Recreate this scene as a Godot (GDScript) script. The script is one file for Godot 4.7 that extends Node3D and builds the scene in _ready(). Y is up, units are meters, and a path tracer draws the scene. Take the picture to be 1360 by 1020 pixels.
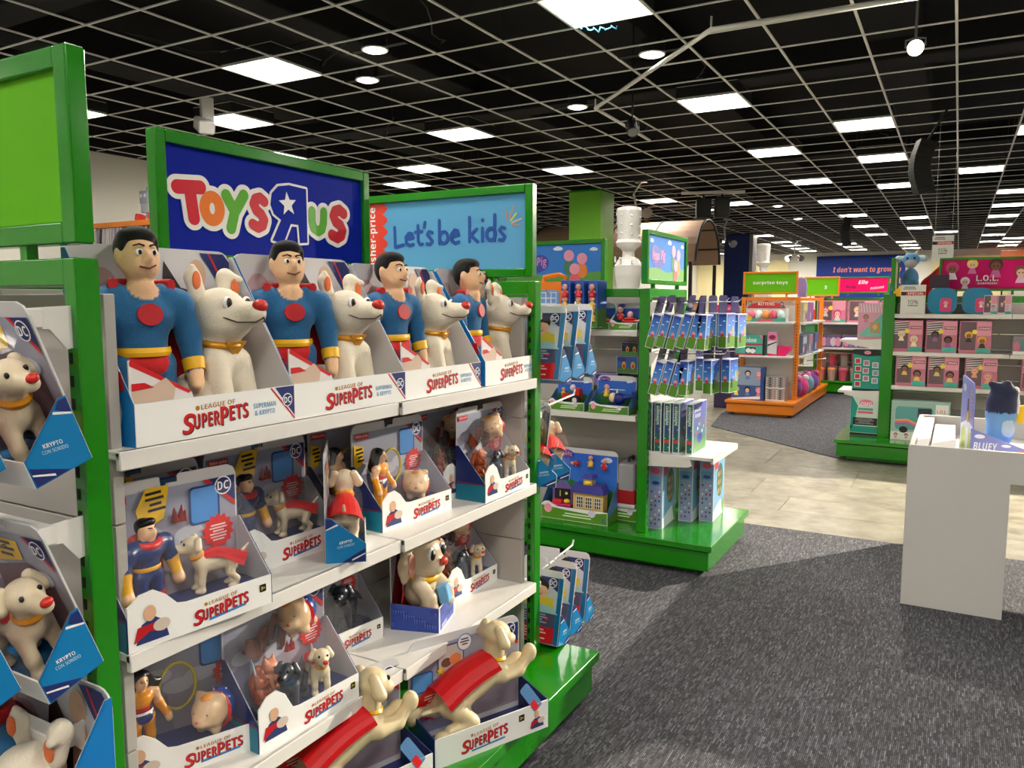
extends Node3D

# ---------------------------------------------------------------- mesh builder
class MB:
	var v := PackedVector3Array()
	var n := PackedVector3Array()
	var c := PackedColorArray()
	var ix := PackedInt32Array()
	var T := Transform3D.IDENTITY
	var col := Color(1, 1, 1)
	func paint(color: Color) -> MB:
		col = color.srgb_to_linear()
		return self
	func at(t: Transform3D) -> MB:
		T = t
		return self
	func tri(a: Vector3, b: Vector3, d: Vector3, na: Vector3, nb: Vector3, nd: Vector3) -> void:
		var i := v.size()
		a = T * a; b = T * b; d = T * d
		na = T.basis * na; nb = T.basis * nb; nd = T.basis * nd
		v.append(a); v.append(b); v.append(d)
		n.append(na.normalized()); n.append(nb.normalized()); n.append(nd.normalized())
		c.append(col); c.append(col); c.append(col)
		ix.append(i)
		if (b - a).cross(d - a).dot(na + nb + nd) > 0.0:
			ix.append(i + 2); ix.append(i + 1)
		else:
			ix.append(i + 1); ix.append(i + 2)
	func face(a: Vector3, b: Vector3, d: Vector3, e: Vector3, nn: Vector3) -> void:
		tri(a, b, d, nn, nn, nn)
		tri(a, d, e, nn, nn, nn)
	func box(ctr: Vector3, s: Vector3, bev := 0.0) -> MB:
		var h := s * 0.5
		bev = minf(bev, minf(h.x, minf(h.y, h.z)) * 0.9)
		for ax in 3:
			var u := (ax + 1) % 3
			var w := (ax + 2) % 3
			for sg in [-1.0, 1.0]:
				var nn := Vector3.ZERO
				nn[ax] = sg
				var q := []
				for k in [[-1, -1], [1, -1], [1, 1], [-1, 1]]:
					var p := Vector3.ZERO
					p[ax] = sg * h[ax]
					p[u] = k[0] * (h[u] - bev)
					p[w] = k[1] * (h[w] - bev)
					q.append(ctr + p)
				face(q[0], q[1], q[2], q[3], nn)
		if bev > 0.0:
			for ax in 3:
				var u := (ax + 1) % 3
				var w := (ax + 2) % 3
				for su in [-1.0, 1.0]:
					for sw in [-1.0, 1.0]:
						var n1 := Vector3.ZERO
						n1[u] = su
						var n2 := Vector3.ZERO
						n2[w] = sw
						var q := []
						for k in [[-1, 0], [1, 0], [1, 1], [-1, 1]]:
							var p := Vector3.ZERO
							p[ax] = k[0] * (h[ax] - bev)
							p[u] = su * (h[u] - (bev if k[1] == 1 else 0.0))
							p[w] = sw * (h[w] - (0.0 if k[1] == 1 else bev))
							q.append(ctr + p)
						tri(q[0], q[1], q[2], n1, n1, n2)
						tri(q[0], q[2], q[3], n1, n2, n2)
			for sx in [-1.0, 1.0]:
				for sy in [-1.0, 1.0]:
					for sz in [-1.0, 1.0]:
						var sg := Vector3(sx, sy, sz)
						var cc := ctr + sg * (h - Vector3.ONE * bev)
						tri(cc + Vector3(sx * bev, 0, 0), cc + Vector3(0, sy * bev, 0), cc + Vector3(0, 0, sz * bev), Vector3(sx, 0, 0), Vector3(0, sy, 0), Vector3(0, 0, sz))
		return self
	func ell(ctr: Vector3, r: Vector3, seg := 16, rings := 10) -> MB:
		for i in rings:
			var t0 := PI * i / rings
			var t1 := PI * (i + 1) / rings
			for j in seg:
				var p0 := TAU * j / seg
				var p1 := TAU * (j + 1) / seg
				var d := []
				for q in [[t0, p0], [t0, p1], [t1, p1], [t1, p0]]:
					d.append(Vector3(sin(q[0]) * cos(q[1]), cos(q[0]), sin(q[0]) * sin(q[1])))
				var nn := []
				for q in d:
					nn.append(Vector3(q.x / r.x, q.y / r.y, q.z / r.z))
				if i > 0:
					tri(ctr + d[0] * r, ctr + d[1] * r, ctr + d[2] * r, nn[0], nn[1], nn[2])
				if i < rings - 1:
					tri(ctr + d[0] * r, ctr + d[2] * r, ctr + d[3] * r, nn[0], nn[2], nn[3])
		return self
	func tube(pts: Array, r0: float, r1 := -1.0, seg := 8, caps := true) -> MB:
		if r1 < 0.0:
			r1 = r0
		var m := pts.size()
		var rings := []
		var side := Vector3.ZERO
		for i in m:
			var d: Vector3 = (pts[mini(i + 1, m - 1)] - pts[maxi(i - 1, 0)]).normalized()
			if side == Vector3.ZERO:
				side = d.cross(Vector3.UP if absf(d.y) < 0.9 else Vector3.RIGHT).normalized()
			side = (side - d * side.dot(d)).normalized()
			var up := side.cross(d)
			var rr := lerpf(r0, r1, float(i) / (m - 1))
			var ring := []
			for j in seg + 1:
				var a := TAU * j / seg
				var o := side * cos(a) + up * sin(a)
				ring.append([pts[i] + o * rr, o])
			rings.append(ring)
		for i in m - 1:
			for j in seg:
				var a = rings[i][j]
				var b = rings[i][j + 1]
				var d = rings[i + 1][j + 1]
				var e = rings[i + 1][j]
				tri(a[0], b[0], d[0], a[1], b[1], d[1])
				tri(a[0], d[0], e[0], a[1], d[1], e[1])
		if caps:
			for k in [0, m - 1]:
				var nn: Vector3 = (pts[k] - pts[1 if k == 0 else m - 2]).normalized()
				for j in seg:
					tri(pts[k], rings[k][j][0], rings[k][j + 1][0], nn, nn, nn)
		return self
	func lathe(prof: Array, seg := 24, flute := 0.0, flutes := 0, sz := 1.0) -> MB:   # prof: [radius, y]
		for i in prof.size() - 1:
			var a: Vector2 = prof[i]
			var b: Vector2 = prof[i + 1]
			var t := b - a
			var nr := Vector2(t.y, -t.x).normalized()
			if nr.x < 0.0 and absf(t.y) > 0.0001:
				nr = -nr
			if absf(t.y) <= 0.0001:
				nr = Vector2(0, 1 if i > prof.size() / 2 else -1)
			for j in seg:
				var q := []
				var m := []
				for k in [[a, j], [a, j + 1], [b, j + 1], [b, j]]:
					var an: float = TAU * k[1] / seg
					var f := 1.0 + flute * cos(an * flutes)
					q.append(Vector3(cos(an) * k[0].x * f, k[0].y, sin(an) * k[0].x * f * sz))
					m.append(Vector3(cos(an) * nr.x, nr.y, sin(an) * nr.x))
				tri(q[0], q[1], q[2], m[0], m[1], m[2])
				tri(q[0], q[2], q[3], m[0], m[2], m[3])
		return self
	func flat(poly: PackedVector2Array, z: float) -> MB:
		var t := Geometry2D.triangulate_polygon(poly)
		var nn := Vector3(0, 0, 1)
		for i in range(0, t.size(), 3):
			var a := poly[t[i]]
			var b := poly[t[i + 1]]
			var d := poly[t[i + 2]]
			tri(Vector3(a.x, a.y, z), Vector3(b.x, b.y, z), Vector3(d.x, d.y, z), nn, nn, nn)
		return self
	func prism(poly: PackedVector2Array, z0: float, z1: float) -> MB:
		flat(poly, z1)
		var t := Geometry2D.triangulate_polygon(poly)
		var nn := Vector3(0, 0, -1)
		for i in range(0, t.size(), 3):
			var a := poly[t[i]]
			var b := poly[t[i + 1]]
			var d := poly[t[i + 2]]
			tri(Vector3(a.x, a.y, z0), Vector3(b.x, b.y, z0), Vector3(d.x, d.y, z0), nn, nn, nn)
		var cw := Geometry2D.is_polygon_clockwise(poly)
		for i in poly.size():
			var a := poly[i]
			var b := poly[(i + 1) % poly.size()]
			var e := b - a
			var o := Vector3(e.y, -e.x, 0) * (-1.0 if cw else 1.0)
			face(Vector3(a.x, a.y, z0), Vector3(b.x, b.y, z0), Vector3(b.x, b.y, z1), Vector3(a.x, a.y, z1), o)
		return self
	func rect(x0: float, y0: float, x1: float, y1: float, z: float) -> MB:
		face(Vector3(x0, y0, z), Vector3(x1, y0, z), Vector3(x1, y1, z), Vector3(x0, y1, z), Vector3(0, 0, 1))
		return self
	func grad(x0: float, y0: float, x1: float, y1: float, z: float, low: Color, high: Color) -> MB:
		var i := v.size()
		rect(x0, y0, x1, y1, z)
		for k in range(i, v.size()):
			var f: float = ((T.affine_inverse() * v[k]).y - y0) / (y1 - y0)
			c[k] = low.srgb_to_linear().lerp(high.srgb_to_linear(), f)
		return self
	func disc(x: float, y: float, rx: float, ry: float, z: float, seg := 18) -> MB:
		var p := PackedVector2Array()
		for i in seg:
			p.append(Vector2(x + cos(TAU * i / seg) * rx, y + sin(TAU * i / seg) * ry))
		return flat(p, z)
	func burst(x: float, y: float, r: float, z: float, spikes := 14, inner := 0.82) -> MB:
		var p := PackedVector2Array()
		for i in spikes * 2:
			var rr := r * (1.0 if i % 2 == 0 else inner)
			p.append(Vector2(x + sin(PI * i / spikes) * rr, y + cos(PI * i / spikes) * rr))
		return flat(p, z)
	func add(o: MB) -> MB:
		var i := v.size()
		for k in o.v.size():
			v.append(T * o.v[k])
			n.append((T.basis * o.n[k]).normalized())
			c.append(o.c[k])
		for k in o.ix:
			ix.append(i + k)
		return self
	func mesh() -> ArrayMesh:
		var a := []
		a.resize(Mesh.ARRAY_MAX)
		a[Mesh.ARRAY_VERTEX] = v
		a[Mesh.ARRAY_NORMAL] = n
		a[Mesh.ARRAY_COLOR] = c
		a[Mesh.ARRAY_INDEX] = ix
		var m := ArrayMesh.new()
		m.add_surface_from_arrays(Mesh.PRIMITIVE_TRIANGLES, a)
		return m

# ---------------------------------------------------------------- small helpers
var M := {}
var used := {}
var glyphs := {}
var rng := RandomNumberGenerator.new()
const WHITE := Color(0.93, 0.93, 0.92)
const NAVY := Color(0.13, 0.17, 0.42)
const RED := Color(0.80, 0.10, 0.12)
const CREAM := Color(0.90, 0.85, 0.74)
const SKIN := Color(0.92, 0.74, 0.58)
const GREEN := Color(0.065, 0.46, 0.03)

func V(x, y, z) -> Vector3:
	return Vector3(x, y, z)

func P2(a: Array) -> PackedVector2Array:   # flat list of x, y
	var p := PackedVector2Array()
	for i in range(0, a.size(), 2):
		p.append(Vector2(a[i], a[i + 1]))
	return p

func rrect(x0: float, y0: float, x1: float, y1: float, r: float, corners := 15) -> PackedVector2Array:
	var p := PackedVector2Array()
	var cs := [[x1 - r, y1 - r, 0.0, x1, y1], [x0 + r, y1 - r, 0.5, x0, y1], [x0 + r, y0 + r, 1.0, x0, y0], [x1 - r, y0 + r, 1.5, x1, y0]]
	for k in 4:
		if corners & (1 << k):
			for i in 5:
				var a: float = PI * (cs[k][2] + 0.125 * i)
				p.append(Vector2(cs[k][0] + cos(a) * r, cs[k][1] + sin(a) * r))
		else:
			p.append(Vector2(cs[k][3], cs[k][4]))
	return p

func xf(pos: Vector3, ry := 0.0, rx := 0.0, rz := 0.0, s := 1.0) -> Transform3D:
	return Transform3D(Basis.from_euler(Vector3(deg_to_rad(rx), deg_to_rad(ry), deg_to_rad(rz))).scaled(Vector3.ONE * s), pos)

func mat(key: String, color: Color, rough := 0.5, metal := 0.0) -> StandardMaterial3D:
	if not M.has(key):
		var m := StandardMaterial3D.new()
		m.resource_name = key
		m.albedo_color = color
		m.roughness = rough
		m.metallic = metal
		M[key] = m
	return M[key]

func vmat(key: String, rough: float, bump := 0.0, scale := 60.0) -> StandardMaterial3D:
	var m := mat(key, Color.WHITE, rough)
	m.vertex_color_use_as_albedo = true
	if bump > 0.0:
		var t := NoiseTexture2D.new()
		t.width = 256
		t.height = 256
		t.seamless = true
		t.as_normal_map = true
		t.bump_strength = 6.0
		var f := FastNoiseLite.new()
		f.frequency = 0.06
		f.seed = 5
		t.noise = f
		m.normal_enabled = true
		m.normal_texture = t
		m.normal_scale = bump
		m.uv1_triplanar = true
		m.uv1_scale = Vector3.ONE * scale
	return m

func numbered(called: String) -> String:
	if not used.has(called):
		used[called] = 0
		return called
	used[called] += 1
	return "%s_%03d" % [called, used[called]]

func tag(o: Node3D, label: String, category: String, group := "", kind := "") -> Node3D:
	if label: o.set_meta("label", label)
	if category: o.set_meta("category", category)
	if group: o.set_meta("group", group)
	if kind: o.set_meta("kind", kind)
	return o

func thing(called: String, label: String, category: String, t := Transform3D.IDENTITY, group := "") -> Node3D:
	var o := Node3D.new()
	o.name = numbered(called)
	add_child(o)
	o.transform = t
	return tag(o, label, category, group)

func part(called: String, mb: MB, m: Material, parent: Node3D, t := Transform3D.IDENTITY) -> MeshInstance3D:
	var o := MeshInstance3D.new()
	o.mesh = mb.mesh()
	o.material_override = null
	o.mesh.surface_set_material(0, m)
	o.transform = t
	if parent == self:
		o.name = numbered(called)
		add_child(o)
	else:
		o.name = called
		parent.add_child(o, true)
	return o

func share(called: String, mesh: Mesh, parent: Node3D, t := Transform3D.IDENTITY) -> MeshInstance3D:
	var o := MeshInstance3D.new()
	o.mesh = mesh
	o.transform = t
	o.name = called
	parent.add_child(o, true)
	return o

func again(src: Node3D, t: Transform3D, label: String, group := "") -> Node3D:   # one more of a thing, with its parts
	var r: Node3D = src.duplicate()
	r.name = numbered(String(src.name).rstrip("0123456789").rstrip("_"))
	add_child(r)
	r.transform = t
	r.set_meta("label", label)
	if group: r.set_meta("group", group)
	return r

func hook_in(src: Node3D, called: String, parent: Node3D, t: Transform3D) -> Node3D:   # a copy of a figure as a part of a package
	var r: Node3D = src.duplicate()
	r.name = called
	parent.add_child(r, true)
	r.transform = t
	return r

# text is turned into flat coloured print (or thin raised letters when d > 0)
func glyph(s: String, font: String, bold: bool) -> Array:
	var key := s + "|" + font + str(bold)
	if not glyphs.has(key):
		var f := SystemFont.new()
		f.font_names = PackedStringArray([font])
		f.font_weight = 700 if bold else 400
		var tm := TextMesh.new()
		tm.font = f
		tm.text = s
		tm.font_size = 64
		tm.pixel_size = 1.0 / 46.0
		tm.depth = 0.0
		tm.curve_step = 2.0
		var a := tm.get_mesh_arrays()
		var pts: PackedVector3Array = a[Mesh.ARRAY_VERTEX]
		var nn: PackedVector3Array = a[Mesh.ARRAY_NORMAL]
		var idx: PackedInt32Array = a[Mesh.ARRAY_INDEX]
		var lo := Vector2(1e9, 1e9)
		var hi := -lo
		for p in pts:
			lo = lo.min(Vector2(p.x, p.y)); hi = hi.max(Vector2(p.x, p.y))
		var tris := PackedVector2Array()
		for k in range(0, idx.size(), 3):
			if nn[idx[k]].z > 0.5:
				for j in 3:
					tris.append(Vector2(pts[idx[k + j]].x, pts[idx[k + j]].y) - (lo + hi) * 0.5)
		glyphs[key] = [tris, hi - lo]
	return glyphs[key]

func text(mb: MB, s: String, x: float, y: float, z: float, w: float, h: float, color: Color, bold := true, shear := 0.0, font := "Droid Sans", rise := 0.0) -> void:
	var g := glyph(s, font, bold)
	mb.paint(color)
	var k := Vector2(w / g[1].x, h / g[1].y)
	var t: PackedVector2Array = g[0]
	var nn := Vector3(0, 0, 1)
	for i in range(0, t.size(), 3):
		var q := []
		for j in 3:
			var p := t[i + j] * k
			q.append(Vector3(x + p.x + p.y * shear, y + p.y + p.x * rise, z))
		mb.tri(q[0], q[1], q[2], nn, nn, nn)

# strokes with round ends, as polygons
func stroke(pts: PackedVector2Array, r: float) -> Array:
	var big := PackedVector2Array()
	for p in pts: big.append(p * 5000.0)
	return shrink(Geometry2D.offset_polyline(big, r * 5000.0, Geometry2D.JOIN_ROUND, Geometry2D.END_ROUND))

func shrink(list: Array) -> Array:   # the offsets are computed in fifths of a millimetre, so that round ends come out round
	var out := []
	for p in list:
		var q := PackedVector2Array()
		for v in p:
			var w: Vector2 = v / 5000.0
			if q.is_empty() or q[q.size() - 1].distance_to(w) > 0.0012: q.append(w)
		out.append(q)
	return out

func swell(poly: PackedVector2Array, r: float) -> Array:
	var big := PackedVector2Array()
	for p in poly: big.append(p * 5000.0)
	return shrink(Geometry2D.offset_polygon(big, r * 5000.0, Geometry2D.JOIN_ROUND))

func merged(list: Array) -> Array:   # union of overlapping polygons, holes left out
	var out := []
	for p in list:
		if Geometry2D.is_polygon_clockwise(p): continue
		var cur: PackedVector2Array = p
		var again_ := true
		while again_:
			again_ = false
			for q in out:
				var ca := PackedVector2Array()
				var cb := PackedVector2Array()
				for v in cur: ca.append(v * 5000.0)
				for v in q: cb.append(v * 5000.0)
				var solid := []
				for x in Geometry2D.merge_polygons(ca, cb):
					if not Geometry2D.is_polygon_clockwise(x): solid.append(fine(x))
				if solid.size() == 1:
					cur = solid[0]
					out.erase(q)
					again_ = true
					break
		out.append(cur)
	return out

func fine(x: PackedVector2Array) -> PackedVector2Array:
	var q := PackedVector2Array()
	for v in x: q.append(v / 5000.0)
	return q

func arc(cx: float, cy: float, rx: float, ry: float, a0: float, a1: float, m := 14) -> PackedVector2Array:
	var p := PackedVector2Array()
	for i in m + 1:
		var a := deg_to_rad(lerpf(a0, a1, float(i) / m))
		p.append(Vector2(cx + cos(a) * rx, cy + sin(a) * ry))
	return p

func ink(mb: MB, polys: Array, z0: float, z1: float) -> void:   # polygons with holes (clockwise ones) printed or raised
	var outer := []
	var holes := []
	for p in polys:
		if Geometry2D.is_polygon_clockwise(p): holes.append(p)
		else: outer.append(p)
	for p in outer:
		var q: PackedVector2Array = p
		for h in holes:
			if Geometry2D.is_point_in_polygon(h[0], p):
				q = bridge(q, h)
		if z1 > z0: mb.prism(q, z0, z1)
		else: mb.flat(q, z0)

func bridge(p: PackedVector2Array, h: PackedVector2Array) -> PackedVector2Array:
	var bi := 0
	var bj := 0
	var best := 1e18
	for i in p.size():
		for j in h.size():
			var d := p[i].distance_squared_to(h[j])
			if d < best:
				best = d; bi = i; bj = j
	var r := PackedVector2Array()
	for i in bi + 1: r.append(p[i])
	var e := (h[bj] - p[bi]).normalized().orthogonal() * 0.00002
	for j in h.size() + 1: r.append(h[(bj + j) % h.size()] + (e if j == h.size() else Vector2.ZERO))
	r.append(p[bi] + e)
	for i in range(bi + 1, p.size()): r.append(p[i])
	return r

# ---------------------------------------------------------------- soft bodies: a smooth field of tapered limbs, meshed with surface nets
func bone(a: Vector3, b: Vector3, ra: float, rb: float, color: Color) -> Array:
	return [a, b, ra, rb, color, Vector3.ZERO]

func lump(a: Vector3, r: Vector3, color: Color) -> Array:
	return [a, a, 0.0, 0.0, color, r]

func blob(bones: Array, cell: float, k: float) -> MB:
	var lo := Vector3.ONE * 1e9
	var hi := -lo
	for b in bones:
		var r: Vector3 = b[5] if b[5] != Vector3.ZERO else Vector3.ONE * maxf(b[2], b[3])
		lo = lo.min(b[0] - r).min(b[1] - r); hi = hi.max(b[0] + r).max(b[1] + r)
	lo -= Vector3.ONE * cell * 2.5
	hi += Vector3.ONE * cell * 2.5
	var nx := int((hi.x - lo.x) / cell) + 2
	var ny := int((hi.y - lo.y) / cell) + 2
	var nz := int((hi.z - lo.z) / cell) + 2
	var f := PackedFloat32Array()
	f.resize(nx * ny * nz)
	f.fill(1.0)
	var own := PackedInt32Array()
	own.resize(nx * ny * nz)
	var raw := PackedFloat32Array()
	raw.resize(nx * ny * nz)
	raw.fill(1.0)
	var reach := k + cell * 2.0
	for bi in bones.size():
		var b = bones[bi]
		var pa: Vector3 = b[0]
		var ab: Vector3 = b[1] - b[0]
		var l2 := maxf(ab.length_squared(), 1e-12)
		var ra: float = b[2]
		var dr: float = b[3] - b[2]
		var er: Vector3 = b[5]
		var is_e := er != Vector3.ZERO
		var mr := minf(er.x, minf(er.y, er.z))
		var rr := er if is_e else Vector3.ONE * maxf(b[2], b[3])
		var l: Vector3 = pa.min(b[1]) - rr - Vector3.ONE * reach - lo
		var h: Vector3 = pa.max(b[1]) + rr + Vector3.ONE * reach - lo
		for iz in range(maxi(0, int(l.z / cell)), mini(nz, int(h.z / cell) + 2)):
			for iy in range(maxi(0, int(l.y / cell)), mini(ny, int(h.y / cell) + 2)):
				var at := (iz * ny + iy) * nx
				for ixx in range(maxi(0, int(l.x / cell)), mini(nx, int(h.x / cell) + 2)):
					var p := lo + Vector3(ixx, iy, iz) * cell - pa
					var d: float
					if is_e:
						d = ((p / er).length() - 1.0) * mr
					else:
						var t := clampf(p.dot(ab) / l2, 0.0, 1.0)
						d = (p - ab * t).length() - ra - dr * t
					var i := at + ixx
					if d < raw[i]:
						raw[i] = d
						own[i] = bi
					var o := f[i]
					var hh := maxf(k - absf(o - d), 0.0) / k
					f[i] = minf(o, d) - hh * hh * k * 0.25
	var mb := MB.new()
	var vid := PackedInt32Array()
	vid.resize(nx * ny * nz)
	vid.fill(-1)
	var sy := nx
	var sz := nx * ny
	var cols := []
	for b in bones:
		cols.append((b[4] as Color).srgb_to_linear())
	for iz in nz - 1:
		for iy in ny - 1:
			var at := (iz * ny + iy) * nx
			for ixx in nx - 1:
				var i := at + ixx
				var f0 := f[i]; var f1 := f[i + 1]; var f2 := f[i + sy]; var f3 := f[i + sy + 1]
				var f4 := f[i + sz]; var f5 := f[i + sz + 1]; var f6 := f[i + sz + sy]; var f7 := f[i + sz + sy + 1]
				var neg := int(f0 < 0) + int(f1 < 0) + int(f2 < 0) + int(f3 < 0) + int(f4 < 0) + int(f5 < 0) + int(f6 < 0) + int(f7 < 0)
				if neg == 0 or neg == 8:
					continue
				var s := Vector3.ZERO
				var cnt := 0
				if (f0 < 0) != (f1 < 0): s += Vector3(f0 / (f0 - f1), 0, 0); cnt += 1
				if (f2 < 0) != (f3 < 0): s += Vector3(f2 / (f2 - f3), 1, 0); cnt += 1
				if (f4 < 0) != (f5 < 0): s += Vector3(f4 / (f4 - f5), 0, 1); cnt += 1
				if (f6 < 0) != (f7 < 0): s += Vector3(f6 / (f6 - f7), 1, 1); cnt += 1
				if (f0 < 0) != (f2 < 0): s += Vector3(0, f0 / (f0 - f2), 0); cnt += 1
				if (f1 < 0) != (f3 < 0): s += Vector3(1, f1 / (f1 - f3), 0); cnt += 1
				if (f4 < 0) != (f6 < 0): s += Vector3(0, f4 / (f4 - f6), 1); cnt += 1
				if (f5 < 0) != (f7 < 0): s += Vector3(1, f5 / (f5 - f7), 1); cnt += 1
				if (f0 < 0) != (f4 < 0): s += Vector3(0, 0, f0 / (f0 - f4)); cnt += 1
				if (f1 < 0) != (f5 < 0): s += Vector3(1, 0, f1 / (f1 - f5)); cnt += 1
				if (f2 < 0) != (f6 < 0): s += Vector3(0, 1, f2 / (f2 - f6)); cnt += 1
				if (f3 < 0) != (f7 < 0): s += Vector3(1, 1, f3 / (f3 - f7)); cnt += 1
				vid[i] = mb.v.size()
				mb.v.append(lo + (Vector3(ixx, iy, iz) + s / cnt) * cell)
				mb.n.append(Vector3(f1 + f3 + f5 + f7 - f0 - f2 - f4 - f6, f2 + f3 + f6 + f7 - f0 - f1 - f4 - f5, f4 + f5 + f6 + f7 - f0 - f1 - f2 - f3).normalized())
				var near := i
				var bd := raw[i]
				for o in [1, sy, sy + 1, sz, sz + 1, sz + sy, sz + sy + 1]:
					if raw[i + o] < bd:
						bd = raw[i + o]; near = i + o
				mb.c.append(cols[own[near]])
	for iz in range(1, nz - 1):
		for iy in range(1, ny - 1):
			var at := (iz * ny + iy) * nx
			for ixx in range(1, nx - 1):
				var i := at + ixx
				var s0 := f[i] < 0
				for q in [[1, sy, sz], [sy, sz, 1], [sz, 1, sy]]:
					if s0 != (f[i + q[0]] < 0):
						var a := vid[i]
						var b := vid[i - q[1]]
						var d := vid[i - q[1] - q[2]]
						var e := vid[i - q[2]]
						if a < 0 or b < 0 or d < 0 or e < 0: continue
						if s0: mb.ix.append_array([a, d, b, a, e, d])
						else: mb.ix.append_array([a, b, d, a, d, e])
	return mb

# ---------------------------------------------------------------- the scene
func _ready() -> void:
	# camera
	var cam := Camera3D.new()
	cam.name = "camera"
	cam.fov = 51.88
	cam.position = Vector3(0, 1.45, 0)
	cam.rotation_degrees = Vector3(-5.943, 29.378, 0)
	cam.near = 0.05
	cam.far = 120.0
	cam.current = true
	add_child(cam)
	# air and exposure: a closed room, so the background is only a faint grey beyond the walls
	var we := WorldEnvironment.new()
	we.name = "world_environment"
	var env := Environment.new()
	env.background_mode = Environment.BG_COLOR
	env.background_color = Color(0.05, 0.05, 0.06)
	env.tonemap_mode = Environment.TONE_MAPPER_LINEAR
	env.tonemap_exposure = 3.4
	env.sdfgi_enabled = true
	env.ssao_enabled = true
	env.ssil_enabled = true
	we.environment = env
	add_child(we)
	# lamp strengths, used by the builders of the lamps below
	panel_energy = 1.15
	down_energy = 0.5
	spot_energy = 24.0
	lamp_color = Color(1.0, 0.975, 0.93)
	rng.seed = 11
	build_materials()
	build_figures()
	make_packs()
	build_room()
	build_ceiling()
	build_near_gondola()
	build_near_toys()
	build_second_gondola()
	build_table()
	build_orange_gondola()
	build_doll_gondola()
	build_pink_gondola()
	build_background()
	for k in F: F[k].free()

var panel_energy := 1.0
var down_energy := 1.0
var spot_energy := 1.0
var lamp_color := Color.WHITE

func build_materials() -> void:
	M.plush = vmat("plush", 0.85, 0.35, 9.0)
	M.plush.rim_enabled = true
	M.plush.rim = 0.25
	M.satin = vmat("satin", 0.45)
	M.gold = vmat("gold", 0.32)
	M.gold.metallic = 0.35
	M.plastic = vmat("plastic", 0.32)
	M.gloss = vmat("gloss", 0.14)
	M.card = vmat("card", 0.42)
	M.print = vmat("print", 0.38)
	M.matte = vmat("matte", 0.8)
	M.sign = vmat("sign_face", 0.65)
	M.sign.metallic_specular = 0.25
	M.paint = vmat("enamel", 0.18)
	M.shelf = mat("shelf_white", Color(0.86, 0.85, 0.83), 0.38)
	M.panel = mat("panel_grey", Color(0.66, 0.64, 0.62), 0.55)
	M.green = mat("green_enamel", Color(0.09, 0.50, 0.005), 0.2)
	M.green.clearcoat_enabled = true
	M.green.clearcoat = 0.5
	M.green.clearcoat_roughness = 0.12
	M.orange = mat("orange_enamel", Color(0.86, 0.48, 0.09), 0.3)
	M.black = mat("black_void", Color(0.035, 0.035, 0.045), 0.95)
	M.slot = mat("slot_dark", Color(0.01, 0.015, 0.01), 0.9)
	M.chrome = mat("chrome", Color(0.75, 0.75, 0.77), 0.22, 0.9)
	M.white_plastic = mat("white_plastic", Color(0.86, 0.85, 0.84), 0.14)
	M.bar = mat("grid_paint", Color(0.90, 0.89, 0.87), 0.45)
	M.dark = mat("dark_metal", Color(0.035, 0.035, 0.04), 0.6)
	M.wall = mat("wall_paint", Color(0.87, 0.86, 0.82), 0.8)
	var c := mat("clear_plastic", Color(0.97, 0.98, 1.0, 0.04), 0.06)
	c.metallic_specular = 0.2
	c.transparency = BaseMaterial3D.TRANSPARENCY_ALPHA
	c.cull_mode = BaseMaterial3D.CULL_DISABLED
	M.clear = c

func build_figures() -> void:
	F.doll = make_plush_doll()
	F.plush_dog = make_plush_dog()
	F.man = make_figure()
	F.woman = make_woman()
	F.dog = make_dog(Color(0.86, 0.80, 0.68), Color(0.80, 0.08, 0.09), Color(0.88, 0.58, 0.12))
	F.grey_dog = make_dog(Color(0.22, 0.25, 0.28), Color(0, 0, 0, 0), Color(0.15, 0.35, 0.5))
	F.dark_dog = make_dog(Color(0.10, 0.12, 0.17), Color(0.13, 0.16, 0.24), Color(0.1, 0.1, 0.12))
	F.pet = make_round_pet()
	F.kitten = make_small_pet("toy_kitten", Color(0.85, 0.55, 0.42), 0.5)
	F.squirrel = make_small_pet("toy_squirrel", Color(0.62, 0.26, 0.10), 1.4)
	F.leaper = make_leaping_dog()
	F.puppy = make_puppy()
	F.peg_pink = make_peg_doll(Color(0.80, 0.12, 0.16))
	F.peg_yellow = make_peg_doll(Color(0.90, 0.75, 0.25))

func wm(o: Node3D) -> MB:   # a builder that takes world coordinates for parts of o
	return MB.new().at(o.transform.affine_inverse())

func bx(o: Node3D, called: String, a: Vector3, b: Vector3, m: Material, bev := 0.003) -> MeshInstance3D:   # box between two corners, world coordinates
	return part(called, wm(o).box((a + b) * 0.5, (b - a).abs(), bev), m, o)

# ---------------------------------------------------------------- room
func noise_tex(freq: float, ramp: Array, sd: int, octs := 4, size := 512) -> NoiseTexture2D:
	var t := NoiseTexture2D.new()
	t.width = size
	t.height = size
	t.seamless = true
	var f := FastNoiseLite.new()
	f.seed = sd
	f.frequency = freq
	f.fractal_octaves = octs
	t.noise = f
	var g := Gradient.new()
	g.offsets = PackedFloat32Array([0.0, 0.5, 1.0])
	g.colors = PackedColorArray(ramp)
	t.color_ramp = g
	return t

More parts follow.
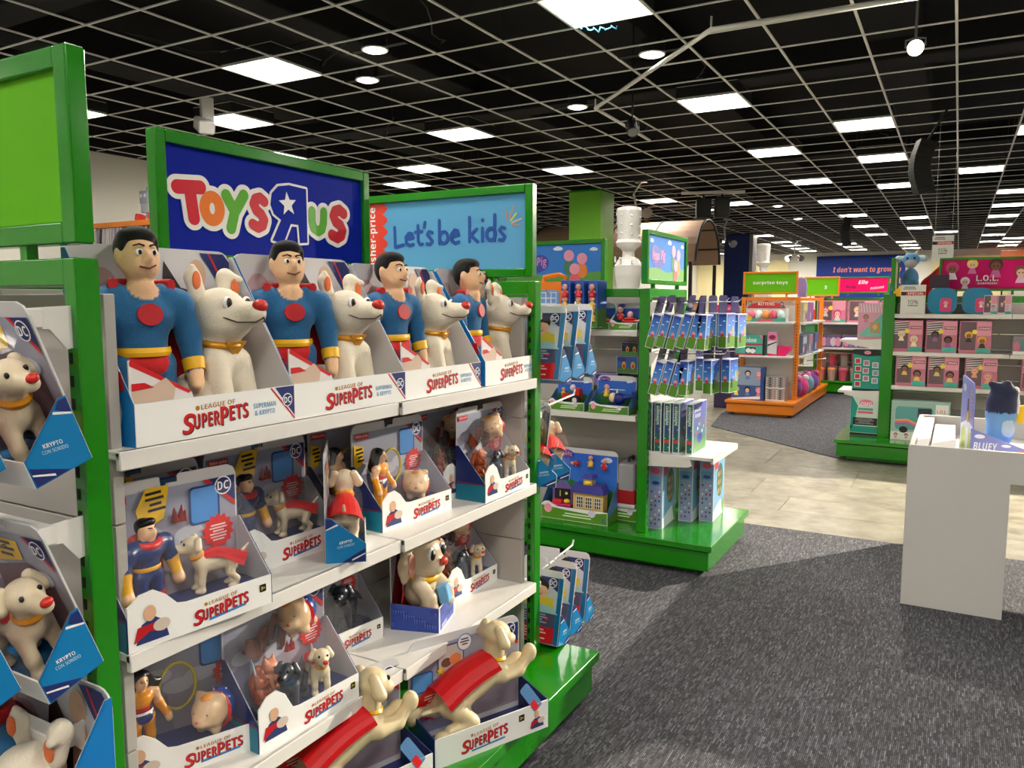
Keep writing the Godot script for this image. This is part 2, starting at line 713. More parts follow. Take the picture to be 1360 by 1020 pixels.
func carpet_texture() -> ImageTexture:
	var n := 1024
	var data := PackedByteArray()
	data.resize(n * n * 3)
	var r := RandomNumberGenerator.new()
	r.seed = 3
	for row in n / 4:
		var y := 0
		while y < n:
			var run := r.randi_range(6, 34)
			var u := r.randf()
			var g := r.randf_range(54, 76) if u < 0.5 else (r.randf_range(76, 98) if u < 0.9 else r.randf_range(98, 122))
			for yy in range(y, mini(n, y + run)):
				var j := g + r.randf_range(-20, 20)
				for k in 4:
					var i := (yy * n + row * 4 + k) * 3
					var q := clampf((j + r.randf_range(-8, 8)) * (0.52 if k == 0 else 1.0), 8, 220)
					data[i] = int(q)
					data[i + 1] = int(q)
					data[i + 2] = int(q * 1.03)
			y += run
	return ImageTexture.create_from_image(Image.create_from_data(n, n, false, Image.FORMAT_RGB8, data))

func build_room() -> void:
	var conc := mat("floor_concrete", Color.WHITE, 0.34)
	conc.albedo_texture = noise_tex(0.012, [Color(0.44, 0.42, 0.37), Color(0.54, 0.52, 0.46), Color(0.60, 0.585, 0.53)], 7, 6)
	conc.uv1_triplanar = true
	conc.uv1_world_triplanar = true
	conc.uv1_scale = Vector3.ONE * 0.5
	conc.roughness_texture = noise_tex(0.03, [Color(0.30, 0.30, 0.30), Color(0.42, 0.42, 0.42), Color(0.6, 0.6, 0.6)], 9)
	conc.roughness = 1.0
	var fl := tag(Node3D.new(), "bare beige concrete aisle floor with cracked patches running between the carpets", "floor", "", "structure")
	fl.name = "floor"
	add_child(fl)
	part("subfloor", MB.new().box(V(-0.35, -0.11, -15.6), V(20.3, 0.2, 40.2)), mat("floor_joint", Color(0.28, 0.25, 0.21), 0.8), fl)
	var tones := []
	for k in 4:
		var c: StandardMaterial3D = conc.duplicate()
		c.resource_name = "floor_concrete_%d" % k
		c.albedo_color = [Color(0.95, 0.95, 0.94), Color(0.90, 0.90, 0.89), Color(0.93, 0.92, 0.90), Color(0.87, 0.87, 0.86)][k]
		c.uv1_offset = Vector3(0.37 * k, 0.2 * k, 0.61 * k)
		tones.append(c)
	var zs := [-5.10, -5.62, -6.05, -6.62, -7.25, -8.0, -9.1, -10.6, -13.0, -18.0, -35.2]
	for i in zs.size() - 1:
		var z1: float = zs[i]
		var z0: float = zs[i + 1]
		var step: float = [1.5, 1.05, 1.3, 1.7, 2.1, 2.4, 3.0, 5.0, 10.0, 20.0][i]
		var x := -10.4 + (0.45 * i if i < 7 else 0.0)
		x -= fmod(0.45 * i, step) if i < 7 else 0.0
		while x < 9.7:
			var w := minf(step * (rng.randf_range(0.75, 1.25)), 9.7 - x) if 9.7 - x > step * 1.4 else 9.7 - x
			part("concrete_slab", MB.new().box(V(x + w / 2, -0.004, (z0 + z1) / 2), V(w - 0.0035, 0.008, z1 - z0 - 0.003), 0.0015), tones[rng.randi() % 4], fl)
			x += w
	var cp := mat("carpet", Color(1.0, 1.0, 1.04), 0.95)
	cp.albedo_texture = carpet_texture()
	cp.uv1_triplanar = true
	cp.uv1_world_triplanar = true
	cp.uv1_scale = Vector3(0.66, 0.66, 0.8)
	var c1 := part("carpet", MB.new().box(V(-0.35, 0.004, -0.55), V(19.7, 0.012, 9.19), 0.003), cp, self)
	tag(c1, "charcoal streaked carpet in the foreground under the superhero toy shelves", "carpet", "", "structure")
	var pol := P2([-2.45, 9.1, -0.93, 7.79, 9.4, 7.70, 9.4, 34.8, -2.7, 34.8, -2.62, 10.2])
	var pm := MB.new().at(Transform3D(Basis(V(1, 0, 0), V(0, 0, -1), V(0, 1, 0)), V(0, 0, 0))).prism(pol, -0.002, 0.010)
	var c2 := part("carpet", pm, cp, self)
	tag(c2, "charcoal streaked carpet across the aisle with a slanting front edge under the orange shelves", "carpet", "", "structure")
	for w in [["left", V(-10.35, 2.2, -15.6), V(0.3, 5.2, 40.4)], ["right", V(9.65, 2.2, -15.6), V(0.3, 5.2, 40.4)], ["back", V(-0.35, 2.2, -35.2), V(20.3, 5.2, 0.4)], ["front", V(-0.35, 2.2, 4.35), V(20.3, 5.2, 0.3)]]:
		var o := part("wall_" + w[0], MB.new().box(w[1], w[2]), M.wall, self)
		o.set_meta("kind", "structure")
		o.set_meta("label", "plain off-white shop wall on the %s side" % w[0])

func lamp_panel(x: float, z: float, label: String) -> void:
	if F.has("panel"):
		var r := again(F.panel, xf(V(x, 3.45, z)), label)
		for l in r.get_children():
			if l is Light3D: l.shadow_enabled = true
		return
	var o := thing("ceiling_light", label, "ceiling light", xf(V(x, 3.45, z)), "square light panels in the ceiling grid")
	var m := MB.new()
	var h := 0.11
	for s in [-1, 1]:
		m.box(V(s * 0.294, h / 2, 0), V(0.012, h, 0.59)).box(V(0, h / 2, s * 0.289), V(0.58, h, 0.012))
	m.box(V(0, h + 0.008, 0), V(0.6, 0.012, 0.59))
	part("frame", m, mat("lamp_housing", Color(0.88, 0.87, 0.84), 0.35), o)
	m = MB.new()
	for s in [-1, 1]: m.box(V(s * 0.3025, h / 2 + 0.012, 0), V(0.004, h - 0.01, 0.606)).box(V(0, h / 2 + 0.012, s * 0.2975), V(0.606, h - 0.01, 0.004))
	m.box(V(0, h + 0.018, 0), V(0.61, 0.006, 0.60))
	part("outer_shell", m, M.dark, o)
	var g := mat("lamp_diffuser", Color(0.95, 0.95, 0.93), 0.5)
	g.emission_enabled = true
	g.emission = lamp_color
	g.emission_energy_multiplier = 3.2
	part("diffuser", MB.new().box(V(0, h - 0.006, 0), V(0.572, 0.01, 0.562)), g, o)
	var l := AreaLight3D.new()
	l.name = "panel_glow"
	l.area_size = Vector2(0.56, 0.55)
	l.light_energy = panel_energy
	l.light_color = lamp_color
	l.area_range = 60.0
	l.area_attenuation = 2.0
	l.shadow_enabled = true
	l.position = V(0, h - 0.016, 0)
	l.rotation_degrees = V(-90, 0, 0)
	o.add_child(l)
	F.panel = o.duplicate()

func build_ceiling() -> void:
	var ce := tag(Node3D.new(), "open black ceiling void behind a white square suspension grid", "ceiling", "", "structure")
	ce.name = "ceiling"
	add_child(ce)
	part("deck", MB.new().box(V(-0.35, 4.9, -15.6), V(20.6, 0.2, 40.6)), M.black, ce)
	for w in [[V(-10.15, 4.1, -15.4), V(0.06, 1.3, 39)], [V(9.45, 4.1, -15.4), V(0.06, 1.3, 39)], [V(-0.35, 4.1, -34.95), V(19.6, 1.3, 0.06)], [V(-0.35, 4.1, 4.1), V(19.6, 1.3, 0.06)]]:
		part("void_wall", MB.new().box(w[0], w[1]), M.black, ce)
	var zb := MB.new().box(V(0, 0, 0), V(0.019, 0.010, 38.9)).mesh()
	zb.surface_set_material(0, M.bar)
	for k in range(-16, 16):
		share("grid_runner", zb, ce, xf(V(-0.115 + 0.612 * k, 3.45, -15.45)))
	var xb := MB.new().box(V(0, 0, 0), V(19.5, 0.009, 0.017)).mesh()
	xb.surface_set_material(0, M.bar)
	for k in range(-42, 22):
		share("grid_bar", xb, ce, xf(V(-0.35, 3.447, -9.68 + 0.6 * k)))
	# dark ducts, hangers and cables in the void
	var r := RandomNumberGenerator.new()
	r.seed = 5
	for k in 7:
		part("duct", MB.new().box(V(-8.5 + 2.6 * k, 4.25 + 0.1 * (k % 3), -14), V(0.5, 0.35, 30), 0.02), M.black, ce)
	for k in 6:
		part("duct", MB.new().box(V(-1, 4.02, -4 - 5.2 * k), V(18, 0.3, 0.36), 0.02), M.black, ce)
	var cab := mat("cable_grey", Color(0.16, 0.16, 0.17), 0.6)
	for k in 26:
		var a := V(r.randf_range(-8, 4), r.randf_range(3.55, 3.85), r.randf_range(-16, -2.5))
		var b := a + V(r.randf_range(-1.6, 1.6), r.randf_range(-0.05, 0.15), r.randf_range(-1.6, 1.6))
		var pts := []
		for i in 9: pts.append(a.lerp(b, i / 8.0) - V(0, 0.12 * sin(PI * i / 8.0), 0) + V(0.05 * sin(i * 1.7), 0, 0.05 * cos(i * 1.3)))
		part("cable", MB.new().paint(Color.WHITE).tube(pts, 0.006, -1, 5), cab, ce)
	for k in 40:
		var hx := -0.115 + 0.612 * r.randi_range(-13, 6)
		var hz := -9.68 + 0.6 * (r.randi_range(-14, 12)) + 0.02
		part("hanger_wire", MB.new().tube([V(hx, 3.46, hz), V(hx + 0.01, 4.2, hz + 0.02)], 0.003, -1, 5), cab, ce)
	# light panels, by grid cell
	var names := {}
	var cells := [[-3.5, 7.5, "nearest, cut by the top edge of the photo above the toy aisle"], [-8.5, 7.5, "large, above the left end of the blue store sign"], [-11.5, 5.5, "second behind the large one above the blue store sign"], [-8.5, 2.5, "above the gap between the two header signs"], [-11.5, -0.5, "behind the light blue header sign, upper of the close pair"], [-13.5, -2.5, "just over the light blue header sign, lower of the close pair"], [-8.5, -2.5, "left of the bright green column top"], [-13.5, 2.5, "peeking over the top edge of the blue store sign"], [-13.5, 7.5, "behind the upper right corner of the green header sign"]]
	for n in ["first", "second", "third", "fourth", "fifth", "sixth", "seventh"]: names[names.size()] = n
	var k := 0
	for cz in [2.5, -2.5, -7.5, -12.5, -17.5, -22.5, -27.5]:
		cells.append([-3.5, cz, "%s from the front in the long row above the surprise toy shelves" % names[k]])
		k += 1
	k = 0
	for cz in [-0.5, -4.5, -9.5, -19.5, -24.5]:
		cells.append([-1.5, cz, "%s from the front in the row left of the hanging speaker" % names[k]])
		k += 1
	cells.append([0.5, -7.5, "single, right of the hanging speaker"])
	k = 0
	for cz in [-2.5, -12.5, -16.5, -20.5, -24.5, -30.5, -35.5]:
		cells.append([1.5, cz, "%s from the front in the far right row" % names[k]])
		k += 1
	k = 0
	for c in [[-8.5, -9.5], [-6.5, -11.5], [-8.5, -25.5], [-8.5, -30.5], [-13.5, -30.5], [-11.5, -28.5], [-0.5, -27.5]]:
		cells.append([c[0], c[1], ["behind the arm lamp over the white display figure", "right of the arm lamp near the blue column", "far back over the orange shelves, nearer", "far back over the orange shelves, farther", "far left beside the blue column", "far back right beside the blue column", "far back above the pink signs"][k]])
		k += 1
	k = 0
	for cz in [-33.5, -36.5, -39.5]:
		for cx in [-14.5, -11.5, -8.5, -5.5, -2.5, 2.5]:
			cells.append([cx, cz, "tiny in the distance, %s row from the far wall, %s from the left" % [["third", "second", "first"][k / 6], names[k % 6]]])
			k += 1
	k = 0
	for cx in [4.5, 9.5]:
		for cz in [6.5, 1.5, -3.5, -9.5, -15.5, -21.5]:
			cells.append([cx, cz, "beyond the right edge of the photo, %s row, %s from the front" % [["near", "far"][k / 6], names[k % 6]]])
			k += 1
	k = 0
	for cz in [13.5, 17.5, 20.5]:
		for cx in [-13.5, -8.5, -3.5, 1.5, 6.5]:
			cells.append([cx, cz, "behind the photographer, %s row, %s from the left" % [["first", "second", "third"][k / 5], names[k % 5]]])
			k += 1
	for c in cells:
		lamp_panel(-0.115 + 0.612 * c[0], -9.68 + 0.6 * c[1], "ceiling panel, " + c[2])
	# round downlights
	k = 0
	for p in [V(-4.148, 3.44, -5.146), V(-4.754, 3.44, -5.784), V(-2.266, 3.44, -6.337), V(-3.517, 3.44, -7.62), V(-4.815, 3.44, -17.327), V(-3.397, 3.44, -17.351), V(-3.476, 3.44, -20.224)]:
		var o := thing("downlight", "round recessed ceiling downlight, " + ["upper of the pair above the blue store sign", "lower of the pair above the blue store sign", "beside the near end of the bent white track", "near the corner of the white track", "beside the arm lamp over the panel sign", "far one above the surprise toys sign", "farthest one above the surprise toys sign"][k], "ceiling light", xf(p), "round downlights")
		part("trim_ring", MB.new().lathe([Vector2(0.090, 0.006), Vector2(0.092, -0.002), Vector2(0.105, -0.003), Vector2(0.108, 0.006)], 28), mat("lamp_housing", Color.WHITE), o)
		part("carrier_plate", MB.new().box(V(0, 0.012, 0), V(0.61, 0.006, 0.05)), M.dark, o)
		part("can", MB.new().lathe([Vector2(0.1, 0.008), Vector2(0.1, 0.11), Vector2(0.0, 0.112)], 20), M.dark, o)
		var g := mat("lamp_diffuser", Color.WHITE)
		part("lens", MB.new().lathe([Vector2(0.0, -0.022), Vector2(0.05, -0.018), Vector2(0.078, -0.008), Vector2(0.091, 0.002)], 24), g, o)
		var l := SpotLight3D.new()
		l.name = "downlight_glow"
		l.light_energy = down_energy
		l.light_color = lamp_color
		l.light_size = 0.08
		l.spot_range = 40.0
		l.spot_angle = 60.0
		l.spot_attenuation = 2.0
		l.shadow_enabled = true
		l.position = V(0, 0.0, 0)
		l.rotation_degrees = V(-90, 0, 0)
		o.add_child(l)
		k += 1
	# track and spot heads
	var t := thing("lighting_track", "long bent white lighting track hanging below the ceiling grid", "track", xf(V(0, 3.36, 0)))
	part("rail", MB.new().tube([V(-3.24, 0, -7.44), V(-1.62, 0, -5.74)], 0.018, -1, 6).tube([V(-1.62, 0, -5.74), V(-0.1, 0, -5.78), V(2.2, 0, -5.85)], 0.018, -1, 6), M.bar, t)
	part("rail", MB.new().tube([V(-3.24, 0, -7.44), V(-3.30, 0, -9.2)], 0.016, -1, 6), M.bar, t)
	for p in [V(-3.24, 0, -7.44), V(-1.62, 0, -5.74), V(-3.29, 0, -8.8)]:
		part("drop_rod", MB.new().tube([p, p + V(0, 0.09, 0)], 0.008, -1, 6), M.bar, t)
	spot_head(V(-2.95, 3.36, -7.7), V(0.3, -0.75, 0.6), false, "black spotlight hanging from the corner of the white lighting track", true)
	spot_head(V(-0.37, 3.46, -6.65), V(0.06, -0.35, 0.9), true, "glaring lit spotlight at upper right of the ceiling", false, 0.10)
	spot_head(V(2.85, 3.36, -9.4), V(-0.507, -0.515, 0.69), true, "lit spotlight beyond the right edge of the photo that throws the table shadow", false, 1.5, 24.0)
	# arm lamps farther back
	k = 0
	for a in [[V(-4.65, 3.42, -12.6), V(-4.95, 3.05, -13.2)], [V(-4.9, 3.42, -19.2), V(-5.1, 2.95, -19.8)], [V(-4.6, 3.42, -27.0), V(-4.8, 2.95, -27.6)]]:
		arm_lamp(a[0], a[1], ["chrome twin spotlight on a folded arm above the white display figure", "chrome twin spotlight on a folded arm beside the blue column", "small chrome twin spotlight far back above the orange shelves"][k])
		k += 1
	var pj := thing("projector", "black box fixture hung from a slanted rail left of the arm lamps", "projector", xf(V(-3.9, 3.1, -14.2), 20))
	part("body", MB.new().box(V(-0.16, 0, 0), V(0.26, 0.34, 0.3), 0.02).box(V(0.16, 0.0, 0.02), V(0.26, 0.34, 0.3), 0.02), M.dark, pj)
	part("rail", MB.new().box(V(0, 0.28, 0), V(1.1, 0.05, 0.06), 0.005), M.bar, pj)
	part("hanger", MB.new().box(V(-0.16, 0.22, 0), V(0.03, 0.12, 0.03)).box(V(0.16, 0.22, 0), V(0.03, 0.12, 0.03)), M.dark, pj)
	# curved black speakers
	k = 0
	for s in [[V(-0.38, 2.53, -9.0), 0.50], [V(-2.3, 2.72, -19.5), 0.62]]:
		var o := thing("speaker", ["curved black column speaker hanging from the ceiling at right", "smaller curved dark speaker far back in the ceiling row"][k], "speaker", xf(s[0], 20))
		var m := MB.new()
		var hh: float = s[1]
		for i in 14:
			var y0 := hh * i / 14.0
			var off := 0.06 * sin(PI * (i + 0.5) / 14.0)
			m.at(xf(V(0.03 - off, y0 + hh / 28, 0), 0, 0, 16.0 * cos(PI * (i + 0.5) / 14.0))).box(V(0, 0, 0), V(0.16, hh / 14 * 1.10, 0.17), 0.003)
		part("cabinet", m, mat("speaker_black", Color(0.06, 0.065, 0.07), 0.7), o)
		part("bracket", MB.new().tube([V(0, hh * 0.9, 0), V([0.265, -0.263][k], 3.455 - s[0].y, 0)], 0.012, -1, 6), M.dark, o)
		k += 1
	var cb := thing("cable_loop", "pale blue cable looped at the edge of the nearest ceiling light", "cable", xf(V(-2.5, 3.45, -5.5)))
	var pts := []
	for i in 30: pts.append(V(-0.02 + 0.28 * i / 30.0, -0.02 - 0.045 * sin(PI * i / 29.0) + 0.012 * sin(i * 1.3), 0.25 - 0.3 * i / 30.0 + 0.02 * cos(i * 1.9)))
	part("cord", MB.new().tube(pts, 0.005, -1, 6), mat("cable_blue", Color(0.25, 0.6, 0.75), 0.5), cb)
	var gc := thing("security_camera", "white ceiling camera seen left of the blue store sign", "camera", xf(V(-6.6, 3.12, -5.55), 60))
	part("mount", MB.new().box(V(0, 0.22, 0), V(0.12, 0.24, 0.1), 0.01), M.white_plastic, gc)
	part("housing", MB.new().at(xf(V(-0.04, 0.06, 0.06), 0, 20)).box(V(0, 0, 0), V(0.16, 0.13, 0.3), 0.02), M.white_plastic, gc)

func spot_head(p: Vector3, dir: Vector3, lit: bool, label: String, dark: bool, power := 1.0, cone := 48.0) -> void:
	var o := thing("spotlight", label, "spotlight", xf(p))
	var d := dir.normalized()
	var m: Material = M.dark if dark else mat("spot_silver", Color(0.6, 0.6, 0.6), 0.3, 0.4)
	part("stem", MB.new().tube([V(0, 4.81 - p.y, 0), V(0, -0.13, 0)], 0.009, -1, 8), m, o)
	var c := V(0, -0.16, 0)
	part("can", MB.new().tube([c - d * 0.10, c - d * 0.06, c + d * 0.09], 0.045, 0.058, 18), m, o)
	part("yoke", MB.new().tube([V(-0.065, -0.16, 0), V(-0.065, -0.11, 0), V(0, -0.10, 0), V(0.065, -0.11, 0), V(0.065, -0.16, 0)], 0.007, -1, 6), m, o)
	var g: StandardMaterial3D
	if lit:
		g = mat("spot_lens_lit", Color.WHITE, 0.4)
		g.emission_enabled = true
		g.emission = Color(1, 0.93, 0.8)
		g.emission_energy_multiplier = 12.0
	else:
		g = mat("spot_lens_off", Color(0.55, 0.55, 0.55), 0.2)
	part("lens", MB.new().tube([c + d * 0.088, c + d * 0.096], 0.055, 0.048, 20), g, o)
	if lit:
		var l := SpotLight3D.new()
		l.name = "spot_beam"
		l.light_energy = spot_energy * power
		l.light_color = Color(1, 0.95, 0.87)
		l.light_size = 0.045
		l.spot_range = 40.0
		l.spot_angle = cone
		l.spot_angle_attenuation = 0.6
		l.spot_attenuation = 2.0
		l.shadow_enabled = true
		l.transform = Transform3D(Basis.looking_at(d, Vector3.UP), c + d * 0.12)
		o.add_child(l)

func arm_lamp(a: Vector3, b: Vector3, label: String) -> void:
	var o := thing("arm_lamp", label, "spotlight", xf(a), "twin arm lamps")
	var e := (b - a)
	part("base_plate", MB.new().box(V(0, 0.0, 0), V(0.2, 0.04, 0.12), 0.005), M.chrome, o)
	part("arm", MB.new().tube([V(0, 0, 0), e * V(0.9, 0.35, 0.6)], 0.02, -1, 8), M.chrome, o)
	part("arm", MB.new().tube([e * V(0.9, 0.35, 0.6), e], 0.022, -1, 8), M.chrome, o)
	for s in [-1.0, 1.0]:
		var c := e + V(0.16 * s, -0.04, 0.03)
		var d := V(0.5 * s, -0.4, 0.6).normalized()
		part("lamp_head", MB.new().tube([c - d * 0.1, c - d * 0.02, c + d * 0.12], 0.04, 0.1, 14), M.chrome, o)
		part("lens", MB.new().tube([c + d * 0.119, c + d * 0.125], 0.092, 0.085, 14), mat("lamp_diffuser" if s < 0 else "spot_lens_off", Color.WHITE), o)

# ---------------------------------------------------------------- figures: each faces +Z and stands on y = 0
var F := {}   # finished figures to copy from

func child(fig: MeshInstance3D, called: String, mb: MB, m: Material) -> MeshInstance3D:
	return share(called, baked(mb, m), fig)

func baked(mb: MB, m: Material) -> ArrayMesh:
	var a := mb.mesh()
	a.surface_set_material(0, m)
	return a

func body_of(called: String, mb: MB, m: Material) -> MeshInstance3D:
	var o := MeshInstance3D.new()
	o.name = called
	o.mesh = baked(mb, m)
	return o

func cape_mesh(top_w: float, low_w: float, y1: float, y0: float, z1: float, z0: float, curl: float, color: Color) -> MB:
	var m := MB.new().paint(color)
	for side in 2:
		for i in 8:
			for j in 12:
				var q := []
				for k in [[i, j], [i, j + 1], [i + 1, j + 1], [i + 1, j]]:
					var t: float = k[0] / 8.0
					var s: float = k[1] / 6.0 - 1.0
					var w := lerpf(top_w, low_w, t)
					q.append(V(s * w, lerpf(y1, y0, t), lerpf(z1, z0, t) + curl * s * s - 0.006 * cos(s * 9.0) * t - 0.003 * side))
				var nn: Vector3 = (q[1] - q[0]).cross(q[3] - q[0]).normalized()
				if (nn.z > 0) == (side == 1): nn = -nn
				m.face(q[0], q[1], q[2], q[3], nn)
	return m

func ring(cx: Vector3, rx: float, rz: float, r: float, seg := 20, tilt := 0.0) -> Array:
	var p := []
	for i in seg + 1:
		var a := TAU * i / seg
		p.append(cx + V(cos(a) * rx, sin(a) * tilt, sin(a) * rz))
	return p

func make_plush_doll() -> MeshInstance3D:
	var bl := Color(0.12, 0.38, 0.57)
	var m := blob([
		bone(V(0.042, 0.15, 0), V(0.046, 0.035, 0.005), 0.037, 0.029, bl), bone(V(-0.042, 0.15, 0), V(-0.046, 0.035, 0.005), 0.037, 0.029, bl),
		lump(V(0.046, 0.016, 0.02), V(0.028, 0.017, 0.045), RED), lump(V(-0.046, 0.016, 0.02), V(0.028, 0.017, 0.045), RED),
		lump(V(0, 0.158, 0), V(0.066, 0.036, 0.047), RED),
		lump(V(0, 0.2, 0), V(0.060, 0.045, 0.045), bl), lump(V(0, 0.25, 0.003), V(0.078, 0.055, 0.05), bl),
		bone(V(0.055, 0.285, 0), V(0.09, 0.272, 0), 0.034, 0.036, bl), bone(V(-0.055, 0.285, 0), V(-0.09, 0.272, 0), 0.034, 0.036, bl),
		bone(V(0.098, 0.268, 0), V(0.115, 0.21, 0.005), 0.034, 0.029, bl), bone(V(-0.098, 0.268, 0), V(-0.115, 0.21, 0.005), 0.034, 0.029, bl),
		bone(V(0.115, 0.21, 0.005), V(0.116, 0.15, 0.022), 0.028, 0.023, bl), bone(V(-0.115, 0.21, 0.005), V(-0.116, 0.15, 0.022), 0.028, 0.023, bl),
		lump(V(0.116, 0.118, 0.03), V(0.019, 0.03, 0.022), SKIN), lump(V(-0.116, 0.118, 0.03), V(0.019, 0.03, 0.022), SKIN),
		bone(V(0.106, 0.125, 0.04), V(0.103, 0.11, 0.05), 0.009, 0.008, SKIN), bone(V(-0.106, 0.125, 0.04), V(-0.103, 0.11, 0.05), 0.009, 0.008, SKIN),
		bone(V(0, 0.304, 0.012), V(0, 0.325, 0.002), 0.034, 0.024, SKIN),
		lump(V(0, 0.368, 0.008), V(0.043, 0.046, 0.044), SKIN), lump(V(0, 0.349, 0.020), V(0.037, 0.026, 0.034), SKIN),
		lump(V(0, 0.368, 0.056), V(0.009, 0.012, 0.012), SKIN), lump(V(0.044, 0.372, 0), V(0.009, 0.016, 0.010), SKIN), lump(V(-0.044, 0.372, 0), V(0.009, 0.016, 0.010), SKIN),
	], 0.0046, 0.013)
	var o := body_of("plush_doll", m, M.plush)
	var hair := blob([
		lump(V(0, 0.391, -0.010), V(0.0405, 0.034, 0.041), Color(0.02, 0.02, 0.025)), lump(V(0, 0.38, -0.024), V(0.0405, 0.042, 0.03), Color(0.02, 0.02, 0.025)),
		lump(V(-0.010, 0.413, 0.022), V(0.020, 0.011, 0.016), Color(0.02, 0.02, 0.025)), lump(V(0.015, 0.410, 0.024), V(0.015, 0.011, 0.014), Color(0.02, 0.02, 0.025)),
		lump(V(0.040, 0.392, 0.004), V(0.006, 0.02, 0.015), Color(0.02, 0.02, 0.025)), lump(V(-0.040, 0.392, 0.004), V(0.006, 0.02, 0.015), Color(0.02, 0.02, 0.025)),
		lump(V(-0.003, 0.419, 0.004), V(0.023, 0.011, 0.024), Color(0.02, 0.02, 0.025))], 0.004, 0.014)
	child(o, "hair", hair, M.plush)
	var e := MB.new()
	for s in [-1, 1]:
		e.paint(Color(0.95, 0.95, 0.93)).ell(V(0.017 * s, 0.3775, 0.0495), V(0.0095, 0.007, 0.004), 10, 6)
		e.paint(Color(0.05, 0.04, 0.04)).ell(V(0.0165 * s, 0.3775, 0.0525), V(0.0045, 0.005, 0.003), 8, 6)
		e.tube([V(0.006 * s, 0.390, 0.053), V(0.017 * s, 0.3935, 0.0505), V(0.029 * s, 0.390, 0.044)], 0.0024, 0.0015, 6)
	e.paint(Color(0.45, 0.22, 0.18)).tube([V(-0.019, 0.350, 0.052), V(0, 0.346, 0.0595), V(0.019, 0.353, 0.051)], 0.0019, -1, 6)
	child(o, "face", e, M.plush)
	child(o, "cape", cape_mesh(0.085, 0.14, 0.302, 0.05, -0.05, -0.07, 0.03, Color(0.62, 0.05, 0.09)), M.satin)
	var cl := []
	for i in 15:
		var a := PI * (1.0 + (i - 0.0) / 14.0)
		cl.append(V(cos(a) * 0.068, 0.316 - 0.012 * sin(PI * i / 14.0) * 0.0, sin(a) * 0.05 + 0.022))
	child(o, "collar", MB.new().paint(Color(0.72, 0.07, 0.1)).tube(cl, 0.0115), M.satin)
	child(o, "belt", MB.new().paint(Color(0.95, 0.72, 0.08)).lathe([Vector2(0.0665, 0.172), Vector2(0.069, 0.18), Vector2(0.0665, 0.19)], 26, 0, 0, 0.76), M.satin)
	for s in [-1, 1]:
		child(o, "cuff", MB.new().paint(Color(0.95, 0.72, 0.08)).tube([V(0.116 * s, 0.162, 0.019), V(0.116 * s, 0.138, 0.026)], 0.0272, 0.0255, 14), M.satin)
	child(o, "chest_patch", MB.new().paint(Color(0.72, 0.08, 0.12)).at(xf(V(0, 0.258, 0.0535), 0, -6)).prism(arc(0.0, -0.002, 0.030, 0.022, 0, 345, 23), -0.014, 0.0005), M.satin)
	return o

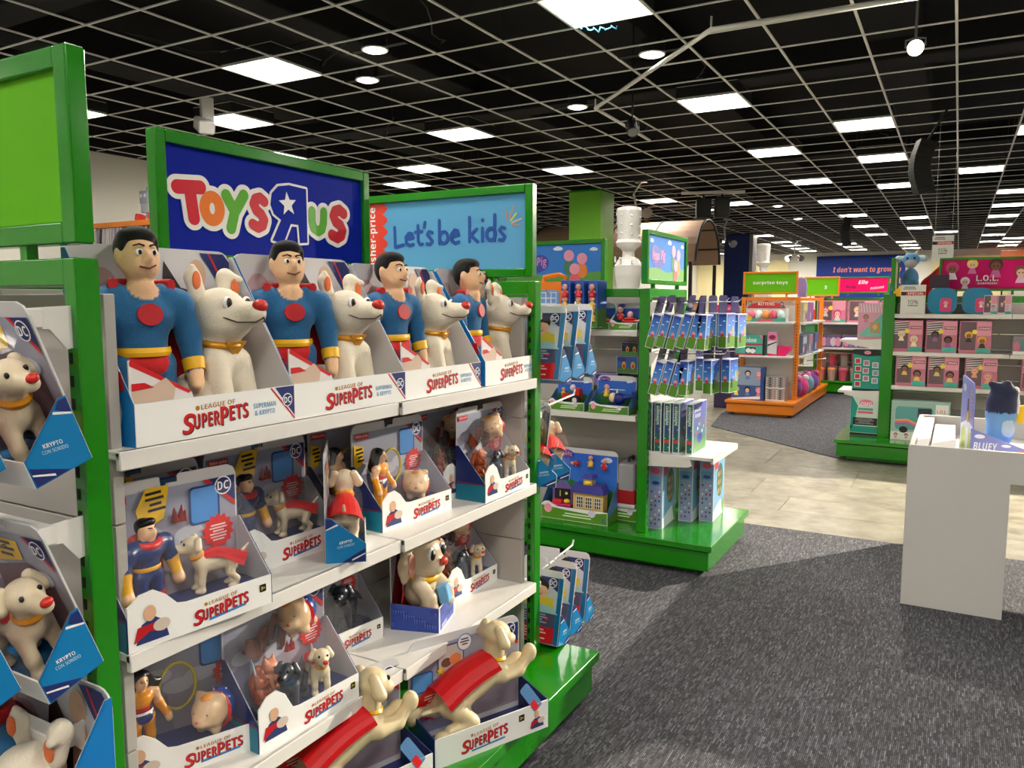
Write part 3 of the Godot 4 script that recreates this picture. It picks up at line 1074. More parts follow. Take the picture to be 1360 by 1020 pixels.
func make_plush_dog() -> MeshInstance3D:
	var w := Color(0.88, 0.84, 0.76)
	var m := blob([
		lump(V(0, 0.085, -0.025), V(0.066, 0.085, 0.066), w), lump(V(0, 0.135, 0.012), V(0.05, 0.06, 0.048), w),
		bone(V(0.036, 0.125, 0.035), V(0.036, 0.025, 0.062), 0.028, 0.022, w), bone(V(-0.036, 0.125, 0.035), V(-0.036, 0.025, 0.062), 0.028, 0.022, w),
		lump(V(0.036, 0.014, 0.075), V(0.024, 0.016, 0.03), w), lump(V(-0.036, 0.014, 0.075), V(0.024, 0.016, 0.03), w),
		lump(V(0.062, 0.05, -0.01), V(0.036, 0.052, 0.055), w), lump(V(-0.062, 0.05, -0.01), V(0.036, 0.052, 0.055), w),
		lump(V(0.07, 0.014, 0.045), V(0.024, 0.015, 0.032), w), lump(V(-0.07, 0.014, 0.045), V(0.024, 0.015, 0.032), w),
		bone(V(0, 0.16, 0.008), V(0, 0.2, 0.02), 0.042, 0.044, w), lump(V(0, 0.232, 0.022), V(0.058, 0.052, 0.055), w), lump(V(0, 0.208, 0.045), V(0.05, 0.034, 0.042), w),
		bone(V(0, 0.222, 0.06), V(0, 0.23, 0.112), 0.036, 0.025, w), bone(V(0, 0.05, -0.08), V(0.03, 0.02, -0.11), 0.013, 0.009, w),
	], 0.0046, 0.016)
	var o := body_of("plush_dog", m, M.plush)
	child(o, "nose", MB.new().paint(Color(0.78, 0.16, 0.12)).ell(V(0, 0.246, 0.128), V(0.019, 0.014, 0.014), 14, 10), M.satin)
	for s in [-1, 1]:
		var ea := blob([bone(V(0.042 * s, 0.265, 0.005), V(0.05 * s, 0.305, -0.005), 0.022, 0.02, w), bone(V(0.05 * s, 0.305, -0.005), V((0.062 if s > 0 else 0.052) * s, 0.325 if s < 0 else 0.302, 0.0 if s < 0 else 0.03), 0.02, 0.008, w)], 0.0042, 0.01)
		for i in ea.v.size(): ea.v[i].z = 0.002 + (ea.v[i].z - 0.002) * (0.55 if s < 0 else 0.8)
		child(o, "ear", ea, M.plush)
		child(o, "ear_lining", MB.new().paint(Color(0.90, 0.45, 0.25)).ell(V(0.052 * s, 0.298 if s < 0 else 0.285, 0.011 if s < 0 else 0.021), V(0.012, 0.02, 0.004), 10, 8), M.plush)
	var e := MB.new()
	for s in [-1, 1]:
		e.paint(Color(0.97, 0.97, 0.96)).ell(V(0.03 * s, 0.252, 0.068), V(0.012, 0.014, 0.007), 12, 8)
		e.paint(Color(0.25, 0.16, 0.10)).ell(V(0.029 * s, 0.252, 0.0725), V(0.0085, 0.0105, 0.0042), 12, 8)
		e.paint(Color(0.02, 0.02, 0.02)).ell(V(0.0285 * s, 0.252, 0.0745), V(0.006, 0.0075, 0.0035), 10, 8)
		e.paint(Color(0.25, 0.18, 0.15)).tube([V(0.0, 0.222, 0.137), V(0.014 * s, 0.212, 0.127), V(0.032 * s, 0.212, 0.095), V(0.042 * s, 0.222, 0.068)], 0.0015, -1, 5)
	child(o, "face", e, M.satin)
	var g := MB.new().paint(Color(0.83, 0.58, 0.16))
	g.tube(ring(V(0, 0.168, 0.012), 0.047, 0.047, 0, 22, -0.008), 0.008)
	g.at(xf(V(0, 0.166, 0.062), 0, 14)).prism(P2([-0.03, 0.004, 0, -0.034, 0.03, 0.004]), -0.003, 0.003)
	child(o, "bandana", g, M.gold)
	child(o, "cape", cape_mesh(0.05, 0.09, 0.178, 0.03, -0.055, -0.1, 0.035, Color(0.5, 0.04, 0.08)), M.satin)
	return o

func make_figure() -> MeshInstance3D:   # small plastic man, 0.17 m
	var bl := Color(0.06, 0.16, 0.40)
	var m := blob([
		bone(V(0.017, 0.068, 0), V(0.021, 0.035, 0.003), 0.0165, 0.0115, bl), bone(V(-0.017, 0.068, 0), V(-0.021, 0.035, 0.003), 0.0165, 0.0115, bl),
		bone(V(0.021, 0.035, 0.003), V(0.022, 0.008, 0), 0.012, 0.01, RED), bone(V(-0.021, 0.035, 0.003), V(-0.022, 0.008, 0), 0.012, 0.01, RED),
		lump(V(0.022, 0.005, 0.008), V(0.01, 0.006, 0.018), RED), lump(V(-0.022, 0.005, 0.008), V(0.01, 0.006, 0.018), RED),
		lump(V(0, 0.076, 0), V(0.026, 0.013, 0.017), bl), lump(V(0, 0.092, 0), V(0.026, 0.02, 0.018), bl), lump(V(0, 0.116, 0.001), V(0.039, 0.022, 0.023), bl),
		bone(V(0.028, 0.126, 0), V(0.044, 0.121, 0), 0.015, 0.017, bl), bone(V(-0.028, 0.126, 0), V(-0.044, 0.121, 0), 0.015, 0.017, bl),
		bone(V(0.047, 0.118, 0), V(0.056, 0.09, 0.004), 0.015, 0.012, bl), bone(V(-0.047, 0.118, 0), V(-0.056, 0.09, 0.004), 0.015, 0.012, bl),
		bone(V(0.056, 0.09, 0.004), V(0.06, 0.064, 0.012), 0.012, 0.0105, Color(0.9, 0.66, 0.1)), bone(V(-0.056, 0.09, 0.004), V(-0.06, 0.064, 0.012), 0.012, 0.0105, Color(0.9, 0.66, 0.1)),
		lump(V(0.061, 0.05, 0.016), V(0.0115, 0.013, 0.012), SKIN), lump(V(-0.061, 0.05, 0.016), V(0.0115, 0.013, 0.012), SKIN),
		bone(V(0, 0.13, 0), V(0, 0.142, 0.002), 0.013, 0.012, SKIN), lump(V(0, 0.154, 0.004), V(0.0145, 0.0185, 0.0155), SKIN), lump(V(0, 0.147, 0.0105), V(0.0115, 0.009, 0.010), SKIN), lump(V(0, 0.153, 0.02), V(0.003, 0.004, 0.004), SKIN),
	], 0.0022, 0.007)
	var o := body_of("toy_figure", m, M.plastic)
	var k := Color(0.02, 0.02, 0.025)
	var h := blob([lump(V(0, 0.166, 0.0), V(0.0155, 0.010, 0.0155), k), lump(V(0, 0.158, -0.007), V(0.0145, 0.014, 0.010), k), lump(V(0.002, 0.171, 0.011), V(0.011, 0.006, 0.007), k)], 0.002, 0.005)
	var e := MB.new().paint(k)
	for s in [-1, 1]:
		e.tube([V(0.002 * s, 0.16, 0.0195), V(0.009 * s, 0.161, 0.0165)], 0.0011, -1, 5)
		e.ell(V(0.0055 * s, 0.1565, 0.0185), V(0.0016, 0.0014, 0.001), 6, 5)
	h.add(e)
	child(o, "hair", h, M.plastic)
	child(o, "belt", MB.new().paint(Color(0.9, 0.66, 0.1)).lathe([Vector2(0.0275, 0.083), Vector2(0.0285, 0.087), Vector2(0.0275, 0.091)], 20, 0, 0, 0.72), M.plastic)
	child(o, "cape", cape_mesh(0.042, 0.062, 0.132, 0.012, -0.018, -0.036, 0.014, RED), M.plastic)
	child(o, "collar", MB.new().paint(RED).tube(ring(V(0, 0.133, 0.0), 0.026, 0.019, 0, 18, -0.006), 0.007), M.plastic)
	return o

func make_woman() -> MeshInstance3D:   # small plastic woman, 0.165 m
	var y := Color(0.92, 0.60, 0.08)
	var bl := Color(0.07, 0.15, 0.42)
	var m := blob([
		bone(V(0.013, 0.075, 0), V(0.015, 0.04, 0.002), 0.0125, 0.009, y), bone(V(-0.013, 0.075, 0), V(-0.015, 0.04, 0.002), 0.0125, 0.009, y),
		bone(V(0.015, 0.04, 0.002), V(0.016, 0.008, 0), 0.009, 0.007, y), bone(V(-0.015, 0.04, 0.002), V(-0.016, 0.008, 0), 0.009, 0.007, y),
		lump(V(0.016, 0.004, 0.007), V(0.007, 0.005, 0.014), y), lump(V(-0.016, 0.004, 0.007), V(0.007, 0.005, 0.014), y),
		lump(V(0, 0.079, 0), V(0.0225, 0.015, 0.016), bl), lump(V(0, 0.097, 0), V(0.0165, 0.010, 0.0125), RED), lump(V(0, 0.114, 0.003), V(0.021, 0.0155, 0.016), y),
		bone(V(0.017, 0.123, 0), V(0.026, 0.119, 0), 0.008, 0.009, SKIN), bone(V(-0.017, 0.123, 0), V(-0.026, 0.119, 0), 0.008, 0.009, SKIN),
		bone(V(0.027, 0.118, 0), V(0.034, 0.094, 0.003), 0.0085, 0.007, SKIN), bone(V(-0.027, 0.118, 0), V(-0.034, 0.094, 0.003), 0.0085, 0.007, SKIN),
		bone(V(0.034, 0.094, 0.003), V(0.042, 0.074, 0.014), 0.008, 0.0075, y), bone(V(-0.034, 0.094, 0.003), V(-0.036, 0.072, 0.012), 0.008, 0.0075, y),
		lump(V(0.044, 0.065, 0.018), V(0.007, 0.009, 0.007), SKIN), lump(V(-0.036, 0.062, 0.016), V(0.007, 0.009, 0.007), SKIN),
		bone(V(0, 0.126, 0), V(0, 0.138, 0.001), 0.0075, 0.007, SKIN), lump(V(0, 0.149, 0.003), V(0.0125, 0.0155, 0.0135), SKIN), lump(V(0, 0.142, 0.008), V(0.008, 0.007, 0.007), SKIN), lump(V(0, 0.147, 0.017), V(0.002, 0.003, 0.003), SKIN),
	], 0.002, 0.006)
	var o := body_of("toy_figure", m, M.plastic)
	var k := Color(0.03, 0.02, 0.025)
	var h := blob([lump(V(0, 0.157, -0.002), V(0.0155, 0.0115, 0.015), k), bone(V(0, 0.155, -0.01), V(0.004, 0.12, -0.016), 0.014, 0.018, k), bone(V(0.014, 0.155, 0), V(0.03, 0.13, -0.006), 0.006, 0.010, k), bone(V(-0.013, 0.155, 0), V(-0.019, 0.125, -0.006), 0.006, 0.010, k), lump(V(0.034, 0.135, -0.004), V(0.012, 0.006, 0.006), k)], 0.002, 0.007)
	for s in [-1, 1]: h.add(MB.new().paint(k).ell(V(0.005 * s, 0.151, 0.0158), V(0.0019, 0.0014, 0.001), 6, 5))
	child(o, "hair", h, M.plastic)
	child(o, "belt", MB.new().paint(Color(0.95, 0.93, 0.88)).lathe([Vector2(0.0225, 0.087), Vector2(0.0215, 0.092)], 18, 0, 0, 0.74), M.plastic)
	return o

func make_dog(c0: Color, c1: Color, band: Color) -> MeshInstance3D:   # small standing dog, faces +Z, 0.10 m
	var m := blob([
		bone(V(0, 0.052, 0.018), V(0, 0.05, -0.03), 0.0185, 0.0135, c0), 
		bone(V(0.011, 0.048, 0.022), V(0.013, 0.022, 0.026), 0.009, 0.0062, c0), bone(V(0.013, 0.022, 0.026), V(0.013, 0.006, 0.026), 0.006, 0.006, c0), lump(V(0.013, 0.005, 0.03), V(0.007, 0.005, 0.009), c0),
		bone(V(-0.011, 0.048, 0.022), V(-0.013, 0.022, 0.026), 0.009, 0.0062, c0), bone(V(-0.013, 0.022, 0.026), V(-0.013, 0.006, 0.026), 0.006, 0.006, c0), lump(V(-0.013, 0.005, 0.03), V(0.007, 0.005, 0.009), c0),
		bone(V(0.011, 0.047, -0.03), V(0.013, 0.03, -0.024), 0.0105, 0.007, c0), bone(V(0.013, 0.03, -0.024), V(0.013, 0.017, -0.036), 0.0065, 0.005, c0), bone(V(0.013, 0.017, -0.036), V(0.013, 0.006, -0.032), 0.005, 0.0052, c0), lump(V(0.013, 0.005, -0.028), V(0.007, 0.005, 0.009), c0),
		bone(V(-0.011, 0.047, -0.03), V(-0.013, 0.03, -0.024), 0.0105, 0.007, c0), bone(V(-0.013, 0.03, -0.024), V(-0.013, 0.017, -0.036), 0.0065, 0.005, c0), bone(V(-0.013, 0.017, -0.036), V(-0.013, 0.006, -0.032), 0.005, 0.0052, c0), lump(V(-0.013, 0.005, -0.028), V(0.007, 0.005, 0.009), c0),
		bone(V(0, 0.058, 0.025), V(0, 0.078, 0.034), 0.013, 0.0115, c0), lump(V(0, 0.089, 0.038), V(0.0165, 0.0155, 0.017), c0), bone(V(0, 0.084, 0.048), V(0, 0.084, 0.066), 0.0105, 0.008, c0),
		bone(V(0, 0.055, -0.042), V(0, 0.075, -0.062), 0.004, 0.002, c0),
	], 0.0019, 0.005)
	var o := body_of("toy_dog", m, M.plastic)
	for s in [-1, 1]:
		child(o, "ear", blob([bone(V(0.014 * s, 0.099, 0.03), V(0.02 * s, 0.086, 0.032), 0.006, 0.0075, c0)], 0.0018, 0.004), M.plastic)
	var e := MB.new().paint(Color(0.8, 0.16, 0.12) if c0.v > 0.5 else Color(0.03, 0.03, 0.03)).ell(V(0, 0.089, 0.073), V(0.006, 0.0045, 0.0045), 10, 8)
	for s in [-1, 1]: e.paint(Color(0.02, 0.02, 0.02)).ell(V(0.0085 * s, 0.094, 0.0525), V(0.0024, 0.003, 0.002), 8, 6)
	child(o, "face", e, M.plastic)
	child(o, "collar", MB.new().paint(band).at(xf(V(0, 0.068, 0.03), 0, 22)).lathe([Vector2(0.0125, -0.005), Vector2(0.0145, 0), Vector2(0.0125, 0.005)], 16), M.plastic)
	if c1.a > 0.0:
		var cp := MB.new().paint(c1)
		for i in 8:
			for j in 8:
				var q := []
				for k in [[i, j], [i, j + 1], [i + 1, j + 1], [i + 1, j]]:
					var t: float = k[0] / 8.0
					var a: float = (k[1] / 4.0 - 1.0) * lerpf(1.0, 1.35, t)
					var r := lerpf(0.016, 0.030, t)
					q.append(V(sin(a) * r, 0.05 + cos(a) * lerpf(0.024, 0.024, t) + 0.006 * sin(t * 4.5) - 0.006 * t, lerpf(0.022, -0.052 - 0.008 * cos(a * 2.0), t)))
				cp.face(q[0], q[1], q[2], q[3], V(sin((j / 4.0 - 1.0) * 1.1), cos((j / 4.0 - 1.0) * 1.1), 0.1))
		child(o, "cape", cp, M.plastic)
	return o

func make_round_pet() -> MeshInstance3D:   # plump cream pet in a spotted blue vest with a red scarf
	var w := Color(0.86, 0.73, 0.58)
	var m := blob([
		lump(V(0, 0.04, 0.015), V(0.034, 0.035, 0.034), w), lump(V(0, 0.036, -0.02), V(0.031, 0.031, 0.036), w),
		lump(V(0, 0.033, 0.046), V(0.016, 0.012, 0.012), w),
		lump(V(0.016, 0.006, 0.02), V(0.008, 0.008, 0.011), w), lump(V(-0.016, 0.006, 0.02), V(0.008, 0.008, 0.011), w), lump(V(0.016, 0.006, -0.03), V(0.008, 0.008, 0.011), w), lump(V(-0.016, 0.006, -0.03), V(0.008, 0.008, 0.011), w),
		lump(V(0.024, 0.068, 0.012), V(0.009, 0.009, 0.005), w), lump(V(-0.024, 0.068, 0.012), V(0.009, 0.009, 0.005), w),
	], 0.0026, 0.01)
	var o := body_of("toy_pet", m, M.plastic)
	var ve := MB.new().paint(Color(0.10, 0.25, 0.62)).ell(V(0, 0.0375, -0.023), V(0.0335, 0.0335, 0.033), 18, 12)
	for k in 14: ve.paint(Color(0.85, 0.88, 0.95)).ell(V(0, 0.0375, -0.023) + V(cos(k * 2.4) * sin(0.35 + 0.07 * k), cos(0.35 + 0.07 * k), sin(k * 2.4) * sin(0.35 + 0.07 * k)) * 0.0332, V(0.0022, 0.0022, 0.0022), 6, 4)
	child(o, "vest", ve, M.plastic)
	child(o, "scarf", MB.new().paint(RED).at(xf(V(0, 0.034, 0.0), 0, 80)).lathe([Vector2(0.033, -0.006), Vector2(0.0375, 0), Vector2(0.033, 0.006)], 20), M.plastic)
	var e := MB.new().paint(Color(0.85, 0.55, 0.2)).ell(V(0, 0.066, 0.022), V(0.014, 0.011, 0.014), 10, 8)
	for s in [-1, 1]: e.paint(Color(0.03, 0.02, 0.02)).ell(V(0.013 * s, 0.046, 0.0445), V(0.003, 0.0035, 0.002), 8, 6)
	e.paint(Color(0.8, 0.4, 0.4)).ell(V(0, 0.037, 0.0575), V(0.004, 0.003, 0.002), 8, 6)
	child(o, "face", e, M.plastic)
	return o

func make_small_pet(called: String, c0: Color, tail: float) -> MeshInstance3D:
	var m := blob([
		lump(V(0, 0.02, 0), V(0.014, 0.019, 0.013), c0), lump(V(0, 0.045, 0.003), V(0.0145, 0.013, 0.0135), c0), lump(V(0, 0.042, 0.015), V(0.006, 0.005, 0.005), c0),
		bone(V(0.009, 0.026, 0.008), V(0.012, 0.012, 0.016), 0.005, 0.004, c0), bone(V(-0.009, 0.026, 0.008), V(-0.012, 0.012, 0.016), 0.005, 0.004, c0),
		lump(V(0.009, 0.004, 0.008), V(0.006, 0.004, 0.010), c0), lump(V(-0.009, 0.004, 0.008), V(0.006, 0.004, 0.010), c0),
		bone(V(0.010, 0.055, 0), V(0.012, 0.063, 0), 0.005, 0.002, c0), bone(V(-0.010, 0.055, 0), V(-0.012, 0.063, 0), 0.005, 0.002, c0),
		bone(V(0, 0.012, -0.012), V(0.016 * tail, 0.03, -0.022), 0.006, 0.008 * tail, c0), bone(V(0.016 * tail, 0.03, -0.022), V(0.02 * tail, 0.055, -0.016), 0.008 * tail, 0.007 * tail, c0),
	], 0.0021, 0.005)
	var o := body_of(called, m, M.plastic)
	var e := MB.new().paint(Color(0.03, 0.02, 0.02))
	for s in [-1, 1]: e.ell(V(0.0058 * s, 0.048, 0.0155), V(0.0022, 0.003, 0.0016), 8, 6)
	child(o, "face", e, M.plastic)
	return o

func make_leaping_dog() -> MeshInstance3D:   # big plastic dog stretched out in a leap towards +X, back arched up
	var w := Color(0.85, 0.78, 0.62)
	var m := blob([
		bone(V(-0.07, 0.105, 0), V(0.04, 0.175, 0), 0.036, 0.044, w), bone(V(-0.10, 0.085, 0), V(-0.07, 0.105, 0), 0.034, 0.036, w),
		bone(V(0.05, 0.185, 0), V(0.055, 0.245, 0), 0.032, 0.03, w), lump(V(0.062, 0.285, 0), V(0.042, 0.036, 0.038), w), bone(V(0.075, 0.272, 0), V(0.105, 0.258, 0), 0.026, 0.02, w), lump(V(0.117, 0.262, 0), V(0.010, 0.008, 0.010), Color(0.86, 0.52, 0.46)),
		bone(V(0.06, 0.165, 0.03), V(0.115, 0.17, 0.035), 0.026, 0.018, w), bone(V(0.115, 0.17, 0.035), V(0.15, 0.205, 0.035), 0.017, 0.015, w), lump(V(0.158, 0.22, 0.035), V(0.021, 0.027, 0.019), w),
		bone(V(0.06, 0.15, -0.03), V(0.12, 0.14, -0.035), 0.026, 0.018, w), bone(V(0.12, 0.14, -0.035), V(0.165, 0.155, -0.035), 0.017, 0.015, w), lump(V(0.178, 0.16, -0.035), V(0.026, 0.020, 0.019), w),
		bone(V(-0.09, 0.085, 0.03), V(-0.05, 0.05, 0.04), 0.03, 0.020, w), bone(V(-0.05, 0.05, 0.04), V(-0.125, 0.04, 0.04), 0.019, 0.014, w), lump(V(-0.15, 0.022, 0.04), V(0.026, 0.018, 0.02), w),
		bone(V(-0.10, 0.085, -0.03), V(-0.12, 0.055, -0.04), 0.028, 0.018, w), bone(V(-0.12, 0.055, -0.04), V(-0.185, 0.065, -0.04), 0.017, 0.013, w), lump(V(-0.20, 0.05, -0.04), V(0.02, 0.024, 0.018), w),
		bone(V(-0.125, 0.09, 0), V(-0.19, 0.085, 0), 0.010, 0.007, w),
	], 0.0044, 0.012)
	var o := body_of("toy_dog", m, M.plastic)
	for s in [-1, 1]:
		child(o, "ear", blob([bone(V(0.045, 0.308, 0.028 * s), V(0.05, 0.272, 0.046 * s), 0.014, 0.018, w)], 0.004, 0.01), M.plastic)
	var e := MB.new().paint(Color(0.02, 0.02, 0.02))
	for s in [-1, 1]: e.ell(V(0.094, 0.296, 0.022 * s), V(0.006, 0.008, 0.005), 8, 6)
	child(o, "face", e, M.plastic)
	child(o, "collar", MB.new().paint(Color(0.93, 0.70, 0.06)).at(xf(V(0.052, 0.215, 0), 0, 0, -4)).lathe([Vector2(0.033, -0.007), Vector2(0.038, 0), Vector2(0.033, 0.007)], 22), M.plastic)
	var cp := MB.new().paint(Color(0.80, 0.07, 0.09))
	for i in 8:
		for j in 10:
			var q := []
			for k in [[i, j], [i, j + 1], [i + 1, j + 1], [i + 1, j]]:
				var t: float = k[0] / 8.0
				var a: float = (k[1] / 5.0 - 1.0) * 1.5
				var c := V(0.045, 0.19, 0).lerp(V(-0.135, 0.105, 0), t) + V(0, 0.012 * sin(t * PI), 0)
				var r := lerpf(0.047, 0.052, t)
				q.append(c + V(-0.4, 0.9, 0) * cos(a) * r + V(0, 0, sin(a) * r * 1.05))
			var am := ((j + 0.5) / 5.0 - 1.0) * 1.5
			cp.face(q[0], q[1], q[2], q[3], V(-0.4 * cos(am), 0.9 * cos(am), sin(am)))
	child(o, "cape", cp, M.plastic)
	return o

func make_puppy() -> MeshInstance3D:   # sitting puppy with big drooping ears
	var w := Color(0.80, 0.73, 0.62)
	var m := blob([
		lump(V(0, 0.05, 0), V(0.05, 0.052, 0.046), w), lump(V(0, 0.15, 0.005), V(0.066, 0.06, 0.058), w), lump(V(0, 0.125, 0.045), V(0.036, 0.028, 0.03), w), bone(V(0, 0.08, 0), V(0, 0.11, 0), 0.036, 0.04, w),
		bone(V(0.04, 0.08, 0.02), V(0.045, 0.05, 0.052), 0.022, 0.02, w), bone(V(-0.04, 0.08, 0.02), V(-0.045, 0.05, 0.052), 0.022, 0.02, w), lump(V(0.045, 0.045, 0.058), V(0.022, 0.020, 0.020), w), lump(V(-0.045, 0.045, 0.058), V(0.022, 0.020, 0.020), w),
		lump(V(0.042, 0.016, 0.055), V(0.024, 0.02, 0.03), w), lump(V(-0.042, 0.016, 0.055), V(0.024, 0.02, 0.03), w),
	], 0.0046, 0.014)
	var o := body_of("toy_puppy", m, M.plastic)
	for s in [-1, 1]:
		var ea := blob([bone(V(0.05 * s, 0.185, 0), V(0.082 * s, 0.14, 0.01), 0.024, 0.034, w), bone(V(0.082 * s, 0.14, 0.01), V(0.092 * s, 0.11, 0.012), 0.034, 0.016, w)], 0.0046, 0.012)
		for i in ea.v.size(): ea.v[i].z = 0.006 + (ea.v[i].z - 0.006) * 0.45
		child(o, "ear", ea, M.plastic)
		child(o, "ear_lining", MB.new().paint(Color(0.80, 0.55, 0.48)).ell(V(0.078 * s, 0.143, 0.022), V(0.018, 0.034, 0.005), 12, 8), M.plastic)
	var e := MB.new()
	for s in [-1, 1]:
		e.paint(Color(0.95, 0.95, 0.95)).ell(V(0.028 * s, 0.165, 0.053), V(0.015, 0.019, 0.009), 12, 8)
		e.paint(Color(0.03, 0.02, 0.02)).ell(V(0.027 * s, 0.163, 0.058), V(0.012, 0.016, 0.007), 12, 8)
		e.paint(Color(0.98, 0.98, 0.98)).ell(V(0.03 * s, 0.171, 0.0645), V(0.004, 0.005, 0.002), 8, 6)
	e.paint(Color(0.78, 0.22, 0.14)).ell(V(0, 0.142, 0.078), V(0.016, 0.012, 0.010), 12, 8)
	child(o, "face", e, M.satin)
	child(o, "scarf", MB.new().paint(Color(0.93, 0.72, 0.1)).tube(ring(V(0, 0.094, 0.006), 0.044, 0.04, 0, 18, -0.006), 0.010), M.plastic)
	child(o, "milk_carton", MB.new().paint(Color(0.45, 0.70, 0.88)).at(xf(V(0, 0.05, 0.078), 20, -12)).box(V(0, 0, 0), V(0.04, 0.05, 0.03), 0.004).at(Transform3D.IDENTITY), M.plastic)
	return o

func make_peg_doll(c0: Color) -> MeshInstance3D:   # little plain peg figure in a dress
	var m := MB.new().paint(c0).lathe([Vector2(0.0, 0.0), Vector2(0.014, 0.0), Vector2(0.015, 0.006), Vector2(0.007, 0.032), Vector2(0.0, 0.034)], 14)
	m.paint(Color(0.93, 0.68, 0.62)).ell(V(0, 0.042, 0), V(0.0125, 0.0125, 0.0115), 12, 8)
	for s in [-1, 1]: m.tube([V(0.007 * s, 0.026, 0), V(0.017 * s, 0.017, 0.004)], 0.003, 0.0025, 6)
	var o := body_of("peg_figure", m, M.plastic)
	var e := MB.new().paint(Color(0.1, 0.07, 0.06))
	for s in [-1, 1]: e.ell(V(0.004 * s, 0.044, 0.011), V(0.0014, 0.0018, 0.001), 6, 5)
	child(o, "face", e, M.plastic)
	return o

# ---------------------------------------------------------------- packages: front towards +Z, standing on y = 0
func tray(o: Node3D, w: float, h: float, d: float, lip: float, side: Color, inner: Color, shoulder := 0.55, notch := true, popup := 0.0, popup_w := 0.09, sides_part := "box") -> void:
	var m := MB.new()
	var t := 0.0016
	m.paint(side).box(V(0, t, 0), V(w, 2 * t, d))
	var bp := PackedVector2Array()
	if notch:
		var n := w * 0.06
		bp = rrect(-w / 2, 0, -n, h, 0.016, 2)
		bp = PackedVector2Array()
		bp.append_array(P2([w / 2, 0, w / 2, h - 0.022, w / 2 - 0.006, h - 0.007, w / 2 - 0.02, h, n + 0.004, h, n, h - 0.004, n, h - 0.016, -n + 0.014, h - 0.016, -n + 0.010, h - 0.021, -n + 0.002, h - 0.021, -n, h - 0.010, -n, h - 0.003, -n - 0.004, h, -w / 2 + 0.02, h, -w / 2 + 0.006, h - 0.007, -w / 2, h - 0.022, -w / 2, 0]))
	else:
		bp = rrect(-w / 2, 0, w / 2, h, 0.03, 3)
	m.paint(Color(0.80, 0.80, 0.81)).prism(bp, -d / 2 - t, -d / 2 + t)
	for s in [-1.0, 1.0]:
		var sp := P2([-d / 2, 0, -d / 2, lip, d / 2 - 0.012, h * shoulder, d / 2, h * shoulder, d / 2, 0])
		m.at(xf(V(s * (w / 2 - 0.0008), 0, 0), 90)).paint(inner).prism(sp, -0.0008, 0.0008)
		m.at(xf(V(s * (w / 2 + 0.0008), 0, 0), 90)).paint(side).prism(sp, -0.0008, 0.0008)
	m.at(Transform3D.IDENTITY).paint(WHITE)
	var fp := P2([-w / 2, 0, w / 2, 0, w / 2, lip])
	if popup > 0.0:
		fp.append_array(P2([-w / 2 + popup_w * 1.25, lip, -w / 2 + popup_w * 1.05, lip + 0.004, -w / 2 + popup_w * 0.8, popup * 0.86, -w / 2 + popup_w * 0.55, popup, -w / 2 + popup_w * 0.25, popup * 0.97, -w / 2 + 0.006, popup * 0.84, -w / 2, popup * 0.8]))
	else:
		fp.append(Vector2(-w / 2, lip))
	m.prism(fp, d / 2 - t, d / 2 + t)
	part(sides_part, m, M.card, o)

func side_print(m: MB, w: float, h: float, d: float, lip: float, shoulder: float, base: Color, lower: Color, accent: Color) -> void:
	for s in [-1.0, 1.0]:
		m.at(xf(V(s * w / 2, 0, 0), 90.0 * s))
		var b: float = -s   # with this turn local x runs towards the back on one side and to the front on the other
		var z := 0.0022
		var k: float = -d / 2 * b
		m.paint(base)
		m.flat(P2([-k, 0, k, 0, k, h * shoulder, k * 0.78, h * shoulder, -k, lip]), z)
		m.paint(lower).flat(P2([-k, 0, k, 0, k, h * shoulder * 0.30, -k, lip * 0.92]), z + 0.0004)
		m.paint(accent).flat(P2([-k, lip * 0.95, k, h * shoulder * 0.32, k, h * shoulder * 0.34, -k, lip * 0.98]), z + 0.0008)
	m.at(Transform3D.IDENTITY)

func roundel(m: MB, x: float, y: float, r: float, z: float) -> void:
	m.paint(Color(0.96, 0.96, 0.96)).disc(x, y, r, r, z)
	m.paint(NAVY).disc(x, y, r * 0.86, r * 0.86, z + 0.0003)
	text(m, "DC", x, y, z + 0.0006, r * 1.35, r * 0.95, Color(0.96, 0.96, 0.96), true, 0.0)

func logo(m: MB, x: float, y: float, z: float, w: float, rise := 0.06) -> void:
	text(m, "LEAGUE OF", x + w * 0.02, y + w * 0.155, z, w * 0.52, w * 0.06, Color(0.68, 0.47, 0.14), true, 0.0, "Droid Sans", rise)
	m.paint(Color(0.68, 0.47, 0.14)).disc(x - w * 0.29, y + w * 0.14, w * 0.03, w * 0.03, z)
	for k in 2:
		var o := w * 0.014 * (1 - k)
		var c := Color(0.22, 0.05, 0.06) if k == 0 else Color(0.78, 0.09, 0.10)
		var zz := z + 0.0003 * k
		text(m, "S", x - w * 0.43 + o, y - w * 0.03 - o, zz, w * 0.15, w * 0.24, c, true, 0.15)
		text(m, "UPER", x - w * 0.165 + o, y - w * 0.01 - o, zz, w * 0.38, w * 0.175, c, true, 0.0, "Droid Sans", rise)
		text(m, "P", x + w * 0.1 + o, y + w * 0.005 - o, zz, w * 0.12, w * 0.23, c, true, 0.0)
		text(m, "ETS", x + w * 0.33 + o, y + w * 0.03 - o, zz, w * 0.30, w * 0.19, c, true, 0.0, "Droid Sans", rise)

func badge(m: MB, x: float, y: float, s: float, z: float) -> void:
	m.paint(Color(0.04, 0.04, 0.05)).flat(rrect(x - s, y - s, x + s, y + s, s * 0.25), z)
	text(m, "3+", x, y, z + 0.0004, s * 1.25, s * 0.85, Color(0.95, 0.85, 0.25))

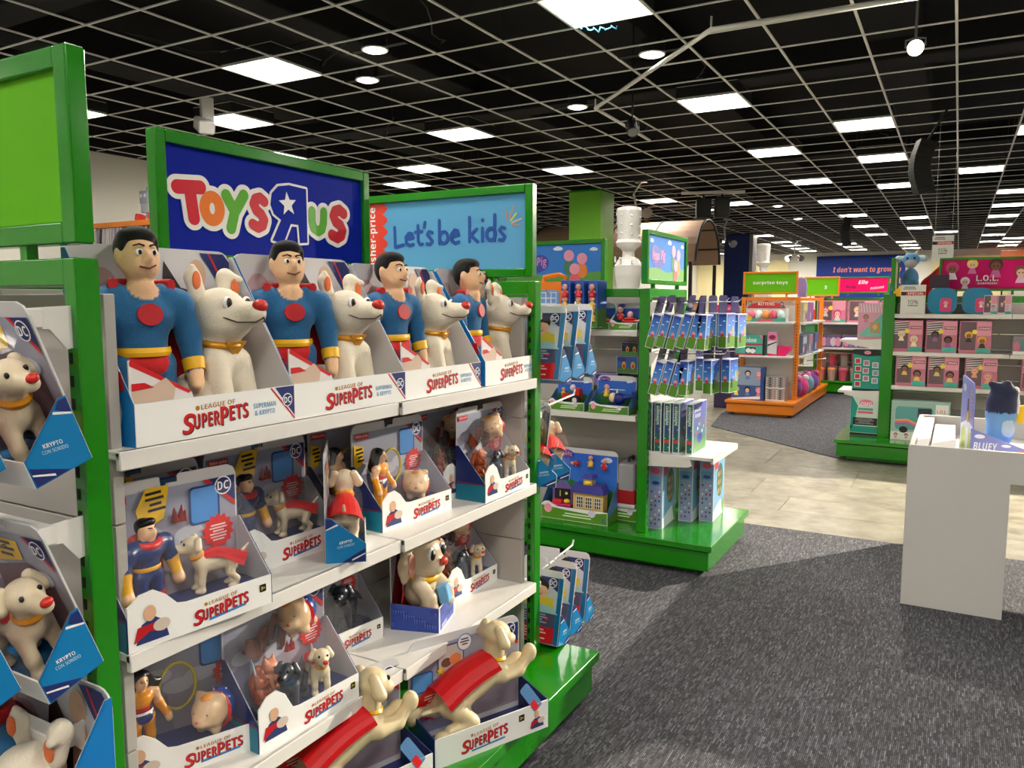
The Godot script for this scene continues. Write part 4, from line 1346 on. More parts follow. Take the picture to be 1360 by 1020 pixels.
func lines(m: MB, x: float, y: float, w: float, n: int, gap: float, c: Color, z: float, sh := 0.0) -> void:   # unreadable small print
	m.paint(c)
	for k in n:
		var ww := w * (0.8 + 0.2 * sin(k * 2.3))
		m.flat(P2([x - ww / 2 + sh * k, y - k * gap, x + ww / 2 + sh * k, y - k * gap + sh, x + ww / 2 + sh * k, y - k * gap + gap * 0.5 + sh, x - ww / 2 + sh * k, y - k * gap + gap * 0.5]), z)

func sky_back(m: MB, w: float, h: float, z: float) -> void:
	m.grad(-w / 2 + 0.004, 0.02, w / 2 - 0.004, h - 0.024, z, Color(0.62, 0.56, 0.60), Color(0.60, 0.63, 0.72))
	m.paint(Color(0.50, 0.50, 0.60))
	m.flat(P2([-w / 2 + 0.004, 0.02, -w * 0.05, 0.02, -w * 0.1, h * 0.45, -w * 0.2, h * 0.35, -w * 0.3, h * 0.55, -w / 2 + 0.004, h * 0.4]), z + 0.0003)
	m.paint(Color(0.72, 0.74, 0.80))
	for k in 5: m.disc(-w * 0.32 + k * w * 0.15, h * (0.55 + 0.06 * sin(k * 2.1)), w * 0.11, h * 0.06, z + 0.0005 + 0.0002 * k)
	m.paint(NAVY).flat(P2([w * 0.28, h - 0.024, w / 2 - 0.005, h - 0.024, w / 2 - 0.005, h * 0.72]), z + 0.002)
	m.paint(RED).flat(P2([w * 0.24, h - 0.024, w * 0.28, h - 0.024, w / 2 - 0.005, h * 0.72, w / 2 - 0.005, h * 0.68]), z + 0.0018)

func maker_tag(m: MB, x: float, y: float, s: float, z: float) -> void:
	var p := PackedVector2Array()
	p.append_array(P2([x + s, y + s * 0.28, x - s, y + s * 0.28, x - s, y - s * 0.28]))
	for k in 12: p.append(Vector2(x - s + s * 2.0 * (k + 0.5) / 12, y - s * 0.28 - (s * 0.07 if k % 2 == 0 else 0.0)))
	p.append(Vector2(x + s, y - s * 0.28))
	m.paint(Color(0.86, 0.16, 0.13)).flat(p, z)
	text(m, "fisher-price", x, y, z + 0.0004, s * 1.75, s * 0.36, WHITE)

func portrait(m: MB, x: float, y: float, s: float, z: float) -> void:   # plain colour shapes where the box carries its picture
	m.paint(Color(0.16, 0.22, 0.42)).flat(P2([x - s * 0.9, y - s, x + s * 0.7, y - s, x + s * 0.5, y - s * 0.2, x, y + s * 0.15, x - s * 0.6, y - s * 0.1]), z)
	m.paint(Color(0.72, 0.10, 0.12)).flat(P2([x - s * 1.0, y - s * 0.9, x - s * 0.2, y - s * 0.5, x + s * 0.5, y - s * 0.7, x + s * 0.2, y - s * 0.15, x - s * 0.8, y - s * 0.2]), z + 0.0004)
	m.paint(Color(0.80, 0.74, 0.68)).disc(x + s * 0.35, y - s * 0.35, s * 0.42, s * 0.3, z + 0.0008)
	m.paint(Color(0.84, 0.67, 0.54)).disc(x - s * 0.2, y + s * 0.35, s * 0.3, s * 0.38, z + 0.0008)

func blister(o: Node3D, w: float, h: float, d: float, lip: float, top: float) -> void:   # clear moulded cover from the lip up to the card
	var m := MB.new()
	var x := w / 2 - 0.006
	var z0 := d / 2 - 0.004
	var z1 := -d / 2 + 0.012
	var pr := [Vector2(z0, lip * 0.8), Vector2(z0 - 0.002, h * 0.42), Vector2(z0 - 0.03, h * 0.66), Vector2(z1 + 0.004, top), Vector2(z1, top + 0.002)]
	for i in pr.size() - 1:
		var a: Vector2 = pr[i]
		var b: Vector2 = pr[i + 1]
		var nn := V(0, -(b.x - a.x), b.y - a.y)
		m.face(V(-x, a.y, a.x), V(x, a.y, a.x), V(x * 0.97, b.y, b.x), V(-x * 0.97, b.y, b.x), nn)
	part("blister", m, M.clear, o)

func toy_pack(called: String, w: float, h: float, d: float, lip: float, popup: float) -> Node3D:   # the common window box of this range
	var o := Node3D.new()
	o.name = called
	tray(o, w, h, d, lip, NAVY, Color(0.72, 0.73, 0.76), 0.6, true, popup, w * 0.3)
	var m := MB.new()
	var zb := -d / 2 + 0.0022
	sky_back(m, w, h, zb)
	maker_tag(m, -w * 0.38, h - 0.034, w * 0.09, zb + 0.003)
	roundel(m, w * 0.39, h - 0.042, w * 0.065, zb + 0.003)
	m.paint(Color(0.15, 0.25, 0.5)).flat(rrect(w * 0.13, h * 0.60, w * 0.36, h * 0.88, 0.01), zb + 0.0026)
	m.paint(Color(0.28, 0.56, 0.85)).flat(rrect(w * 0.145, h * 0.615, w * 0.345, h * 0.865, 0.008), zb + 0.003)
	m.paint(Color(0.85, 0.12, 0.13)).burst(w * 0.34, h * 0.52, w * 0.125, zb + 0.0034)
	lines(m, w * 0.34, h * 0.56, w * 0.14, 6, h * 0.022, Color(0.95, 0.85, 0.85), zb + 0.0038)
	var zf := d / 2 + 0.0024
	if popup > 0.0:
		portrait(m, -w / 2 + w * 0.16, popup * 0.48, w * 0.13, zf)
	logo(m, w * 0.12, lip * 0.45, zf, w * 0.40)
	lines(m, w * 0.16, lip * 0.16, w * 0.34, 1, 0.010, Color(0.2, 0.5, 0.75), zf, 0.006)
	badge(m, w * 0.43, lip * 0.62, w * 0.026, zf)
	part("platform", MB.new().paint(Color(0.15, 0.19, 0.42)).box(V(0, 0.0235, 0), V(w - 0.006, 0.041, d - 0.008), 0.001), M.print, o)
	side_print(m, w, h, d, lip, 0.6, NAVY, Color(0.08, 0.47, 0.58), Color(0.65, 0.2, 0.3))
	m.at(xf(V(0, 0, -d / 2), 180)).paint(Color(0.55, 0.57, 0.62)).rect(-w / 2 + 0.003, 0.003, w / 2 - 0.003, h - 0.03, 0.0022)
	m.at(Transform3D.IDENTITY)
	part("printed_artwork", m, M.print, o)
	return o

func crystal(m: MB, x: float, y: float, z: float, s: float) -> void:
	for k in 5:
		var a := k * 1.3
		m.tube([V(x + cos(a) * s * 0.3, y - s * 0.5, z + 0.006), V(x + cos(a) * s * 0.45, y + s * (0.2 + 0.1 * k), z + 0.008)], s * 0.3, 0.001, 5)

func make_packs() -> void:
	# man and dog
	var o := toy_pack("boxed_toy", 0.305, 0.285, 0.112, 0.062, 0.105)
	var m := MB.new().paint(Color(0.93, 0.75, 0.12)).at(xf(V(-0.03, 0.237, -0.053), 0, 0, 0)).flat(P2([-0.03, -0.055, 0.015, -0.035, 0.028, 0.03, -0.02, 0.03, -0.042, -0.01]), 0.0028)
	lines(m, -0.005, 0.015, 0.04, 4, 0.011, Color(0.1, 0.1, 0.1), 0.0034, 0.002)
	part("printed_patch", m, M.print, o)
	hook_in(F.man, "toy_figure", o, xf(V(-0.078, 0.036, -0.008), 18, 0, 0, 1.06))
	hook_in(F.dog, "toy_dog", o, xf(V(0.062, 0.044, -0.004), -108, 0, 0, 1.12))
	m = MB.new().paint(Color(0.55, 0.12, 0.05))
	crystal(m, 0.012, 0.205, -0.05, 0.03)
	part("red_crystal", m, M.gloss, o)
	blister(o, 0.305, 0.285, 0.112, 0.062, 0.245)
	F.pack_man = o
	# woman and round pet
	o = toy_pack("boxed_toy", 0.305, 0.285, 0.112, 0.062, 0.108)
	m = MB.new().paint(Color(0.93, 0.75, 0.12)).at(xf(V(-0.128, 0.2, -0.053))).flat(P2([-0.02, -0.04, 0.012, -0.03, 0.02, 0.02, -0.02, 0.03]), 0.0028)
	lines(m, 0.0, 0.012, 0.03, 4, 0.011, Color(0.1, 0.1, 0.1), 0.0034, 0.002)
	part("printed_patch", m, M.print, o)
	hook_in(F.woman, "toy_figure", o, xf(V(-0.092, 0.03, -0.006), 18, 0, 0, 1.12))
	hook_in(F.pet, "toy_pet", o, xf(V(0.055, 0.05, 0.0), -50, 0, 0, 1.12))
	part("yellow_hoop", MB.new().paint(Color(0.80, 0.74, 0.12)).at(xf(V(-0.012, 0.15, -0.035), 0, 90, 0)).tube(ring(V(0, 0, 0), 0.038, 0.052, 0, 26), 0.0035), M.gloss, o)
	blister(o, 0.305, 0.285, 0.112, 0.062, 0.245)
	F.pack_woman = o
	# five little pets
	o = toy_pack("boxed_toy", 0.305, 0.31, 0.118, 0.062, 0.125)
	hook_in(F.dog, "toy_dog", o, xf(V(0.064, 0.044, 0.012), -30, 0, 0, 1.15))
	hook_in(F.pet, "toy_pet", o, xf(V(0.05, 0.19, -0.02), -60, 0, 20, 1.15))
	hook_in(F.grey_dog, "toy_dog", o, xf(V(-0.018, 0.044, 0.018), -60, 0, 0, 1.15))
	hook_in(F.kitten, "toy_kitten", o, xf(V(-0.055, 0.085, -0.02), 15, 0, 0, 1.25))
	hook_in(F.squirrel, "toy_squirrel", o, xf(V(-0.1, 0.075, 0.0), 25, 0, 0, 1.15))
	m = MB.new().paint(Color(0.32, 0.12, 0.06))
	for k in 4:
		m = MB.new().paint(Color(0.36, 0.14, 0.07))
		m.at(xf(V(-0.085 + 0.026 * k, 0.19 + 0.014 * (k % 3), -0.035), 20 * k, 10, 35 - 22 * k)).prism(P2([-0.016, -0.02, 0.016, -0.026, 0.024, 0.012, 0.0, 0.038, -0.024, 0.016]), -0.005, 0.007)
		part("brown_wing", m, M.gloss, o)
	m = MB.new().paint(Color(0.6, 0.08, 0.06))
	crystal(m, 0.0, 0.175, -0.02, 0.026)
	part("red_crystal", m, M.gloss, o)
	part("toy_turtle", MB.new().paint(Color(0.13, 0.38, 0.2)).ell(V(-0.1, 0.06, 0.02), V(0.018, 0.014, 0.018), 12, 8), M.gloss, o)
	blister(o, 0.305, 0.31, 0.118, 0.062, 0.27)
	F.pack_pets = o
	# dark dog
	o = toy_pack("boxed_toy", 0.25, 0.285, 0.112, 0.062, 0.0)
	hook_in(F.dark_dog, "toy_dog", o, xf(V(0.03, 0.044, 0.0), -50, 0, 0, 1.4))
	blister(o, 0.25, 0.285, 0.112, 0.062, 0.245)
	F.pack_dark = o
	# leaping dog
	o = Node3D.new()
	o.name = "boxed_toy"
	var w := 0.385
	tray(o, w, 0.30, 0.15, 0.085, NAVY, Color(0.15, 0.20, 0.45), 0.35, false, 0.0)
	m = MB.new()
	sky_back(m, w, 0.30, -0.0728)
	maker_tag(m, -w * 0.38, 0.265, 0.034, -0.069)
	roundel(m, w * 0.40, 0.262, 0.022, -0.069)
	m.paint(Color(0.20, 0.34, 0.62)).flat(rrect(-0.185, 0.145, -0.115, 0.205, 0.008), -0.0695)
	m.paint(Color(0.35, 0.60, 0.85)).flat(rrect(-0.181, 0.149, -0.119, 0.201, 0.007), -0.069)
	m.paint(Color(0.25, 0.30, 0.48)).flat(rrect(-0.10, 0.185, -0.01, 0.268, 0.012), -0.0695)
	m.paint(Color(0.78, 0.74, 0.72)).flat(rrect(-0.096, 0.189, -0.014, 0.264, 0.010), -0.069)
	m.paint(Color(0.45, 0.30, 0.26)).disc(-0.07, 0.215, 0.018, 0.014, -0.0685).paint(Color(0.85, 0.5, 0.3)).disc(-0.04, 0.22, 0.02, 0.016, -0.0683)
	m.paint(Color(0.93, 0.75, 0.15)).burst(-0.09, 0.195, 0.014, -0.068, 5, 0.5)
	m.paint(Color(0.3, 0.5, 0.8)).disc(-0.008, 0.262, 0.026, 0.026, -0.0684).paint(WHITE).disc(-0.008, 0.262, 0.023, 0.023, -0.068)
	lines(m, -0.008, 0.270, 0.032, 3, 0.008, Color(0.2, 0.2, 0.3), -0.0676)
	m.paint(Color(0.86, 0.12, 0.11)).burst(-0.12, 0.105, 0.052, -0.0682, 16, 0.85)
	lines(m, -0.12, 0.128, 0.06, 7, 0.008, Color(0.97, 0.85, 0.8), -0.0676, 0.003)
	logo(m, -0.03, 0.04, 0.0774, 0.155, 0.1)
	lines(m, -0.02, 0.014, 0.14, 1, 0.010, Color(0.2, 0.5, 0.75), 0.0774, 0.004)
	badge(m, 0.095, 0.058, 0.010, 0.0774)
	portrait(m, 0.155, 0.042, 0.03, 0.0774)
	m.paint(Color(0.15, 0.19, 0.42)).at(xf(V(0, 0, 0), 0, -90)).rect(-w / 2 + 0.003, -0.07, w / 2 - 0.003, 0.07, 0.0042)
	m.at(Transform3D.IDENTITY)
	part("printed_artwork", m, M.print, o)
	part("try_me_tag", MB.new().paint(Color(0.32, 0.50, 0.68)).at(xf(V(0.135, 0.105, 0.068), 0, -20, 30)).prism(rrect(-0.018, -0.04, 0.018, 0.04, 0.008), -0.001, 0.001).paint(RED).flat(rrect(-0.016, -0.038, 0.004, -0.01, 0.004), 0.0014), M.print, o)
	hook_in(F.leaper, "toy_dog", o, xf(V(-0.012, 0.036, 0.0), 0, 0, -3, 0.93) * Transform3D(Basis.from_scale(V(1.02, 1.0, 1.3)), Vector3.ZERO))
	F.pack_leap = o
	# puppy
	o = Node3D.new()
	o.name = "boxed_toy"
	tray(o, 0.165, 0.27, 0.15, 0.075, Color(0.22, 0.32, 0.66), Color(0.5, 0.1, 0.12), 0.3, false, 0.0)
	m = MB.new().paint(Color(0.45, 0.08, 0.10)).rect(-0.078, 0.01, 0.078, 0.24, -0.0728)
	m.paint(Color(0.60, 0.62, 0.70)).flat(P2([-0.078, 0.24, -0.078, 0.1, -0.02, 0.24]), -0.0722)
	for f in 3:
		m.at(xf(V(0, 0, 0.075), 0) if f == 0 else xf(V(-0.0825, 0, 0), -90) if f == 1 else xf(V(0.0825, 0, 0), 90))
		m.paint(Color(0.20, 0.30, 0.66)).rect(-0.074, 0.003, 0.074, 0.073, 0.0021)
		for k in 44:
			var x := -0.07 + 0.14 * fmod(k * 0.618, 1.0)
			var y := 0.006 + 0.05 * fmod(k * 0.377, 1.0)
			m.paint(Color(0.36, 0.46, 0.82) if k % 2 == 0 else Color(0.12, 0.19, 0.50)).flat(P2([x, y + 0.016, x + 0.0025, y, x + 0.005, y + 0.016]), 0.0025 + 0.00002 * k)
	m.at(Transform3D.IDENTITY)
	text(m, "KRYPTO", -0.035, 0.014, 0.0785, 0.05, 0.012, WHITE)
	m.at(xf(V(0.0825, 0, 0), 90)).paint(WHITE).rect(-0.07, 0.012, 0.07, 0.06, 0.0036)
	logo(m, 0.0, 0.03, 0.004, 0.09)
	m.at(Transform3D.IDENTITY)
	part("printed_artwork", m, M.print, o)
	hook_in(F.puppy, "toy_puppy", o, xf(V(0.005, 0.045, -0.01), -14, 0, 0, 1.10))
	F.pack_puppy = o
	# hanging pack with one dog, turquoise end panels, photograph of a child on the back
	o = Node3D.new()
	o.name = "carded_toy"
	w = 0.235
	var h := 0.265
	var d := 0.095
	tray(o, w, h, d, 0.045, Color(0.03, 0.45, 0.68), Color(0.55, 0.5, 0.52), 0.42, true, 0.0)
	m = MB.new()
	sky_back(m, w, h, -d / 2 + 0.0022)
	m.paint(Color(0.40, 0.30, 0.33)).flat(P2([-w * 0.4, 0.03, w * 0.4, 0.03, w * 0.36, h * 0.6, w * 0.15, h * 0.7, -w * 0.3, h * 0.62]), -d / 2 + 0.0032)
	maker_tag(m, -w * 0.33, h - 0.036, 0.026, -d / 2 + 0.005)
	m.paint(Color(0.93, 0.75, 0.12)).flat(P2([-0.06, h * 0.66, 0.03, h * 0.72, 0.035, h * 0.86, -0.05, h * 0.86]), -d / 2 + 0.004)
	lines(m, -0.01, h * 0.82, 0.06, 3, 0.012, Color(0.1, 0.1, 0.1), -d / 2 + 0.0046)
	roundel(m, w * 0.385, h - 0.045, w * 0.075, -d / 2 + 0.005)
	for s in [-1.0, 1.0]:
		m.at(xf(V(s * w / 2, 0, 0), 90.0 * s))
		var k: float = d / 2 * s     # k is the card side in this plane, -k the front
		m.paint(Color(0.02, 0.47, 0.70)).flat(P2([-k * 0.97, 0.002, k * 0.97, 0.002, k * 0.97, h * 0.41, k * 0.7, h * 0.41, -k * 0.97, 0.044]), 0.0022)
		m.paint(NAVY).flat(P2([-k * 0.97, 0.002, -k * 0.97, 0.034, k * 0.2, 0.002]), 0.0026)
		m.paint(WHITE).flat(P2([-k * 0.97, 0.020, -k * 0.97, 0.023, -k * 0.3, 0.008, -k * 0.3, 0.004]), 0.003)
		m.paint(NAVY).flat(P2([k * 0.97, h * 0.41, k * 0.97, h * 0.31, k * 0.5, h * 0.37, k * 0.7, h * 0.41]), 0.0026)
		m.paint(WHITE).flat(P2([k * 0.97, h * 0.305, k * 0.97, h * 0.318, k * 0.4, h * 0.365, k * 0.36, h * 0.35]), 0.003)
		text(m, "KRYPTO", 0.0, 0.052, 0.003, 0.03, 0.007, WHITE, true, 0.0, "Droid Sans", -0.2 * s)
		text(m, "CON SONIDO", 0.0, 0.042, 0.003, 0.04, 0.006, Color(0.8, 0.93, 0.98), false, 0.0, "Droid Sans", -0.2 * s)
	m.at(xf(V(0, 0, -d / 2), 180))
	m.paint(Color(0.02, 0.42, 0.62)).rect(-w / 2 + 0.002, 0.002, w / 2 - 0.002, h - 0.024, 0.002)
	m.grad(-w / 2 + 0.002, 0.06, w / 2 - 0.02, h - 0.024, 0.0024, Color(0.72, 0.74, 0.76), Color(0.80, 0.82, 0.84))
	m.paint(Color(0.28, 0.30, 0.42)).rect(-w / 2 + 0.002, 0.06, w / 2 - 0.02, 0.11, 0.0028)
	lines(m, 0.01, 0.10, 0.12, 4, 0.009, Color(0.65, 0.67, 0.75), 0.0032)
	m.paint(Color(0.80, 0.10, 0.14)).rect(-w / 2 + 0.002, 0.004, w / 2 - 0.02, 0.06, 0.0028)
	lines(m, 0.0, 0.046, 0.14, 4, 0.010, Color(0.95, 0.8, 0.8), 0.0032)
	m.paint(WHITE).rect(-0.09, 0.008, -0.03, 0.018, 0.0034)
	m.at(xf(V(0, 0, -d / 2), 180) * xf(V(0.028, 0, 0)))
	m.paint(Color(0.85, 0.78, 0.25)).flat(P2([-0.06, 0.11, 0.06, 0.11, 0.055, 0.16, 0.02, 0.175, -0.03, 0.172, -0.06, 0.15]), 0.0032)
	m.paint(Color(0.60, 0.78, 0.80)).flat(P2([-0.07, 0.11, 0.08, 0.11, 0.05, 0.135, -0.02, 0.14, -0.06, 0.128]), 0.0040)
	m.paint(Color(0.90, 0.70, 0.58)).disc(0.0, 0.192, 0.028, 0.032, 0.0036)
	m.paint(Color(0.14, 0.09, 0.07)).flat(P2([-0.03, 0.195, -0.024, 0.205, 0.0, 0.207, 0.02, 0.203, 0.03, 0.192, 0.034, 0.215, 0.018, 0.234, -0.012, 0.236, -0.034, 0.218]), 0.0040)
	m.paint(Color(0.55, 0.2, 0.2)).flat(P2([-0.012, 0.18, 0, 0.175, 0.012, 0.18, 0, 0.171]), 0.0042)
	m.at(xf(V(0, 0, -d / 2), 180))
	m.paint(NAVY).flat(P2([0.02, h - 0.025, w / 2 - 0.02, h - 0.025, w / 2 - 0.02, h - 0.075]), 0.0044)
	roundel(m, w * 0.32, h - 0.044, 0.017, 0.0048)
	m.at(Transform3D.IDENTITY)
	part("printed_artwork", m, M.print, o)
	hook_in(F.dog, "toy_dog", o, xf(V(0.01, 0.006, -0.004), 90, 0, 0, 1.75))
	blister(o, w, h, d, 0.045, 0.23)
	F.pack_hang = o
	# large plush pair
	o = Node3D.new()
	o.name = "boxed_plush_pair"
	w = 0.388
	h = 0.372
	d = 0.19
	var lip := 0.078
	tray(o, w, h, d, lip, Color(0.05, 0.46, 0.74), Color(0.80, 0.79, 0.80), 0.97, false, 0.0)
	m = MB.new()
	m.grad(-w / 2 + 0.004, 0.004, w / 2 - 0.004, h - 0.03, -d / 2 + 0.0022, Color(0.70, 0.68, 0.71), Color(0.80, 0.80, 0.83))
	m.paint(Color(0.72, 0.62, 0.65)).disc(-0.12, h * 0.72, 0.04, 0.06, -d / 2 + 0.0026).disc(-0.06, h * 0.66, 0.05, 0.05, -d / 2 + 0.0028)
	var z := -d / 2 + 0.003
	m.paint(Color(0.18, 0.14, 0.16)).flat(P2([0.02, h * 0.93, 0.06, h * 0.78, 0.13, h * 0.74, 0.18, h * 0.62, 0.18, h * 0.4, 0.05, h * 0.4, 0.01, h * 0.7]), z)
	m.paint(Color(0.78, 0.62, 0.52)).flat(P2([0.075, h * 0.4, 0.085, h * 0.76, 0.12, h * 0.8, 0.15, h * 0.6, 0.16, h * 0.4]), z + 0.0004)
	m.paint(Color(0.80, 0.66, 0.56)).disc(0.102, h * 0.86, 0.024, 0.032, z + 0.0006)
	m.paint(Color(0.85, 0.62, 0.18)).disc(0.108, h * 0.71, 0.024, 0.010, z + 0.001)
	m.paint(Color(0.45, 0.24, 0.18)).disc(0.165, h * 0.58, 0.016, 0.036, z + 0.001)
	m.paint(Color(0.62, 0.10, 0.12)).flat(P2([0.12, h * 0.72, 0.18, h * 0.75, 0.185, h * 0.70, 0.14, h * 0.68]), z + 0.0012)
	m.paint(NAVY).flat(P2([0.11, h - 0.006, w / 2 - 0.02, h - 0.006, w / 2 - 0.004, h - 0.024, w / 2 - 0.004, h * 0.70]), z + 0.0016)
	m.paint(Color(0.75, 0.16, 0.2)).flat(P2([0.13, h - 0.006, 0.137, h - 0.006, w / 2 - 0.004, h * 0.74, w / 2 - 0.004, h * 0.71]), z + 0.002)
	var zf := d / 2 + 0.0022
	logo(m, -0.015, 0.034, zf, 0.16, 0.04)
	text(m, "SUPERMAN", 0.108, 0.044, zf, 0.062, 0.0105, Color(0.42, 0.62, 0.78))
	text(m, "& KRYPTO", 0.108, 0.029, zf, 0.055, 0.0105, Color(0.42, 0.62, 0.78))
	m.paint(NAVY).flat(P2([0.138, lip - 0.001, w / 2 - 0.001, lip - 0.001, w / 2 - 0.001, 0.012]), zf)
	m.paint(RED).flat(P2([0.124, lip - 0.001, 0.129, lip - 0.001, w / 2 - 0.001, 0.008, w / 2 - 0.001, 0.003]), zf)
	roundel(m, 0.172, 0.048, 0.0145, zf + 0.0006)
	for s in [-1.0, 1.0]:
		m.at(xf(V(s * w / 2, 0, 0), 90.0 * s))
		var k: float = d / 2 * s
		m.paint(Color(0.05, 0.46, 0.74)).flat(P2([-k * 0.99, 0.002, k * 0.99, 0.002, k * 0.99, h * 0.96, k * 0.88, h * 0.96, -k * 0.99, lip]), 0.0022)
		m.paint(Color(0.85, 0.80, 0.76)).disc(-k * 0.2, 0.06, 0.045, 0.05, 0.003)
		m.paint(Color(0.75, 0.12, 0.13)).flat(P2([-k * 0.8, 0.1, k * 0.3, 0.12, k * 0.2, 0.14, -k * 0.7, 0.135]), 0.0036)
	m.at(Transform3D.IDENTITY)
	part("printed_artwork", m, M.print, o)
	m = MB.new().paint(Color(0.88, 0.86, 0.85)).at(xf(V(0, 0, 0)))
	m.prism(P2([-w / 2, lip - 0.002, -w / 2 + 0.135, lip - 0.002, -w / 2 + 0.13, lip + 0.012, -w / 2 + 0.004, lip + 0.078, -w / 2, lip + 0.078]), d / 2 - 0.014, d / 2 - 0.011)
	m.paint(RED).flat(P2([-w / 2 + 0.002, lip + 0.076, -w / 2 + 0.004, lip + 0.078, -w / 2 + 0.13, lip + 0.012, -w / 2 + 0.124, lip + 0.008, -w / 2 + 0.002, lip + 0.068]), d / 2 - 0.0106)
	m.paint(Color(0.80, 0.70, 0.62)).flat(P2([-w / 2 + 0.004, lip, -w / 2 + 0.09, lip, -w / 2 + 0.095, lip + 0.022, -w / 2 + 0.075, lip + 0.042, -w / 2 + 0.05, lip + 0.03, -w / 2 + 0.004, lip + 0.02]), d / 2 - 0.0104)
	m.paint(RED).flat(P2([-w / 2 + 0.004, lip + 0.022, -w / 2 + 0.05, lip + 0.026, -w / 2 + 0.03, lip + 0.036, -w / 2 + 0.004, lip + 0.036]), d / 2 - 0.0100)
	part("corner_flap", m, M.print, o)
	hook_in(F.doll, "plush_doll", o, xf(V(-0.07, -0.012, -0.032), -4, 0, 0, 1.0))
	hook_in(F.plush_dog, "plush_dog", o, xf(V(0.088, 0.006, -0.032), 6, 0, 0, 1.0))
	F.pack_plush = o

func meadow_box(w: float, h: float, d: float, lip: float, content: Array, shoulder := 0.62) -> Node3D:   # sky-blue window box with a green hilly lip
	var o := Node3D.new()
	o.name = "playset_box"
	tray(o, w, h, d, lip, Color(0.25, 0.5, 0.2), Color(0.30, 0.45, 0.70), shoulder, false, lip * 1.35, w * 0.22)
	var m := MB.new()
	var z := -d / 2 + 0.0022
	m.grad(-w / 2 + 0.003, 0.003, w / 2 - 0.003, h - 0.03, z, Color(0.25, 0.52, 0.85), Color(0.16, 0.36, 0.78))
	m.paint(Color(0.20, 0.48, 0.22)).flat(P2([-w / 2 + 0.003, 0.003, w / 2 - 0.003, 0.003, w / 2 - 0.003, h * 0.38, w * 0.2, h * 0.5, 0, h * 0.42, -w * 0.25, h * 0.55, -w / 2 + 0.003, h * 0.45]), z + 0.0004)
	m.paint(Color(0.20, 0.22, 0.62)).disc(-w * 0.3, h * 0.9, w * 0.14, h * 0.07, z + 0.003)
	text(m, "Peppa Pig", -w * 0.3, h * 0.9, z + 0.0036, w * 0.22, h * 0.07, Color(0.92, 0.55, 0.75))
	m.paint(Color(0.85, 0.90, 0.97)).disc(w * 0.35, h * 0.86, w * 0.07, h * 0.04, z + 0.001).disc(w * 0.3, h * 0.84, w * 0.05, h * 0.03, z + 0.0013)
	var zf := d / 2 + 0.0022
	m.paint(Color(0.33, 0.55, 0.13)).flat(P2([-w / 2 + 0.002, 0.002, w / 2 - 0.002, 0.002, w / 2 - 0.002, lip * 0.94, w * 0.2, lip * 0.72, -w * 0.1, lip * 0.8, -w / 2 + 0.002, lip]), zf)
	lines(m, w * 0.05, lip * 0.5, w * 0.45, 2, lip * 0.2, Color(0.85, 0.92, 0.75), zf + 0.0004)
	m.paint(Color(0.95, 0.62, 0.70)).disc(-w * 0.39, lip * 0.8, w * 0.06, lip * 0.35, zf + 0.0006)
	m.paint(Color(0.85, 0.80, 0.9)).disc(w * 0.27, lip * 0.75, w * 0.055, lip * 0.28, zf + 0.0006)
	m.paint(Color(0.25, 0.4, 0.6)).rect(w * 0.42, lip * 0.15, w * 0.46, lip * 0.5, zf + 0.0006)
	for s in [-1.0, 1.0]:
		m.at(xf(V(s * w / 2, 0, 0), 90.0 * s))
		var k: float = d / 2 * s
		m.paint(Color(0.30, 0.50, 0.78)).flat(P2([-k * 0.96, 0.003, k * 0.96, 0.003, k * 0.96, h * shoulder * 0.96, k * 0.78, h * shoulder * 0.96, -k * 0.96, lip * 0.95]), 0.0022)
		m.paint(Color(0.33, 0.55, 0.18)).flat(P2([-k * 0.96, 0.003, k * 0.96, 0.003, k * 0.96, h * 0.2, -k * 0.96, lip * 0.6]), 0.0026)
	m.at(Transform3D.IDENTITY)
	part("printed_artwork", m, M.print, o)
	for c in content: hook_in(c[0], c[1], o, c[2])
	return o

func carton(called: String, w: float, h: float, d: float, base: Color) -> Node3D:
	var o := Node3D.new()
	o.name = called
	part("box", MB.new().paint(base).box(V(0, h / 2, 0), V(w, h, d), 0.0015), M.card, o)
	return o

func front(w: float, h: float, d: float) -> MB:
	return MB.new().at(xf(V(0, 0, d / 2 + 0.0006)))

func little_face(m: MB, x: float, y: float, s: float, z: float, hair: Color, skin: Color, dress: Color) -> void:   # plain printed doll
	m.paint(hair).disc(x, y + s * 0.25, s * 0.62, s * 0.62, z)
	m.paint(dress).flat(P2([x - s * 0.5, y - s, x + s * 0.5, y - s, x + s * 0.22, y - s * 0.2, x - s * 0.22, y - s * 0.2]), z + 0.0003)
	m.paint(skin).disc(x, y + s * 0.1, s * 0.42, s * 0.42, z + 0.0006)
	m.paint(Color(0.08, 0.06, 0.07)).disc(x - s * 0.16, y + s * 0.1, s * 0.07, s * 0.09, z + 0.0009, 8).disc(x + s * 0.16, y + s * 0.1, s * 0.07, s * 0.09, z + 0.0009, 8)

# ---------------------------------------------------------------- display fixtures
func deck(o: Node3D, x0: float, x1: float, z0: float, z1: float, m: Material, top := 0.19) -> void:
	bx(o, "deck_top", V(x0, top - 0.035, z0), V(x1, top, z1), m, 0.004)
	bx(o, "deck_skirt", V(x0 + 0.02, 0.045, z0 + 0.02), V(x1 - 0.02, top - 0.042, z1 - 0.02), m, 0.003)
	bx(o, "kick_base", V(x0 + 0.1, 0.008, z0 + 0.1), V(x1 - 0.1, 0.05, z1 - 0.1), M.green if m == M.green else M.orange, 0.0)

func slots(o: Node3D, p: Vector3, ax: Vector3, nn: Vector3, y0: float, y1: float) -> void:   # punched holes down a post
	var m := wm(o)
	var y := y0
	while y < y1:
		var s := V(0.0012, 0.019, 0.0012) + ax.abs() * 0.0068
		m.box(V(p.x, y, p.z) + nn * 0.0004, s)
		y += 0.0385
	part("slots", m, M.slot, o)

